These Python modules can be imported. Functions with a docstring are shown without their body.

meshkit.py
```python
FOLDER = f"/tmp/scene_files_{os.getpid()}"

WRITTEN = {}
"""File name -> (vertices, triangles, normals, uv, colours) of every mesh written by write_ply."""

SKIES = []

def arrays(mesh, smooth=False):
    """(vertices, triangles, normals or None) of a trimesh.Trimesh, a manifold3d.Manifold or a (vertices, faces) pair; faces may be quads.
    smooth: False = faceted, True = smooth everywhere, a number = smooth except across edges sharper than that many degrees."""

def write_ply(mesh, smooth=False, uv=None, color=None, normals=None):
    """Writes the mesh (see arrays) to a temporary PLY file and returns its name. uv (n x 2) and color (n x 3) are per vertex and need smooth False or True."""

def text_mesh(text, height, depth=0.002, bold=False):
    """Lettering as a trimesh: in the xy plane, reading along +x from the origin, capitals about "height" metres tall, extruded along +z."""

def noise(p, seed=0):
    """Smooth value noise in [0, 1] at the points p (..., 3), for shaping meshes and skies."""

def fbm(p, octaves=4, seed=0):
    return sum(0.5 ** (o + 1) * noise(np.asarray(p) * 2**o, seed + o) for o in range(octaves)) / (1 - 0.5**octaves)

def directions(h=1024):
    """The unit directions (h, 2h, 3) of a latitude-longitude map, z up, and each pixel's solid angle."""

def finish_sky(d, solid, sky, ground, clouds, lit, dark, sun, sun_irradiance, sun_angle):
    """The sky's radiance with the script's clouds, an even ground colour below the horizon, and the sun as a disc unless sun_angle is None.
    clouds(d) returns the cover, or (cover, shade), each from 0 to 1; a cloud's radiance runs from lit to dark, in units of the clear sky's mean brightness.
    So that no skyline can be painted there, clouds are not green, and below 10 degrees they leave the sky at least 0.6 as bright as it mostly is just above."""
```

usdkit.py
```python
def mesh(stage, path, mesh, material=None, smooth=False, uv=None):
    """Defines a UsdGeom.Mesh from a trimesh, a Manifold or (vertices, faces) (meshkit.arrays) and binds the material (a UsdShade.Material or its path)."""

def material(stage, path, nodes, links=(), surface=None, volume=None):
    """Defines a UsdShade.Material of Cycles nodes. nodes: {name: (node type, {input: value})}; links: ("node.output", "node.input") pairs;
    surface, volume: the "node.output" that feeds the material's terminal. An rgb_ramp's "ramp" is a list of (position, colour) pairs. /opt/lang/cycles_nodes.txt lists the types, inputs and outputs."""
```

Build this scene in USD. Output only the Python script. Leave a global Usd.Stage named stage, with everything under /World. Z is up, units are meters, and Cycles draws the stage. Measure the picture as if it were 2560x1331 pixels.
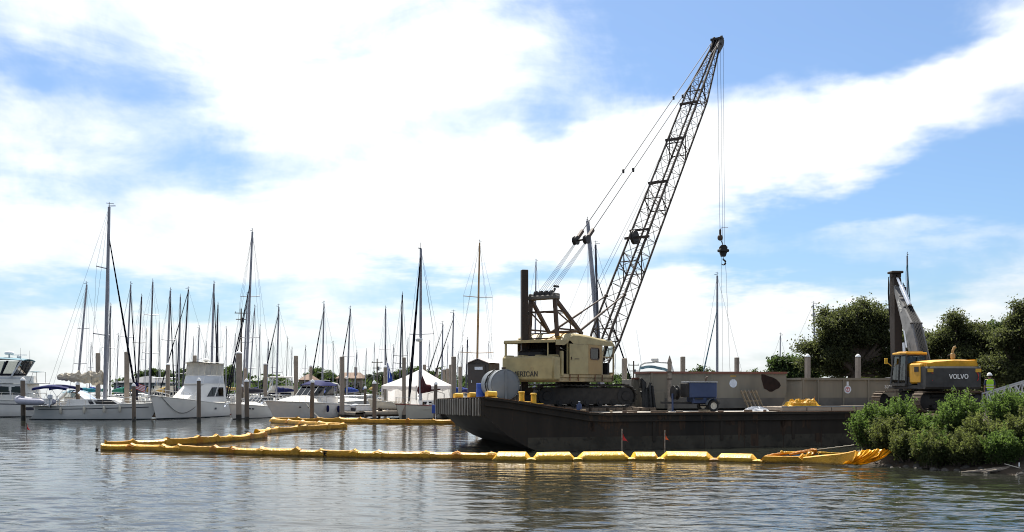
import math, random
import numpy as np
import trimesh
import usdkit, meshkit
from pxr import Usd, UsdGeom, UsdLux, UsdShade, Sdf, Gf, Vt

stage = Usd.Stage.CreateInMemory()
UsdGeom.SetStageUpAxis(stage, 'Z')
UsdGeom.SetStageMetersPerUnit(stage, 1.0)
UsdGeom.Xform.Define(stage, '/World')
PI = math.pi

# ------------------------------------------------------------------ camera
F = 2490.0            # focal length in photograph pixels (2560 wide)
HOR = 965.0           # the row of the horizon
EYE = 3.3             # metres above the water
cam = UsdGeom.Camera.Define(stage, '/World/camera')
cam.CreateHorizontalApertureAttr(36.0)
cam.CreateVerticalApertureAttr(36.0 * 532 / 1024)
cam.CreateFocalLengthAttr(36.0 * F / 2560)
cam.CreateVerticalApertureOffsetAttr((HOR - 665.5) / 2560 * 36.0)
cam.CreateFStopAttr(0.0)
cam.CreateClippingRangeAttr(Gf.Vec2f(0.1, 20000.0))
cam.AddTranslateOp().Set(Gf.Vec3d(0, 0, EYE))
cam.AddRotateXYZOp().Set(Gf.Vec3f(90, 0, 0))
cam.CreateExposureAttr(1.05)

# ------------------------------------------------------------------ sky and sun
SUN_EL, SUN_AZ = math.radians(56), math.radians(-9)      # azimuth from +y towards +x
sd = np.array([math.sin(SUN_AZ) * math.cos(SUN_EL), math.cos(SUN_AZ) * math.cos(SUN_EL), math.sin(SUN_EL)])
sun = UsdLux.DistantLight.Define(stage, '/World/sun')
sun.CreateNormalizeAttr(True)
sun.CreateIntensityAttr(1.25)
sun.CreateAngleAttr(0.53)
sun.CreateColorAttr(Gf.Vec3f(1.0, 0.95, 0.86))
sun.AddRotateXYZOp().Set(Gf.Vec3f(math.degrees(-(PI / 2 - SUN_EL)), 0, math.degrees(-SUN_AZ)))


def sky_material():
    n, l, k = {}, [], [0]

    def node(kind, **inp):
        k[0] += 1
        name = 'n%d' % k[0]
        plain = {}
        for a, b in inp.items():
            if isinstance(b, str) and '.' in b:
                l.append((b, name + '.' + a))
            else:
                plain[a] = b
        n[name] = (kind, plain)
        return name

    def m(op, a, b=0.0, c=0.0):
        return node('math', math_type=op, value1=a, value2=b, value3=c) + '.value'
    tc = node('texture_coordinate') + '.generated'
    sep = node('separate_xyz', vector=tc)
    x, y, z = sep + '.x', sep + '.y', sep + '.z'
    az = m('arctan2', x, y)                                  # radians, 0 straight ahead
    el = m('arcsine', z)
    # cloud sheets: the direction is projected on a high flat layer, softened at the horizon
    zz = m('add', m('maximum', z, 0.0), 0.16)
    px_, py_ = m('divide', x, zz), m('divide', y, zz)
    lay = node('combine_xyz', x=px_, y=py_, z=0.0) + '.vector'
    warp = node('noise_texture', vector=lay, scale=1.5, detail=5.0, roughness=0.6)
    ws = node('separate_color', color=warp + '.color')
    waz = m('multiply_add', m('subtract', ws + '.r', 0.5), 0.26, az)
    wel = m('multiply_add', m('subtract', ws + '.g', 0.5), 0.15, el)
    big = node('noise_texture', vector=lay, scale=0.55, detail=6.0, roughness=0.55, distortion=0.5) + '.fac'
    fine = node('noise_texture', vector=node('mapping', vector=tc, rotation=(0, 0.22, 0), scale=(1.0, 1.0, 2.4)) + '.vector', scale=5.0, detail=8.0, roughness=0.6, distortion=0.5) + '.fac'
    puff = node('noise_texture', vector=tc, scale=9.0, detail=9.0, roughness=0.62, distortion=0.3) + '.fac'
    # the large openings and banks of this afternoon's cloud
    cover = m('multiply_add', m('subtract', big, 0.5), 1.5, 0.26)
    cover = m('multiply_add', m('subtract', fine, 0.5), 1.9, cover)
    cover = m('multiply_add', m('subtract', puff, 0.5), 1.7, cover)
    # the bright bank that fills the south towards the sun
    ha, he = m('multiply', az, 1 / 1.0), m('multiply', m('subtract', el, 0.12), 1 / 0.40)
    cover = m('multiply_add', m('exponent', m('multiply', m('add', m('multiply', ha, ha), m('multiply', he, he)), -1.0)), 0.46, cover)
    banks = [  # photo px, py, radius along, radius across (pixels), tilt degrees, strength
        (1980, 60, 520, 230, -8, -1.5), (1560, 190, 300, 130, 10, -0.75), (2330, 20, 300, 110, 10, -0.4),
        (2360, 470, 420, 120, 14, -1.35), (1950, 520, 330, 90, 8, -0.75), (2520, 640, 260, 60, 4, -0.5),
        (2240, 260, 520, 95, 17, 1.6), (2520, 90, 240, 70, 22, 1.0), (1500, 420, 420, 75, 22, 0.8),
        (430, 270, 150, 120, -35, -0.9), (100, 140, 190, 55, -12, -0.8), (80, 430, 200, 50, 5, -0.6),
        (780, 75, 90, 28, 0, -0.6), (600, 390, 170, 55, 10, -0.55), (1040, 340, 260, 70, 15, -0.75),
        (1380, 320, 110, 70, -20, -0.6), (850, 250, 380, 200, 0, 0.35), (600, 590, 700, 110, 8, 0.55),
        (350, 760, 700, 60, 0, -0.95), (1150, 700, 400, 45, 2, -0.9), (1850, 680, 480, 50, 2, -0.8),
        (2150, 600, 300, 40, 2, 0.4), (1750, 800, 700, 55, 0, 0.7), (2280, 745, 260, 40, -3, -0.35),
        (700, 860, 900, 70, 0, 0.25),
    ]
    for bx, by, ra, rb, tilt, s in banks:
        a0 = math.atan2(bx - 1280, F)
        e0 = math.atan2((HOR - by), math.hypot(F, bx - 1280))
        t = math.radians(tilt)
        da, de = m('subtract', waz, a0), m('subtract', wel, e0)
        u = m('multiply', m('multiply_add', da, math.cos(t), m('multiply', de, math.sin(t))), F / ra)
        v = m('multiply', m('multiply_add', de, math.cos(t), m('multiply', da, -math.sin(t))), F / rb)
        r2 = m('add', m('multiply', u, u), m('multiply', v, v))
        cover = m('multiply_add', m('exponent', m('multiply', r2, -1.0)), s, cover)
    fac = node('map_range', range_type='smoothstep', value=cover, from_min=-0.6, from_max=1.12, to_min=0.05, to_max=1.0, clamp=True) + '.result'
    sky = node('sky_texture', sky_type='single_scattering', sun_disc=False, sun_elevation=SUN_EL, sun_rotation=SUN_AZ,
               altitude=10.0, air_density=1.0, aerosol_density=1.0, ozone_density=2.2) + '.color'
    shade = node('map_range', value=fine, from_min=0.3, from_max=0.75, to_min=0.93, to_max=1.06) + '.result'
    # cloud lit through from the sun's side is far brighter than cloud seen down-sun
    toward = node('vector_math', math_type='dot_product', vector1=tc, vector2=tuple(float(q) for q in sd)) + '.value'
    fwd = m('power', m('multiply_add', toward, 0.5, 0.5), 2.0)
    shade = m('multiply', shade, m('multiply_add', fwd, 1.10, 0.18))
    cl = node('mix_color', blend_type='multiply', fac=1.0, a=CLOUD, b=shade, use_clamp=False, use_clamp_result=False) + '.result'
    sky = node('mix_color', blend_type='multiply', fac=1.0, a=sky, b=(0.78, 1.02, 1.26), use_clamp=False, use_clamp_result=False) + '.result'
    mixed = node('mix_color', fac=fac, a=sky, b=cl, use_clamp=False, use_clamp_result=False) + '.result'
    bg = node('background_shader', color=mixed, strength=0.05)
    return usdkit.material(stage, '/World/Looks/sky_air', n, l, surface=bg + '.background')


CLOUD = (12.0, 12.3, 12.4)
dome = UsdLux.DomeLight.Define(stage, '/World/sky')
UsdShade.MaterialBindingAPI.Apply(dome.GetPrim()).Bind(sky_material())
dome.GetPrim().SetCustomDataByKey('kind', 'structure')

# ------------------------------------------------------------------ materials
LOOK = {}


def look(name, color, rough=0.6, metal=0.0, var=0.25, scale=2.0, dark=None, spots=0.0, bump=0.0, bscale=20.0, coat=0.0, streak=False, spec=0.28):
    """A surface of one real colour with uneven tone, grime (dark) and fine relief."""
    c = np.array(color, float)
    nodes = {'pos': ('geometry', {}), 'p': ('principled_bsdf', {'roughness': rough, 'metallic': metal, 'coat_weight': coat, 'specular_ior_level': spec})}
    links = []
    src = 'pos.position'
    if streak:
        nodes['map'] = ('mapping', {'scale': (1.0, 1.0, 0.12)})
        links.append(('pos.position', 'map.vector'))
        src = 'map.vector'
    nodes['n'] = ('noise_texture', {'scale': scale, 'detail': 6.0, 'roughness': 0.62})
    links.append((src, 'n.vector'))
    lo = np.clip(c * (1 - var), 0, 1)
    hi = np.clip(c * (1 + var * 0.8), 0, 0.92)
    ramp = [(0.0, lo), (0.36, lo), (0.5, c), (0.66, hi), (1.0, hi)]
    nodes['r'] = ('rgb_ramp', {'ramp': [(a, tuple(map(float, b))) for a, b in ramp]})
    links.append(('n.fac', 'r.fac'))
    out = 'r.color'
    if dark is not None:
        nodes['n2'] = ('noise_texture', {'scale': scale * 2.7, 'detail': 8.0, 'roughness': 0.7})
        nodes['m2'] = ('map_range', {'range_type': 'smoothstep', 'from_min': 0.66 - spots, 'from_max': 0.78 - spots, 'to_min': 0.0, 'to_max': 0.85})
        nodes['x2'] = ('mix_color', {'b': tuple(dark)})
        links += [(src, 'n2.vector'), ('n2.fac', 'm2.value'), ('m2.result', 'x2.fac'), (out, 'x2.a')]
        out = 'x2.result'
    links.append((out, 'p.base_color'))
    if bump:
        nodes['nb'] = ('noise_texture', {'scale': bscale, 'detail': 4.0})
        nodes['b'] = ('bump', {'strength': 1.0, 'distance': bump})
        links += [('pos.position', 'nb.vector'), ('nb.fac', 'b.height'), ('b.normal', 'p.normal')]
    LOOK[name] = usdkit.material(stage, '/World/Looks/' + name, nodes, links, surface='p.BSDF')


def glassy(name, tint, mixfac=0.6):
    LOOK[name] = usdkit.material(stage, '/World/Looks/' + name, {
        'f': ('fresnel', {'IOR': 1.5}), 't': ('transparent_bsdf', {'color': tint}), 'g': ('glossy_bsdf', {'color': (0.95, 0.95, 0.95), 'roughness': 0.02}),
        'm': ('mix_closure', {})}, [('f.fac', 'm.fac'), ('t.BSDF', 'm.closure1'), ('g.BSDF', 'm.closure2')], surface='m.closure')


def leafy(name, c0, c1, c2, trans=0.35, scale=1.2, rough=0.45):
    LOOK[name] = usdkit.material(stage, '/World/Looks/' + name, {
        'g': ('geometry', {}), 'n': ('noise_texture', {'scale': scale, 'detail': 4.0}), 'a': ('math', {'math_type': 'multiply_add', 'value2': 0.45, 'value3': 0.0}),
        's': ('math', {'math_type': 'multiply_add', 'value2': 0.55}), 'r': ('rgb_ramp', {'ramp': [(0.0, c0), (0.32, c0), (0.5, c1), (0.72, c2), (1.0, c2)]}),
        'p': ('principled_bsdf', {'roughness': rough, 'specular_ior_level': 0.16}), 't': ('translucent_bsdf', {}), 'm': ('mix_closure', {'fac': trans}), 'b': ('mix_color', {'blend_type': 'multiply', 'fac': 1.0, 'b': (2.0, 2.0, 1.3), 'use_clamp': False, 'use_clamp_result': False})},
        [('g.position', 'n.vector'), ('g.random_per_island', 'a.value1'), ('n.fac', 's.value1'), ('a.value', 's.value3'), ('s.value', 'r.fac'), ('r.color', 'p.base_color'), ('r.color', 'b.a'), ('b.result', 't.color'),
         ('p.BSDF', 'm.closure1'), ('t.BSDF', 'm.closure2')], surface='m.closure')


def cloth(name, color, trans=0.3, rough=0.7, var=0.12, scale=3.0, spec=0.05):
    c = np.array(color, float)
    LOOK[name] = usdkit.material(stage, '/World/Looks/' + name, {
        'g': ('geometry', {}), 'n': ('noise_texture', {'scale': scale, 'detail': 5.0}), 'r': ('rgb_ramp', {'ramp': [(0.3, tuple(c * (1 - var))), (0.7, tuple(np.clip(c * (1 + var), 0, 0.9)))]}),
        'p': ('principled_bsdf', {'roughness': rough, 'specular_ior_level': spec}), 't': ('translucent_bsdf', {}), 'm': ('mix_closure', {'fac': trans})},
        [('g.position', 'n.vector'), ('n.fac', 'r.fac'), ('r.color', 'p.base_color'), ('r.color', 't.color'), ('p.BSDF', 'm.closure1'), ('t.BSDF', 'm.closure2')], surface='m.closure')


look('gelcoat', (0.64, 0.62, 0.58), 0.22, var=0.05, scale=0.8, dark=(0.45, 0.42, 0.36), spots=-0.04, coat=0.3)
look('gelcoat_cream', (0.60, 0.555, 0.46), 0.25, var=0.06, scale=0.8, dark=(0.42, 0.36, 0.26), spots=-0.03, coat=0.3)
look('gelcoat_grey', (0.45, 0.47, 0.50), 0.3, var=0.08, scale=0.8)
look('hull_navy', (0.03, 0.045, 0.09), 0.25, var=0.15)
look('hull_green', (0.03, 0.10, 0.08), 0.3, var=0.15)
look('hull_red', (0.20, 0.03, 0.025), 0.4, var=0.15)
look('antifoul', (0.025, 0.028, 0.03), 0.7, var=0.3, dark=(0.06, 0.07, 0.03), spots=0.08)
look('stripe_dark', (0.04, 0.04, 0.055), 0.35, var=0.1)
look('teak', (0.22, 0.12, 0.06), 0.6, var=0.3, scale=5)
look('deck_paint', (0.62, 0.61, 0.57), 0.6, var=0.08, scale=3)
look('alu', (0.42, 0.42, 0.43), 0.38, 0.75, var=0.12, scale=1.5)
look('mast_grey', (0.26, 0.26, 0.29), 0.45, 0.3, var=0.12, scale=1.5)
look('mast_white', (0.55, 0.53, 0.48), 0.4, 0.0, var=0.1)
look('mast_dark', (0.06, 0.06, 0.075), 0.5, 0.1, var=0.15)
look('mast_wood', (0.36, 0.22, 0.11), 0.4, 0.0, var=0.18)
look('wire', (0.07, 0.07, 0.085), 0.7, 0.0, var=0.1, spec=0.2)
look('chrome', (0.7, 0.7, 0.7), 0.15, 1.0, var=0.05)
look('black_rubber', (0.02, 0.02, 0.02), 0.75, var=0.3)
look('tube_grey', (0.30, 0.30, 0.36), 0.5, var=0.08)
look('white_plastic', (0.75, 0.75, 0.74), 0.4, var=0.05)
look('blue_plastic', (0.03, 0.07, 0.30), 0.4, var=0.12)
look('flag_red', (0.45, 0.03, 0.03), 0.7, var=0.1)
look('flag_orange', (0.75, 0.12, 0.03), 0.7, var=0.1)
look('rope', (0.50, 0.46, 0.38), 0.85, var=0.2, scale=20)
cloth('canvas_navy', (0.018, 0.022, 0.09), 0.12)
cloth('canvas_blue', (0.03, 0.06, 0.26), 0.15)
cloth('canvas_teal', (0.02, 0.15, 0.20), 0.15)
cloth('canvas_green', (0.03, 0.17, 0.12), 0.15)
cloth('canvas_tan', (0.42, 0.30, 0.12), 0.15)
cloth('canvas_maroon', (0.07, 0.02, 0.025), 0.1)
cloth('canvas_black', (0.02, 0.02, 0.028), 0.08)
cloth('canvas_slate', (0.16, 0.26, 0.31), 0.12)
cloth('sail_white', (0.62, 0.57, 0.48), 0.25, 0.8, 0.15)
cloth('tent_white', (0.82, 0.80, 0.80), 0.38, 0.55, 0.03)
cloth('clear_vinyl', (0.82, 0.81, 0.78), 0.6, 0.25, 0.1)
glassy('window_dark', (0.05, 0.06, 0.06))
glassy('window_clear', (0.62, 0.66, 0.66))
glassy('vinyl_pane', (0.80, 0.80, 0.78))
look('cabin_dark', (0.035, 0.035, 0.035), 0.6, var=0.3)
look('concrete_pile', (0.28, 0.228, 0.18), 0.85, var=0.14, scale=1.3, dark=(0.16, 0.13, 0.10), spots=0.02, bump=0.01, bscale=9)
look('timber_pile', (0.135, 0.105, 0.08), 0.85, var=0.3, scale=2.5, dark=(0.05, 0.04, 0.03), spots=0.06, streak=True, bump=0.012, bscale=14)
look('timber_wet', (0.03, 0.027, 0.022), 0.5, var=0.3)
look('dock_wood', (0.30, 0.26, 0.21), 0.85, var=0.22, scale=3, streak=False)
look('dock_beam', (0.12, 0.09, 0.07), 0.85, var=0.3, scale=2)
look('shingle_brown', (0.16, 0.105, 0.075), 0.85, var=0.18, scale=1.0)
look('shingle_red', (0.22, 0.11, 0.085), 0.85, var=0.18, scale=1.0)
look('house_wall', (0.30, 0.24, 0.18), 0.85, var=0.1)
look('dark_roof', (0.055, 0.06, 0.075), 0.7, var=0.15)
look('shed_wall', (0.20, 0.23, 0.22), 0.7, var=0.1)
look('bark', (0.085, 0.065, 0.05), 0.9, var=0.3, scale=3, bump=0.03, bscale=10)
leafy('oak_leaf', (0.050, 0.059, 0.030), (0.100, 0.112, 0.055), (0.15, 0.162, 0.085), 0.52, 0.8, 0.6)
leafy('far_leaf', (0.035, 0.055, 0.022), (0.075, 0.110, 0.040), (0.13, 0.165, 0.060), 0.45, 0.25, 0.6)
leafy('bush_leaf', (0.062, 0.098, 0.032), (0.120, 0.165, 0.056), (0.18, 0.222, 0.088), 0.56, 1.6, 0.55)
leafy('bush_leaf_olive', (0.072, 0.086, 0.036), (0.130, 0.150, 0.064), (0.195, 0.21, 0.10), 0.54, 1.6, 0.55)
leafy('palm_leaf', (0.03, 0.045, 0.02), (0.05, 0.07, 0.03), (0.09, 0.11, 0.05), 0.3, 0.6)
look('soil', (0.055, 0.042, 0.030), 0.95, var=0.4, scale=1.2, dark=(0.02, 0.017, 0.013), spots=0.07, bump=0.05, bscale=5)
look('sand', (0.42, 0.33, 0.19), 0.95, var=0.15, scale=2)
look('stone_dark', (0.075, 0.068, 0.060), 0.8, var=0.4, scale=3, bump=0.02, bscale=12)
look('stone_pale', (0.17, 0.15, 0.125), 0.85, var=0.3, scale=3, bump=0.02, bscale=12)
look('driftwood', (0.24, 0.20, 0.16), 0.85, var=0.3, scale=6)
# crane, barge and works
look('barge_black', (0.020, 0.0155, 0.011), 0.66, var=0.45, scale=0.8, dark=(0.070, 0.040, 0.022), spots=0.09, streak=True, bump=0.012, bscale=2.2)
look('barge_waterline', (0.045, 0.040, 0.030), 0.85, var=0.4, scale=0.9, dark=(0.02, 0.018, 0.014), spots=0.13, bump=0.015, bscale=4)
look('barge_rib', (0.15, 0.13, 0.105), 0.75, var=0.5, scale=2.6, dark=(0.035, 0.028, 0.022), spots=0.12, streak=True)
look('barge_deck', (0.30, 0.28, 0.25), 0.8, var=0.3, scale=0.8, dark=(0.10, 0.07, 0.05), spots=0.06)
look('rust_edge', (0.16, 0.085, 0.045), 0.75, var=0.35, scale=2.0, dark=(0.05, 0.03, 0.02), spots=0.05)
look('rust_streak', (0.045, 0.027, 0.016), 0.8, var=0.5, scale=2.5, dark=(0.018, 0.014, 0.011), spots=0.16, streak=True)
look('steel_brown', (0.070, 0.045, 0.032), 0.65, var=0.3, scale=1.5, dark=(0.03, 0.022, 0.018), spots=0.05)
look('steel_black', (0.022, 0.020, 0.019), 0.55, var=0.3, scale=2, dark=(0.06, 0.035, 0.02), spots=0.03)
look('pile_steel', (0.035, 0.024, 0.018), 0.6, var=0.3, scale=1.2, dark=(0.08, 0.045, 0.028), spots=0.05, streak=True)
look('boom_steel', (0.048, 0.037, 0.030), 0.8, var=0.25, scale=0.6, dark=(0.035, 0.028, 0.024), spots=0.03)
look('track_steel', (0.030, 0.026, 0.022), 0.6, var=0.35, scale=3, dark=(0.075, 0.045, 0.028), spots=0.06)
look('crane_cream', (0.33, 0.268, 0.132), 0.55, var=0.16, scale=1.4, dark=(0.17, 0.10, 0.05), spots=0.035)
look('crane_tan', (0.31, 0.205, 0.085), 0.55, var=0.10, scale=1.2, dark=(0.22, 0.14, 0.07), spots=-0.02)
look('crane_rusty', (0.34, 0.26, 0.14), 0.6, var=0.2, scale=2.2, dark=(0.14, 0.07, 0.04), spots=0.06, streak=True)
def boom_cloth(name, color, trans):
    c = np.array(color, float)
    LOOK[name] = usdkit.material(stage, '/World/Looks/' + name, {
        'g': ('geometry', {}), 'n': ('noise_texture', {'scale': 1.4, 'detail': 6.0}), 'r': ('rgb_ramp', {'ramp': [(0.3, tuple(c * 0.72)), (0.5, tuple(c)), (0.7, tuple(np.clip(c * 1.12, 0, 0.9)))]}),
        'z': ('separate_xyz', {}), 'w': ('noise_texture', {'scale': 5.0, 'detail': 3.0}), 'za': ('math', {'math_type': 'multiply_add', 'value2': -0.16}), 'zm': ('map_range', {'range_type': 'smoothstep', 'from_min': -0.06, 'from_max': 0.06, 'to_min': 0.8, 'to_max': 0.0}),
        'd': ('mix_color', {'b': (0.10, 0.062, 0.016)}), 'k': ('noise_texture', {'scale': 7.0, 'detail': 4.0, 'distortion': 1.2}), 'b': ('bump', {'strength': 1.0, 'distance': 0.045}),
        'p': ('principled_bsdf', {'roughness': 0.42, 'specular_ior_level': 0.35}), 't': ('translucent_bsdf', {}), 'm': ('mix_closure', {'fac': trans})},
        [('g.position', 'n.vector'), ('n.fac', 'r.fac'), ('g.position', 'z.vector'), ('g.position', 'w.vector'), ('w.fac', 'za.value1'), ('z.z', 'za.value3'), ('za.value', 'zm.value'), ('zm.result', 'd.fac'), ('r.color', 'd.a'),
         ('g.position', 'k.vector'), ('k.fac', 'b.height'), ('b.normal', 'p.normal'), ('d.result', 'p.base_color'), ('d.result', 't.color'), ('p.BSDF', 'm.closure1'), ('t.BSDF', 'm.closure2')], surface='m.closure')


look('letter_dark', (0.05, 0.045, 0.035), 0.6, var=0.15)
look('letter_white', (0.72, 0.72, 0.70), 0.5, var=0.05)
look('bitt_yellow', (0.62, 0.36, 0.035), 0.5, var=0.15, scale=4, dark=(0.20, 0.11, 0.03), spots=0.02)
look('bin_grey', (0.20, 0.178, 0.138), 0.65, var=0.18, scale=1.1, dark=(0.11, 0.065, 0.038), spots=0.05, streak=True)
look('bin_lower', (0.125, 0.115, 0.10), 0.7, var=0.2, scale=0.9, dark=(0.06, 0.045, 0.035), spots=0.03)
look('bin_red', (0.20, 0.085, 0.06), 0.7, var=0.2, scale=2)
look('burnt_rust', (0.022, 0.012, 0.009), 0.9, var=0.4, scale=3, dark=(0.09, 0.035, 0.015), spots=0.04)
look('decal_white', (0.62, 0.66, 0.72), 0.6, var=0.15, scale=14)
look('welder_blue', (0.044, 0.062, 0.125), 0.45, var=0.12, scale=1.5, dark=(0.03, 0.03, 0.04), spots=0.02)
look('tank_grey', (0.17, 0.185, 0.20), 0.42, 0.25, var=0.12, scale=1.0, dark=(0.12, 0.11, 0.10), spots=0.0)
look('toilet_brown', (0.060, 0.052, 0.048), 0.5, var=0.12, scale=2)
look('toilet_roof', (0.52, 0.44, 0.42), 0.4, var=0.08)
look('pallet_wood', (0.26, 0.20, 0.13), 0.85, var=0.3, scale=4)
look('mat_wood', (0.12, 0.09, 0.065), 0.85, var=0.3, scale=2)
boom_cloth('boom_yellow', (0.62, 0.32, 0.022), 0.13)
boom_cloth('boom_bright', (0.78, 0.44, 0.028), 0.10)
boom_cloth('boom_orange', (0.60, 0.24, 0.018), 0.18)
cloth('tarp_white', (0.66, 0.68, 0.72), 0.3, 0.5, 0.1)
look('digger_yellow', (0.52, 0.27, 0.016), 0.5, var=0.18, scale=1.8, dark=(0.20, 0.12, 0.04), spots=0.05)
look('digger_grey', (0.045, 0.044, 0.043), 0.6, var=0.3, scale=1.5, dark=(0.10, 0.078, 0.055), spots=0.06)
look('digger_boom', (0.15, 0.148, 0.15), 0.55, var=0.25, scale=1.2, dark=(0.06, 0.05, 0.042), spots=0.07)
look('skin', (0.33, 0.19, 0.13), 0.55, var=0.08)
look('hair', (0.03, 0.02, 0.015), 0.7, var=0.2)
look('vest_lime', (0.36, 0.62, 0.03), 0.7, var=0.08)
look('vest_band', (0.62, 0.62, 0.58), 0.35, var=0.05)
look('shirt_navy', (0.025, 0.035, 0.07), 0.8, var=0.15)
look('jeans', (0.04, 0.05, 0.085), 0.85, var=0.2)
look('boot', (0.05, 0.035, 0.025), 0.7, var=0.2)
look('wood_pole', (0.15, 0.12, 0.09), 0.85, var=0.2)

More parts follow.
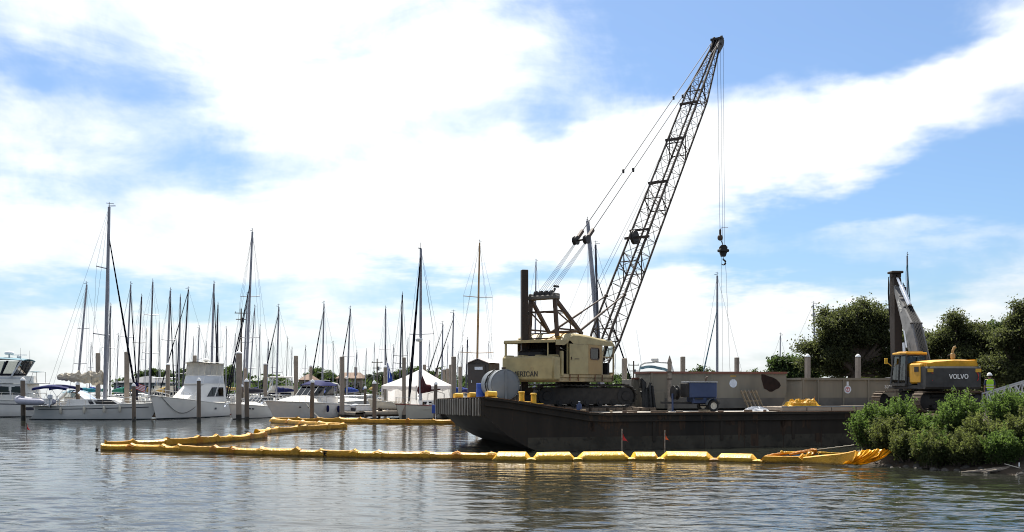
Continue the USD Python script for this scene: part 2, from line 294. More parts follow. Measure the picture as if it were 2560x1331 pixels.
# ------------------------------------------------------------------ mesh helpers
class MB:
    """Collects simple shapes into one mesh."""
    def __init__(s):
        s.v, s.f, s.n = [], [], 0

    def add(s, v, f):
        v, f = np.asarray(v, float), np.asarray(f, int)
        if f.shape[1] == 4:
            f = np.vstack([f[:, [0, 1, 2]], f[:, [0, 2, 3]]])
        s.v.append(v)
        s.f.append(f + s.n)
        s.n += len(v)
        return s

    def tm(s, m):
        return s.add(m.vertices, m.faces)

    def box(s, c, d, rz=0.0, M=None):
        d = np.array(d, float) / 2
        v = np.array([[x, y, z] for x in (-1, 1) for y in (-1, 1) for z in (-1, 1)], float) * d
        if rz:
            cc, ss = math.cos(rz), math.sin(rz)
            v[:, :2] = v[:, :2] @ np.array([[cc, ss], [-ss, cc]])
        if M is not None:
            v = v @ np.asarray(M).T
        return s.add(v + np.array(c, float), BOXF)

    def rbox(s, c, d, b=0.03, rz=0.0):
        d = np.array(d, float) / 2
        b = min(b, d.min() * 0.45)
        pts = []
        for x in (-1, 1):
            for y in (-1, 1):
                for z in (-1, 1):
                    g = np.array([x, y, z])
                    for k in range(3):
                        e = d - b
                        e[k] = d[k]
                        pts.append(g * e)
        h = trimesh.convex.convex_hull(np.array(pts))
        v = np.array(h.vertices)
        if rz:
            cc, ss = math.cos(rz), math.sin(rz)
            v[:, :2] = v[:, :2] @ np.array([[cc, ss], [-ss, cc]])
        return s.add(v + np.array(c, float), h.faces)

    def beam(s, p, q, w, h=None, up=(0, 0, 1)):
        p, q = np.array(p, float), np.array(q, float)
        h = w if h is None else h
        t = q - p
        t /= np.linalg.norm(t) + 1e-12
        a = np.cross(t, up)
        if np.linalg.norm(a) < 1e-4:
            a = np.cross(t, (1, 0, 0))
        a /= np.linalg.norm(a)
        b = np.cross(a, t)
        v = [e + a * w / 2 * i + b * h / 2 * j for e in (p, q) for i in (-1, 1) for j in (-1, 1)]
        return s.add(v, BOXF)

    def tube(s, pts, r, n=8, cap=True):
        p = np.array(pts, float)
        r = np.broadcast_to(np.asarray(r, float), (len(p),))
        t = np.gradient(p, axis=0)
        t /= np.linalg.norm(t, axis=1, keepdims=True) + 1e-12
        ref = np.array([0, 0, 1.0]) if abs(t[:, 2]).mean() < 0.8 else np.array([1.0, 0, 0])
        a = np.cross(t, ref)
        a /= np.linalg.norm(a, axis=1, keepdims=True) + 1e-9
        b = np.cross(t, a)
        ang = np.arange(n) * 2 * PI / n
        v = p[:, None] + r[:, None, None] * (np.cos(ang)[None, :, None] * a[:, None] + np.sin(ang)[None, :, None] * b[:, None])
        i, j = np.meshgrid(np.arange(len(p) - 1), np.arange(n), indexing='ij')
        q = np.stack([i * n + j, (i + 1) * n + j, (i + 1) * n + (j + 1) % n, i * n + (j + 1) % n], -1).reshape(-1, 4)
        f = np.vstack([q[:, [0, 1, 2]], q[:, [0, 2, 3]]])
        v = v.reshape(-1, 3)
        if cap:
            k = len(v)
            v = np.vstack([v, p[0], p[-1]])
            e = (len(p) - 1) * n
            f = np.vstack([f, [[k, x, (x + 1) % n] for x in range(n)], [[k + 1, e + (x + 1) % n, e + x] for x in range(n)]])
        return s.add(v, f)

    def cyl(s, p, q, r, n=12, r2=None):
        return s.tube([p, q], [r, r if r2 is None else r2], n)

    def lathe(s, prof, c=(0, 0, 0), n=16, axis='z'):
        prof = np.array(prof, float)                      # (radius, height)
        ang = np.arange(n) * 2 * PI / n
        v = np.stack([prof[:, 0, None] * np.cos(ang), prof[:, 0, None] * np.sin(ang), np.broadcast_to(prof[:, 1, None], (len(prof), n))], -1).reshape(-1, 3)
        if axis == 'x':
            v = v[:, [2, 0, 1]]
        if axis == 'y':
            v = v[:, [1, 2, 0]]
        i, j = np.meshgrid(np.arange(len(prof) - 1), np.arange(n), indexing='ij')
        q = np.stack([i * n + j, i * n + (j + 1) % n, (i + 1) * n + (j + 1) % n, (i + 1) * n + j], -1).reshape(-1, 4)
        return s.add(v + np.array(c, float), q)

    def ball(s, c, r, sub=2, sc=(1, 1, 1)):
        m = trimesh.creation.icosphere(sub, 1.0)
        return s.add(m.vertices * r * np.array(sc) + np.array(c, float), m.faces)

    def prism(s, poly, h, M=None, off=(0, 0, 0)):
        """poly (2D) extruded along +z by h, then moved by the 3x3 M and off."""
        from shapely.geometry import Polygon
        g = poly if hasattr(poly, 'exterior') else Polygon(poly)
        m = trimesh.creation.extrude_polygon(g, h, engine='earcut')
        v = np.array(m.vertices)
        if M is not None:
            v = v @ np.asarray(M, float).T
        f = m.faces if M is None or np.linalg.det(M) > 0 else m.faces[:, ::-1]
        return s.add(v + np.array(off, float), f)

    def loft(s, rows, close=False, capa=False, capb=False):
        """rows: list of equally long point lists."""
        g = np.array(rows, float)
        m, n = g.shape[:2]
        i, j = np.meshgrid(np.arange(m - 1), np.arange(n if close else n - 1), indexing='ij')
        q = np.stack([i * n + j, i * n + (j + 1) % n, (i + 1) * n + (j + 1) % n, (i + 1) * n + j], -1).reshape(-1, 4)
        f = [np.vstack([q[:, [0, 1, 2]], q[:, [0, 2, 3]]])]
        v = g.reshape(-1, 3)
        for on, r in ((capa, 0), (capb, m - 1)):
            if on:
                k = len(v)
                v = np.vstack([v, g[r].mean(0)])
                idx = np.arange(n) + r * n
                f.append(np.stack([np.full(n, k), idx, np.roll(idx, -1)], 1))
        return s.add(v, np.vstack(f))

    def slab(s, quad, u0, u1, v0, v1, t=0.02, proud=0.006):
        """A thin plate lying on a planar or bilinear quad (a, b, c, d counter-clockwise seen from outside), from u0..u1 and v0..v1."""
        a, b, c, d = [np.array(x, float) for x in quad]
        P = lambda u, v: (a * (1 - u) + b * u) * (1 - v) + (d * (1 - u) + c * u) * v
        n = np.cross(b - a, d - a)
        n /= np.linalg.norm(n)
        w = [P(u0, v0), P(u1, v0), P(u1, v1), P(u0, v1)]
        v = [x + n * (proud - t) for x in w] + [x + n * proud for x in w]
        return s.add(v, [[0, 3, 2, 1], [4, 5, 6, 7], [0, 1, 5, 4], [1, 2, 6, 5], [2, 3, 7, 6], [3, 0, 4, 7]])

    def mesh(s):
        return np.vstack(s.v), np.vstack(s.f)


BOXF = np.array([[0, 1, 3, 2], [4, 6, 7, 5], [0, 4, 5, 1], [2, 3, 7, 6], [0, 2, 6, 4], [1, 5, 7, 3]])
BOXF = np.vstack([BOXF[:, [0, 1, 2]], BOXF[:, [0, 2, 3]]])
USED = {}


def free_path(parent, name):
    p = '%s/%s' % (parent, name)
    k = USED.get(p, -1) + 1
    USED[p] = k
    return p if k == 0 else '%s_%03d' % (p, k)


def root_path(o):
    return '/World' if o is None else str(o.GetPath())


def tag(prim, label=None, cat=None, group=None, kind=None):
    for k, v in (('label', label), ('category', cat), ('group', group), ('kind', kind)):
        if v:
            prim.SetCustomDataByKey(k, v)
    return prim


def thing(name, label, cat, loc=(0, 0, 0), rz=0.0, group=None, scale=None):
    x = UsdGeom.Xform.Define(stage, free_path('/World', name))
    x.AddTranslateOp().Set(Gf.Vec3d(*map(float, loc)))
    x.AddRotateZOp().Set(math.degrees(rz))
    if scale:
        x.AddScaleOp().Set(Gf.Vec3f(*map(float, np.broadcast_to(scale, 3))))
    return tag(x.GetPrim(), label, cat, group)


def part(parent, name, mb, mat, smooth=False, label=None, kind=None):
    mesh = mb.mesh() if isinstance(mb, MB) else mb
    m = usdkit.mesh(stage, free_path(root_path(parent), name), mesh, LOOK[mat], smooth)
    return tag(m.GetPrim(), label, kind=kind)


def copy_of(root, name, loc, rz, label, group, scale=1.0, cat=None):
    """Another of the same thing: its parts by reference."""
    x = UsdGeom.Xform.Define(stage, free_path('/World', name))
    x.GetPrim().GetReferences().AddInternalReference(root.GetPath())
    x.GetPrim().SetInstanceable(True)
    x.ClearXformOpOrder()
    x.AddTranslateOp(opSuffix='here').Set(Gf.Vec3d(*map(float, loc)))
    x.AddRotateZOp(opSuffix='here').Set(math.degrees(rz))
    x.AddScaleOp(opSuffix='here').Set(Gf.Vec3f(*map(float, np.broadcast_to(scale, 3))))
    return tag(x.GetPrim(), label, cat or root.GetCustomDataByKey('category'), group)


def P(px, py, D):
    return np.array([(px - 1280) / F * D, D, EYE - (py - HOR) / F * D])


def G(px, D, z=0.0):
    return np.array([(px - 1280) / F * D, D, z])


def depth_at(py, z=0.0):
    return (EYE - z) * F / (py - HOR)


def to_local(p, loc, rz):
    d = np.array(p, float) - np.array(loc, float)
    c, s = math.cos(-rz), math.sin(-rz)
    return np.array([d[0] * c - d[1] * s, d[0] * s + d[1] * c, d[2]])


# ------------------------------------------------------------------ water
def water_material():
    n = {'g': ('geometry', {}),
         'm1': ('mapping', {'rotation': (0, 0, 0.25), 'scale': (0.6, 1.0, 1.0)}), 'a': ('noise_texture', {'scale': 7.0, 'detail': 3.0, 'roughness': 0.55, 'distortion': 0.4}),
         'x': ('math', {'math_type': 'multiply', 'value2': 0.007}), 'bump': ('bump', {'strength': 1.0, 'distance': 1.0}),
         'p': ('principled_bsdf', {'base_color': (0.014, 0.015, 0.011), 'roughness': 0.025, 'ior': 1.333, 'specular_ior_level': 0.5})}
    l = [('g.position', 'm1.vector'), ('m1.vector', 'a.vector'), ('a.fac', 'x.value1'), ('x.value', 'bump.height'), ('bump.normal', 'p.normal')]
    LOOK['water'] = usdkit.material(stage, '/World/Looks/water', n, l, surface='p.BSDF')


water_material()


def water_mesh():
    """One sheet to the horizon; wind ripples are real waves wherever the eye can tell them apart."""
    geo = lambda a, b, n: a * (b / a) ** (np.arange(1, n + 1) / n)
    ys = np.concatenate([[-200, -20, 8], np.arange(19, 34, 0.07), np.arange(34, 52, 0.10), np.arange(52, 118, 0.26), geo(118, 260, 90), geo(260, 9000, 22)])
    xc = np.arange(-13, 15.5, 0.095)
    xs = np.concatenate([-geo(70, 7000, 14)[::-1], np.arange(-70, -13, 0.32), xc, np.arange(15.6, 40, 0.32), geo(40, 7000, 16)])
    X, Y = np.meshgrid(xs, ys, indexing='ij')
    sp = np.gradient(ys)[None, :] * 0.75 + np.gradient(xs)[:, None] * 0.25
    Z = np.zeros_like(X)
    g2 = np.random.default_rng(12)
    for k in range(46):
        lam = 0.24 * (2.6 / 0.24) ** (g2.random() ** 1.5)
        th = g2.normal() * 0.42 + 0.10
        kx, ky = math.sin(th) * 2 * PI / lam, math.cos(th) * 2 * PI / lam
        amp = 0.0025 * lam ** 0.80
        fade = np.clip((lam / sp - 2.2) / 1.6, 0, 1)
        wob = 0.35 * np.sin(0.21 * X + 0.13 * k) + 0.35 * np.sin(0.17 * Y - 0.3 * k)
        s = np.sin(kx * X + ky * Y + g2.uniform(0, 6.28) + 2.2 * wob)
        Z += amp * fade * (s + 0.25 * (s * s - 0.5))
    gust = meshkit.fbm(np.stack([X * 0.06, Y * 0.035, 0 * X], -1), 3, 41)
    Z *= 0.42 + 1.05 * np.clip((gust - 0.3) / 0.4, 0, 1)
    n = len(ys)
    i, j = np.meshgrid(np.arange(len(xs) - 1), np.arange(n - 1), indexing='ij')
    q = np.stack([i * n + j, (i + 1) * n + j, (i + 1) * n + j + 1, i * n + j + 1], -1).reshape(-1, 4)
    return np.stack([X, Y, Z], -1).reshape(-1, 3), q


tag(part(None, 'water', water_mesh(), 'water', True), kind='structure')

# ------------------------------------------------------------------ land
from shapely.geometry import Polygon, Point
import shapely
land_poly = Polygon([(14.3, 42.6), (15.6, 40.9), (17.0, 39.2), (19.0, 36.6), (24, 31.5), (40, 24), (130, 10), (160, 60), (160, 260), (70, 240), (52, 170), (41, 130), (30, 104), (25.0, 88), (23.2, 74), (22.6, 66), (23.0, 60), (22.4, 57.2), (20.8, 55.2), (17.5, 50.5), (14.9, 45.6)])


def land_height(x, y):
    d = shapely.distance(shapely.boundary(land_poly), shapely.points(x, y))
    inside = shapely.contains_xy(land_poly, x, y)
    q = np.stack([x, y, 0 * x], -1)
    rough = (meshkit.fbm(q * 0.9, 4, 3) - 0.5)
    big = (meshkit.fbm(q * 0.12, 3, 8) - 0.5)
    top = 2.0 + big * 0.25
    up = np.where(d < 1.0, 0.42 * d, np.minimum(0.42 + (d - 1.0) * 0.42, top))
    h = np.where(inside, up, -0.5 * d)
    return np.clip(h + rough * np.clip(d, 0, 1.0) * np.where(inside, 0.28, 0.1), -1.2, 4)


def grid_land(x0, x1, y0, y1, step, drop=0.0):
    xs, ys = np.arange(x0, x1 + step / 2, step), np.arange(y0, y1 + step / 2, step)
    X, Y = np.meshgrid(xs, ys, indexing='ij')
    Z = land_height(X.ravel(), Y.ravel()).reshape(X.shape) - drop
    keep = (Z[:-1, :-1] > -0.9) | (Z[1:, 1:] > -0.9)
    n = len(ys)
    i, j = np.nonzero(keep)
    q = np.stack([i * n + j, (i + 1) * n + j, (i + 1) * n + j + 1, i * n + j + 1], 1)
    used, inv = np.unique(q, return_inverse=True)
    return np.stack([X, Y, Z], -1).reshape(-1, 3)[used], inv.reshape(q.shape)


tag(part(None, 'river_bank', MB().add(*grid_land(13, 46, 22, 72, 0.4)), 'soil', True), kind='structure')
tag(part(None, 'ground', MB().add(*grid_land(13, 165, 8, 262, 2.0, 0.35)), 'soil', True), kind='structure')
# the low far shore behind the marina
rg = np.random.default_rng(5)
far = []
for i, x in enumerate(np.linspace(-88, 420, 60)):
    y = 228 + 10 * math.sin(i * 0.7) + (max(0, -x - 60) * 0.6)
    far.append([(x, y, -0.6), (x, y + 5, 0.9), (x, y + 40, 1.4), (x, 2600, 1.6)])
tag(part(None, 'far_shore', MB().loft(far[::-1]), 'soil', True), kind='structure')

# ------------------------------------------------------------------ boats: common shapes
def hull_lines(L, B, fbb, fbs, rake=0.9, tw=0.8, draft=0.35, flare=0.55, n=18, sheer=1.8):
    """Sections from stern (x = 0) to bow (x = L at the water)."""
    secs = []
    for k in range(n + 1):
        s = k / n
        b = B / 2 * (tw + (1 - tw) * min(1, s / 0.45) ** 0.8) * (max(0.0, 1 - max(0.0, (s - 0.42) / 0.58) ** 2.3))
        b = max(b, 0.012)
        fb = fbs + (fbb - fbs) * s ** sheer
        wl = b * (0.93 - (0.93 - flare) * s ** 1.5)
        mid = b * 0.45 + wl * 0.55
        row = []
        for (yy, zz) in ((b, fb), (b * 0.985, fb * 0.86), (mid, fb * 0.42), (wl, 0.0), (wl * 0.8, -draft * 0.6), (0.0, -draft)):
            row.append((s * L + rake * max(zz, -draft) / fbb * s ** 4, yy, zz))
        secs.append(row)
    return np.array(secs)


def add_hull(root, S, mat, deckmat='deck_paint', stripe='antifoul', rail='gelcoat', band=None):
    full = np.concatenate([S, (S * np.array([1, -1, 1]))[:, -2::-1]], 1)
    h = part(root, 'hull', MB().loft(full, capa=True), mat, 40)
    b = MB()
    for sg in (1, -1):
        w = S[:, 3] * np.array([1, sg, 1]) + np.array([0, sg * 0.012, 0])
        up = S[:, 3] * 0.86 + S[:, 2] * 0.14
        up = up * np.array([1, sg, 1]) + np.array([0, sg * 0.014, 0])
        b.loft([w, up] if sg > 0 else [up, w])
    b.loft([[(-0.012, S[0, 3, 1], 0), (-0.012, -S[0, 3, 1], 0)], [(-0.012, S[0, 3, 1], S[0, 2, 2] * 0.14), (-0.012, -S[0, 3, 1], S[0, 2, 2] * 0.14)]])
    part(h, 'waterline_stripe', b, stripe, 40)
    if band:
        b = MB()
        for sg in (1, -1):
            lo = (S[1:-1, 1] * 0.72 + S[1:-1, 2] * 0.28) * np.array([1, sg, 1]) + np.array([0, sg * 0.01, 0])
            hi = (S[1:-1, 1] * 0.84 + S[1:-1, 2] * 0.16) * np.array([1, sg, 1]) + np.array([0, sg * 0.01, 0])
            b.loft([lo, hi] if sg > 0 else [hi, lo])
        part(h, 'cove_stripe', b, band, 40)
    m = S[:, 0] * np.array([1, 0, 1]) + np.array([0, 0, 0.05])
    e = S[:, 0] * np.array([1, 0.97, 1]) - np.array([0, 0, 0.03])
    part(root, 'deck', MB().loft([e * np.array([1, -1, 1]), m, e]), deckmat, True)
    b = MB()
    for sg in (1, -1):
        b.tube(S[:, 0] * np.array([1, sg, 1]), 0.045, 6)
    part(root, 'rub_rail', b, rail, True)
    return h


def sheer_at(S, x, inset=1.0):
    xs = S[:, 0, 0]
    return np.array([x, np.interp(x, xs, S[:, 0, 1]) * inset, np.interp(x, xs, S[:, 0, 2])])


def pulpit(root, S, x0, x1, h=0.6, n=7, r=0.016, name='bow_rail', mat='chrome'):
    b = MB()
    top = []
    for sg in (1, -1):
        line = []
        for x in np.linspace(x0, x1, n):
            p = sheer_at(S, x, 0.93) * np.array([1, sg, 1])
            b.cyl(p, p + np.array([0.05, 0, h]), r, 5)
            line.append(p + np.array([0.05, 0, h]))
        top.append(line)
    b.tube(top[0] + top[1][::-1], r, 5)
    return part(root, name, b, mat, True)


def frustum(x0, x1, w0, w1, z0, X0, X1, W0, W1, z1):
    """Eight corners: bottom (stern x0 half-width w0, bow x1 half-width w1), top."""
    bt = [(x0, -w0, z0), (x1, -w1, z0), (x1, w1, z0), (x0, w0, z0)]
    tp = [(X0, -W0, z1), (X1, -W1, z1), (X1, W1, z1), (X0, W0, z1)]
    return np.array(bt + tp, float)


FR_F = np.array([[0, 3, 2, 1], [4, 5, 6, 7], [0, 1, 5, 4], [1, 2, 6, 5], [2, 3, 7, 6], [3, 0, 4, 7]])
SIDE = {'starboard': [0, 1, 5, 4], 'front': [1, 2, 6, 5], 'port': [2, 3, 7, 6], 'back': [3, 0, 4, 7]}


def face(fr, side):
    return fr[SIDE[side]]


def house(root, name, fr, mat, round_=0.05):
    m = trimesh.Trimesh(fr, np.vstack([FR_F[:, [0, 1, 2]], FR_F[:, [0, 2, 3]]]), process=False)
    return part(root, name, MB().tm(m), mat)


def windows(parent, fr, side, cells, v0, v1, frame='stripe_dark', glass='window_dark'):
    for (u0, u1) in cells:
        w = part(parent, 'window', MB().slab(face(fr, side), u0, u1, v0, v1, 0.03, 0.012), frame)
        du, dv = (u1 - u0) * 0.05, (v1 - v0) * 0.09
        part(w, 'pane', MB().slab(face(fr, side), u0 + du, u1 - du, v0 + dv, v1 - dv, 0.01, 0.02), glass)


def canopy_shape(x0, x1, w, z, arch=0.25, n=9, m=7, droop=0.0):
    rows = []
    for i in range(n):
        t = i / (n - 1)
        rows.append([(x0 + (x1 - x0) * t, w * u, z + arch * (1 - u * u) * 0.6 + arch * math.sin(PI * t) * 0.7 - droop * (abs(u) > 0.95)) for u in np.linspace(-1, 1, m)])
    return rows


def thick(rows, t=0.03):
    rows = np.array(rows, float)
    b = MB()
    b.loft(rows)
    b.loft((rows - np.array([0, 0, t]))[::-1])
    return b


# ------------------------------------------------------------------ sailboats
BOATNO = [0]


def sailboat(label, D, top, base, stay=None, hull='gelcoat', cover='canvas_navy', jib='canvas_black', mastmat='mast_grey', bow=None, spreaders=(0.55,), H=None, zdeck=1.25, mw=0.13,
             group='sailing boats moored in the marina', jibtop=0.94, furled=True, spreader_half=0.9, boomcover=True, toward=True, extra=None):
    BOATNO[0] += 1
    rg = random.Random(BOATNO[0] * 77)
    zt = P(top[0], top[1], D)[2]
    pxd = HOR + (EYE - zdeck) / D * F
    slope = (base[0] - top[0]) / (base[1] - top[1])
    bx = base[0] + slope * (pxd - base[1])
    foot = G(bx, D, zdeck)
    tip = P(top[0], top[1], D)
    H = tip[2] - zdeck
    L = 2.5 + 0.58 * H
    J = 0.36 * L
    sgn = 1 if (bow if bow is not None else (1 if stay and stay[0] > base[0] else -1)) > 0 else -1
    if stay:
        s2 = (stay[0] - top[0]) / (stay[1] - top[1])
        sx = stay[0] + s2 * (pxd - stay[1])
        proj = abs(sx - bx) / F * D
        a = math.acos(min(0.97, max(0.12, proj / J)))
    else:
        a = math.radians(rg.uniform(55, 75))
    ang = -a if toward else a
    yaw = ang if sgn > 0 else PI - ang
    loc = (foot[0], foot[1], 0.0)
    o = thing('sailboat', label, 'sailboat', loc, yaw, group)
    S = hull_lines(L, L * 0.30, zdeck * 1.12, zdeck * 0.86, 0.7, 0.62, 0.4, 0.5, 14, 1.6)
    S[:, :, 0] -= 0.62 * L
    add_hull(o, S, hull, band='stripe_dark' if hull.startswith('gel') else None, stripe=rg.choice(['antifoul', 'hull_navy', 'hull_red']))
    fr = frustum(-0.22 * L, 0.12 * L, 0.085 * L, 0.05 * L, zdeck * 0.9, -0.20 * L, 0.06 * L, 0.07 * L, 0.035 * L, zdeck + 0.42)
    c = house(o, 'cabin', fr, 'gelcoat')
    for sd in ('port', 'starboard'):
        windows(c, fr, sd, [(0.12, 0.32), (0.38, 0.58), (0.64, 0.82)], 0.35, 0.78)
    # rig
    tl = to_local(tip, loc, yaw)
    m = MB()
    m.tube([(0, 0, zdeck * 0.9), tl * 0.5 + np.array([0, 0, zdeck * 0.5]), tl], [mw, mw * 0.95, mw * 0.7], 8)
    part(o, 'mast', m, mastmat, True)
    b = MB()
    b.cyl(tl, tl + np.array([0, 0, 0.45]), 0.03, 5).box(tl + np.array([0.25, 0, 0.10]), (0.5, 0.08, 0.05)).cyl(tl + np.array([-0.25, 0, 0.32]), tl + np.array([0.3, 0, 0.32]), 0.02, 4)
    part(o, 'masthead_fittings', b, 'mast_dark')
    wires, prev = MB(), None
    for f in spreaders:
        q = np.array([0, 0, zdeck]) * (1 - f) + tl * f
        w = spreader_half * (1.1 - 0.35 * f) * (H / 13)
        sp = MB()
        across = np.array([math.cos(PI / 2 - yaw * 0), 1.0, 0])
        across = np.array([0.0, 1.0, 0.0])
        sp.tube([q - across * w - np.array([0.15, 0, -0.1]), q, q + across * w - np.array([0.15, 0, -0.1])], 0.045, 5)
        part(o, 'spreader', sp, mastmat, True)
        for sg in (1, -1):
            wires.cyl(q + across * w * sg - np.array([0.15, 0, -0.1]), tl, 0.013, 3)
            wires.cyl(q + across * w * sg - np.array([0.15, 0, -0.1]), sheer_at(S, -0.2, 0.95) * np.array([1, sg, 1]), 0.013, 3)
    bowp = np.array([S[-1, 0, 0] - 0.25, 0, S[-1, 0, 2] + 0.1])
    if stay:
        bowp = np.array([J, 0, zdeck + 0.1])
    wires.cyl(tl, np.array([S[0, 0, 0] + 0.1, 0, S[0, 0, 2] + 0.2]), 0.014, 3)
    wires.cyl(tl, bowp, 0.014, 3)
    part(o, 'rigging', wires, 'wire')
    if furled and stay:
        q = np.array([0, 0, zdeck]) * (1 - jibtop) + tl * jibtop
        b = MB()
        b.tube([q, q * 0.5 + bowp * 0.5, bowp * 0.92 + q * 0.08, bowp], [0.04, 0.075, 0.09, 0.05], 7)
        part(o, 'furled_jib', b, jib, True)
    bm = MB()
    be = np.array([-0.40 * L, 0, zdeck + 1.25])
    bs = np.array([-0.1, 0, zdeck + 1.1])
    bm.cyl(bs, be, 0.07, 7)
    part(o, 'boom', bm, mastmat, True)
    if boomcover:
        rows = []
        for k in range(12):
            t = k / 11
            r = 0.30 * (1 - t) ** 0.7 * (0.9 + 0.1 * math.sin(k * 2.1)) + 0.10
            c0 = bs * (1 - t) + be * t + np.array([0, 0, r * 0.8])
            rows.append([c0 + np.array([0, 0.8 * r * math.cos(q), r * math.sin(q) * (1.35 if math.sin(q) > 0 else 0.8)]) for q in np.linspace(0, 2 * PI, 9)[:-1]])
        part(o, 'sail_cover', MB().loft(rows, True, True, True), cover, True)
    pulpit(o, S, S[-1, 0, 0] - 0.24 * L, S[-1, 0, 0] - 0.15, 0.6, 4)
    if extra:
        extra(o, S, L, tl)
    return o, S, L, loc, yaw


def radome(at, r=0.32):
    def f(o, S, L, tl):
        q = np.array([0, 0, 1.2]) * (1 - at) + tl * at
        b = MB()
        b.lathe([(0.0, -0.16), (r * 0.7, -0.14), (r, -0.02), (r, 0.05), (r * 0.8, 0.13), (0.0, 0.16)], q + np.array([0.25, 0, 0]), 14)
        part(o, 'radar_dome', b, 'white_plastic', True)
    return f


D1 = 106.0
# the long white sloop on the left lies side on, with its dinghy in davits
def sloop_extra(o, S, L, tl):
    # bimini over the cockpit, sprayhood, stern rail
    rows = canopy_shape(-6.7, -3.1, 1.45, 3.05, 0.30, 9, 9)
    b = part(o, 'bimini', thick(rows, 0.05), 'canvas_navy', 40)
    for sg in (1, -1):
        e = [q[-1 if sg > 0 else 0] for q in rows]
        part(b, 'side_valance', MB().loft([[(x, y * 1.01, z) for x, y, z in e], [(x, y * 1.03, z - 0.22) for x, y, z in e]]), 'canvas_navy')
    f = MB()
    for x0, x1 in ((-6.4, -5.3), (-3.4, -4.7)):
        for sg in (1, -1):
            f.tube([(x1, sg * 1.4, 1.2), ((x0 + x1) / 2, sg * 1.45, 2.2), (x0, sg * 1.4, 3.02)], 0.022, 5)
    part(b, 'canopy_frame', f, 'chrome', True)
    rows = [[(-2.9 + 1.5 * t, u * 1.15, 1.75 + (1.15 - 0.9 * t ** 2) * (1 - 0.22 * u * u)) for u in np.linspace(-1, 1, 7)] for t in np.linspace(0, 1, 6)]
    part(o, 'sprayhood', MB().loft(rows), 'vinyl_pane', True)
    b = MB()
    for sg in (1, -1):
        for x in (-6.3, -5.5, -4.6, -3.7, -2.6, -1.0, 0.7, 2.2, 3.4):
            p = sheer_at(S, x, 0.96) * np.array([1, sg, 1])
            b.cyl(p, p + np.array([0, 0, 0.6]), 0.016, 4)
        for hh in (0.32, 0.6):
            b.tube([sheer_at(S, x, 0.96) * np.array([1, sg, 1]) + np.array([0, 0, hh]) for x in (-6.3, -4.6, -2.6, 0, 2, 3.4)], 0.010, 4)
    part(o, 'lifelines', b, 'chrome')
    b = MB()
    for x in (-7.6, -7.25):
        for sg in (0.7, -0.7):
            b.tube([(-6.2, sg, 1.2), (-6.5, sg, 2.5), (-7.6, sg, 2.6)], 0.035, 6)
        break
    part(o, 'davits', b, 'chrome', True)
    b = MB()
    for sg in (-1,):
        for x in (-1.0, 0.9, 2.3, -3.5):
            p = sheer_at(S, x, 1.03) * np.array([1, sg, 1])
            b.lathe([(0.0, -0.36), (0.10, -0.30), (0.13, -0.1), (0.13, 0.1), (0.10, 0.30), (0.0, 0.36)], p + np.array([0, -0.05, -0.45]), 8)
    part(o, 'fenders', b, 'rope', True)
    b = MB()
    b.lathe([(0.30, -0.03), (0.34, 0.0), (0.30, 0.03)], (-4.9, 0.1, 2.0), 16, 'x')
    b.cyl((-4.9, 0.1, 1.1), (-4.9, 0.1, 2.0), 0.09, 8)
    part(o, 'steering_wheel', b, 'chrome', True)


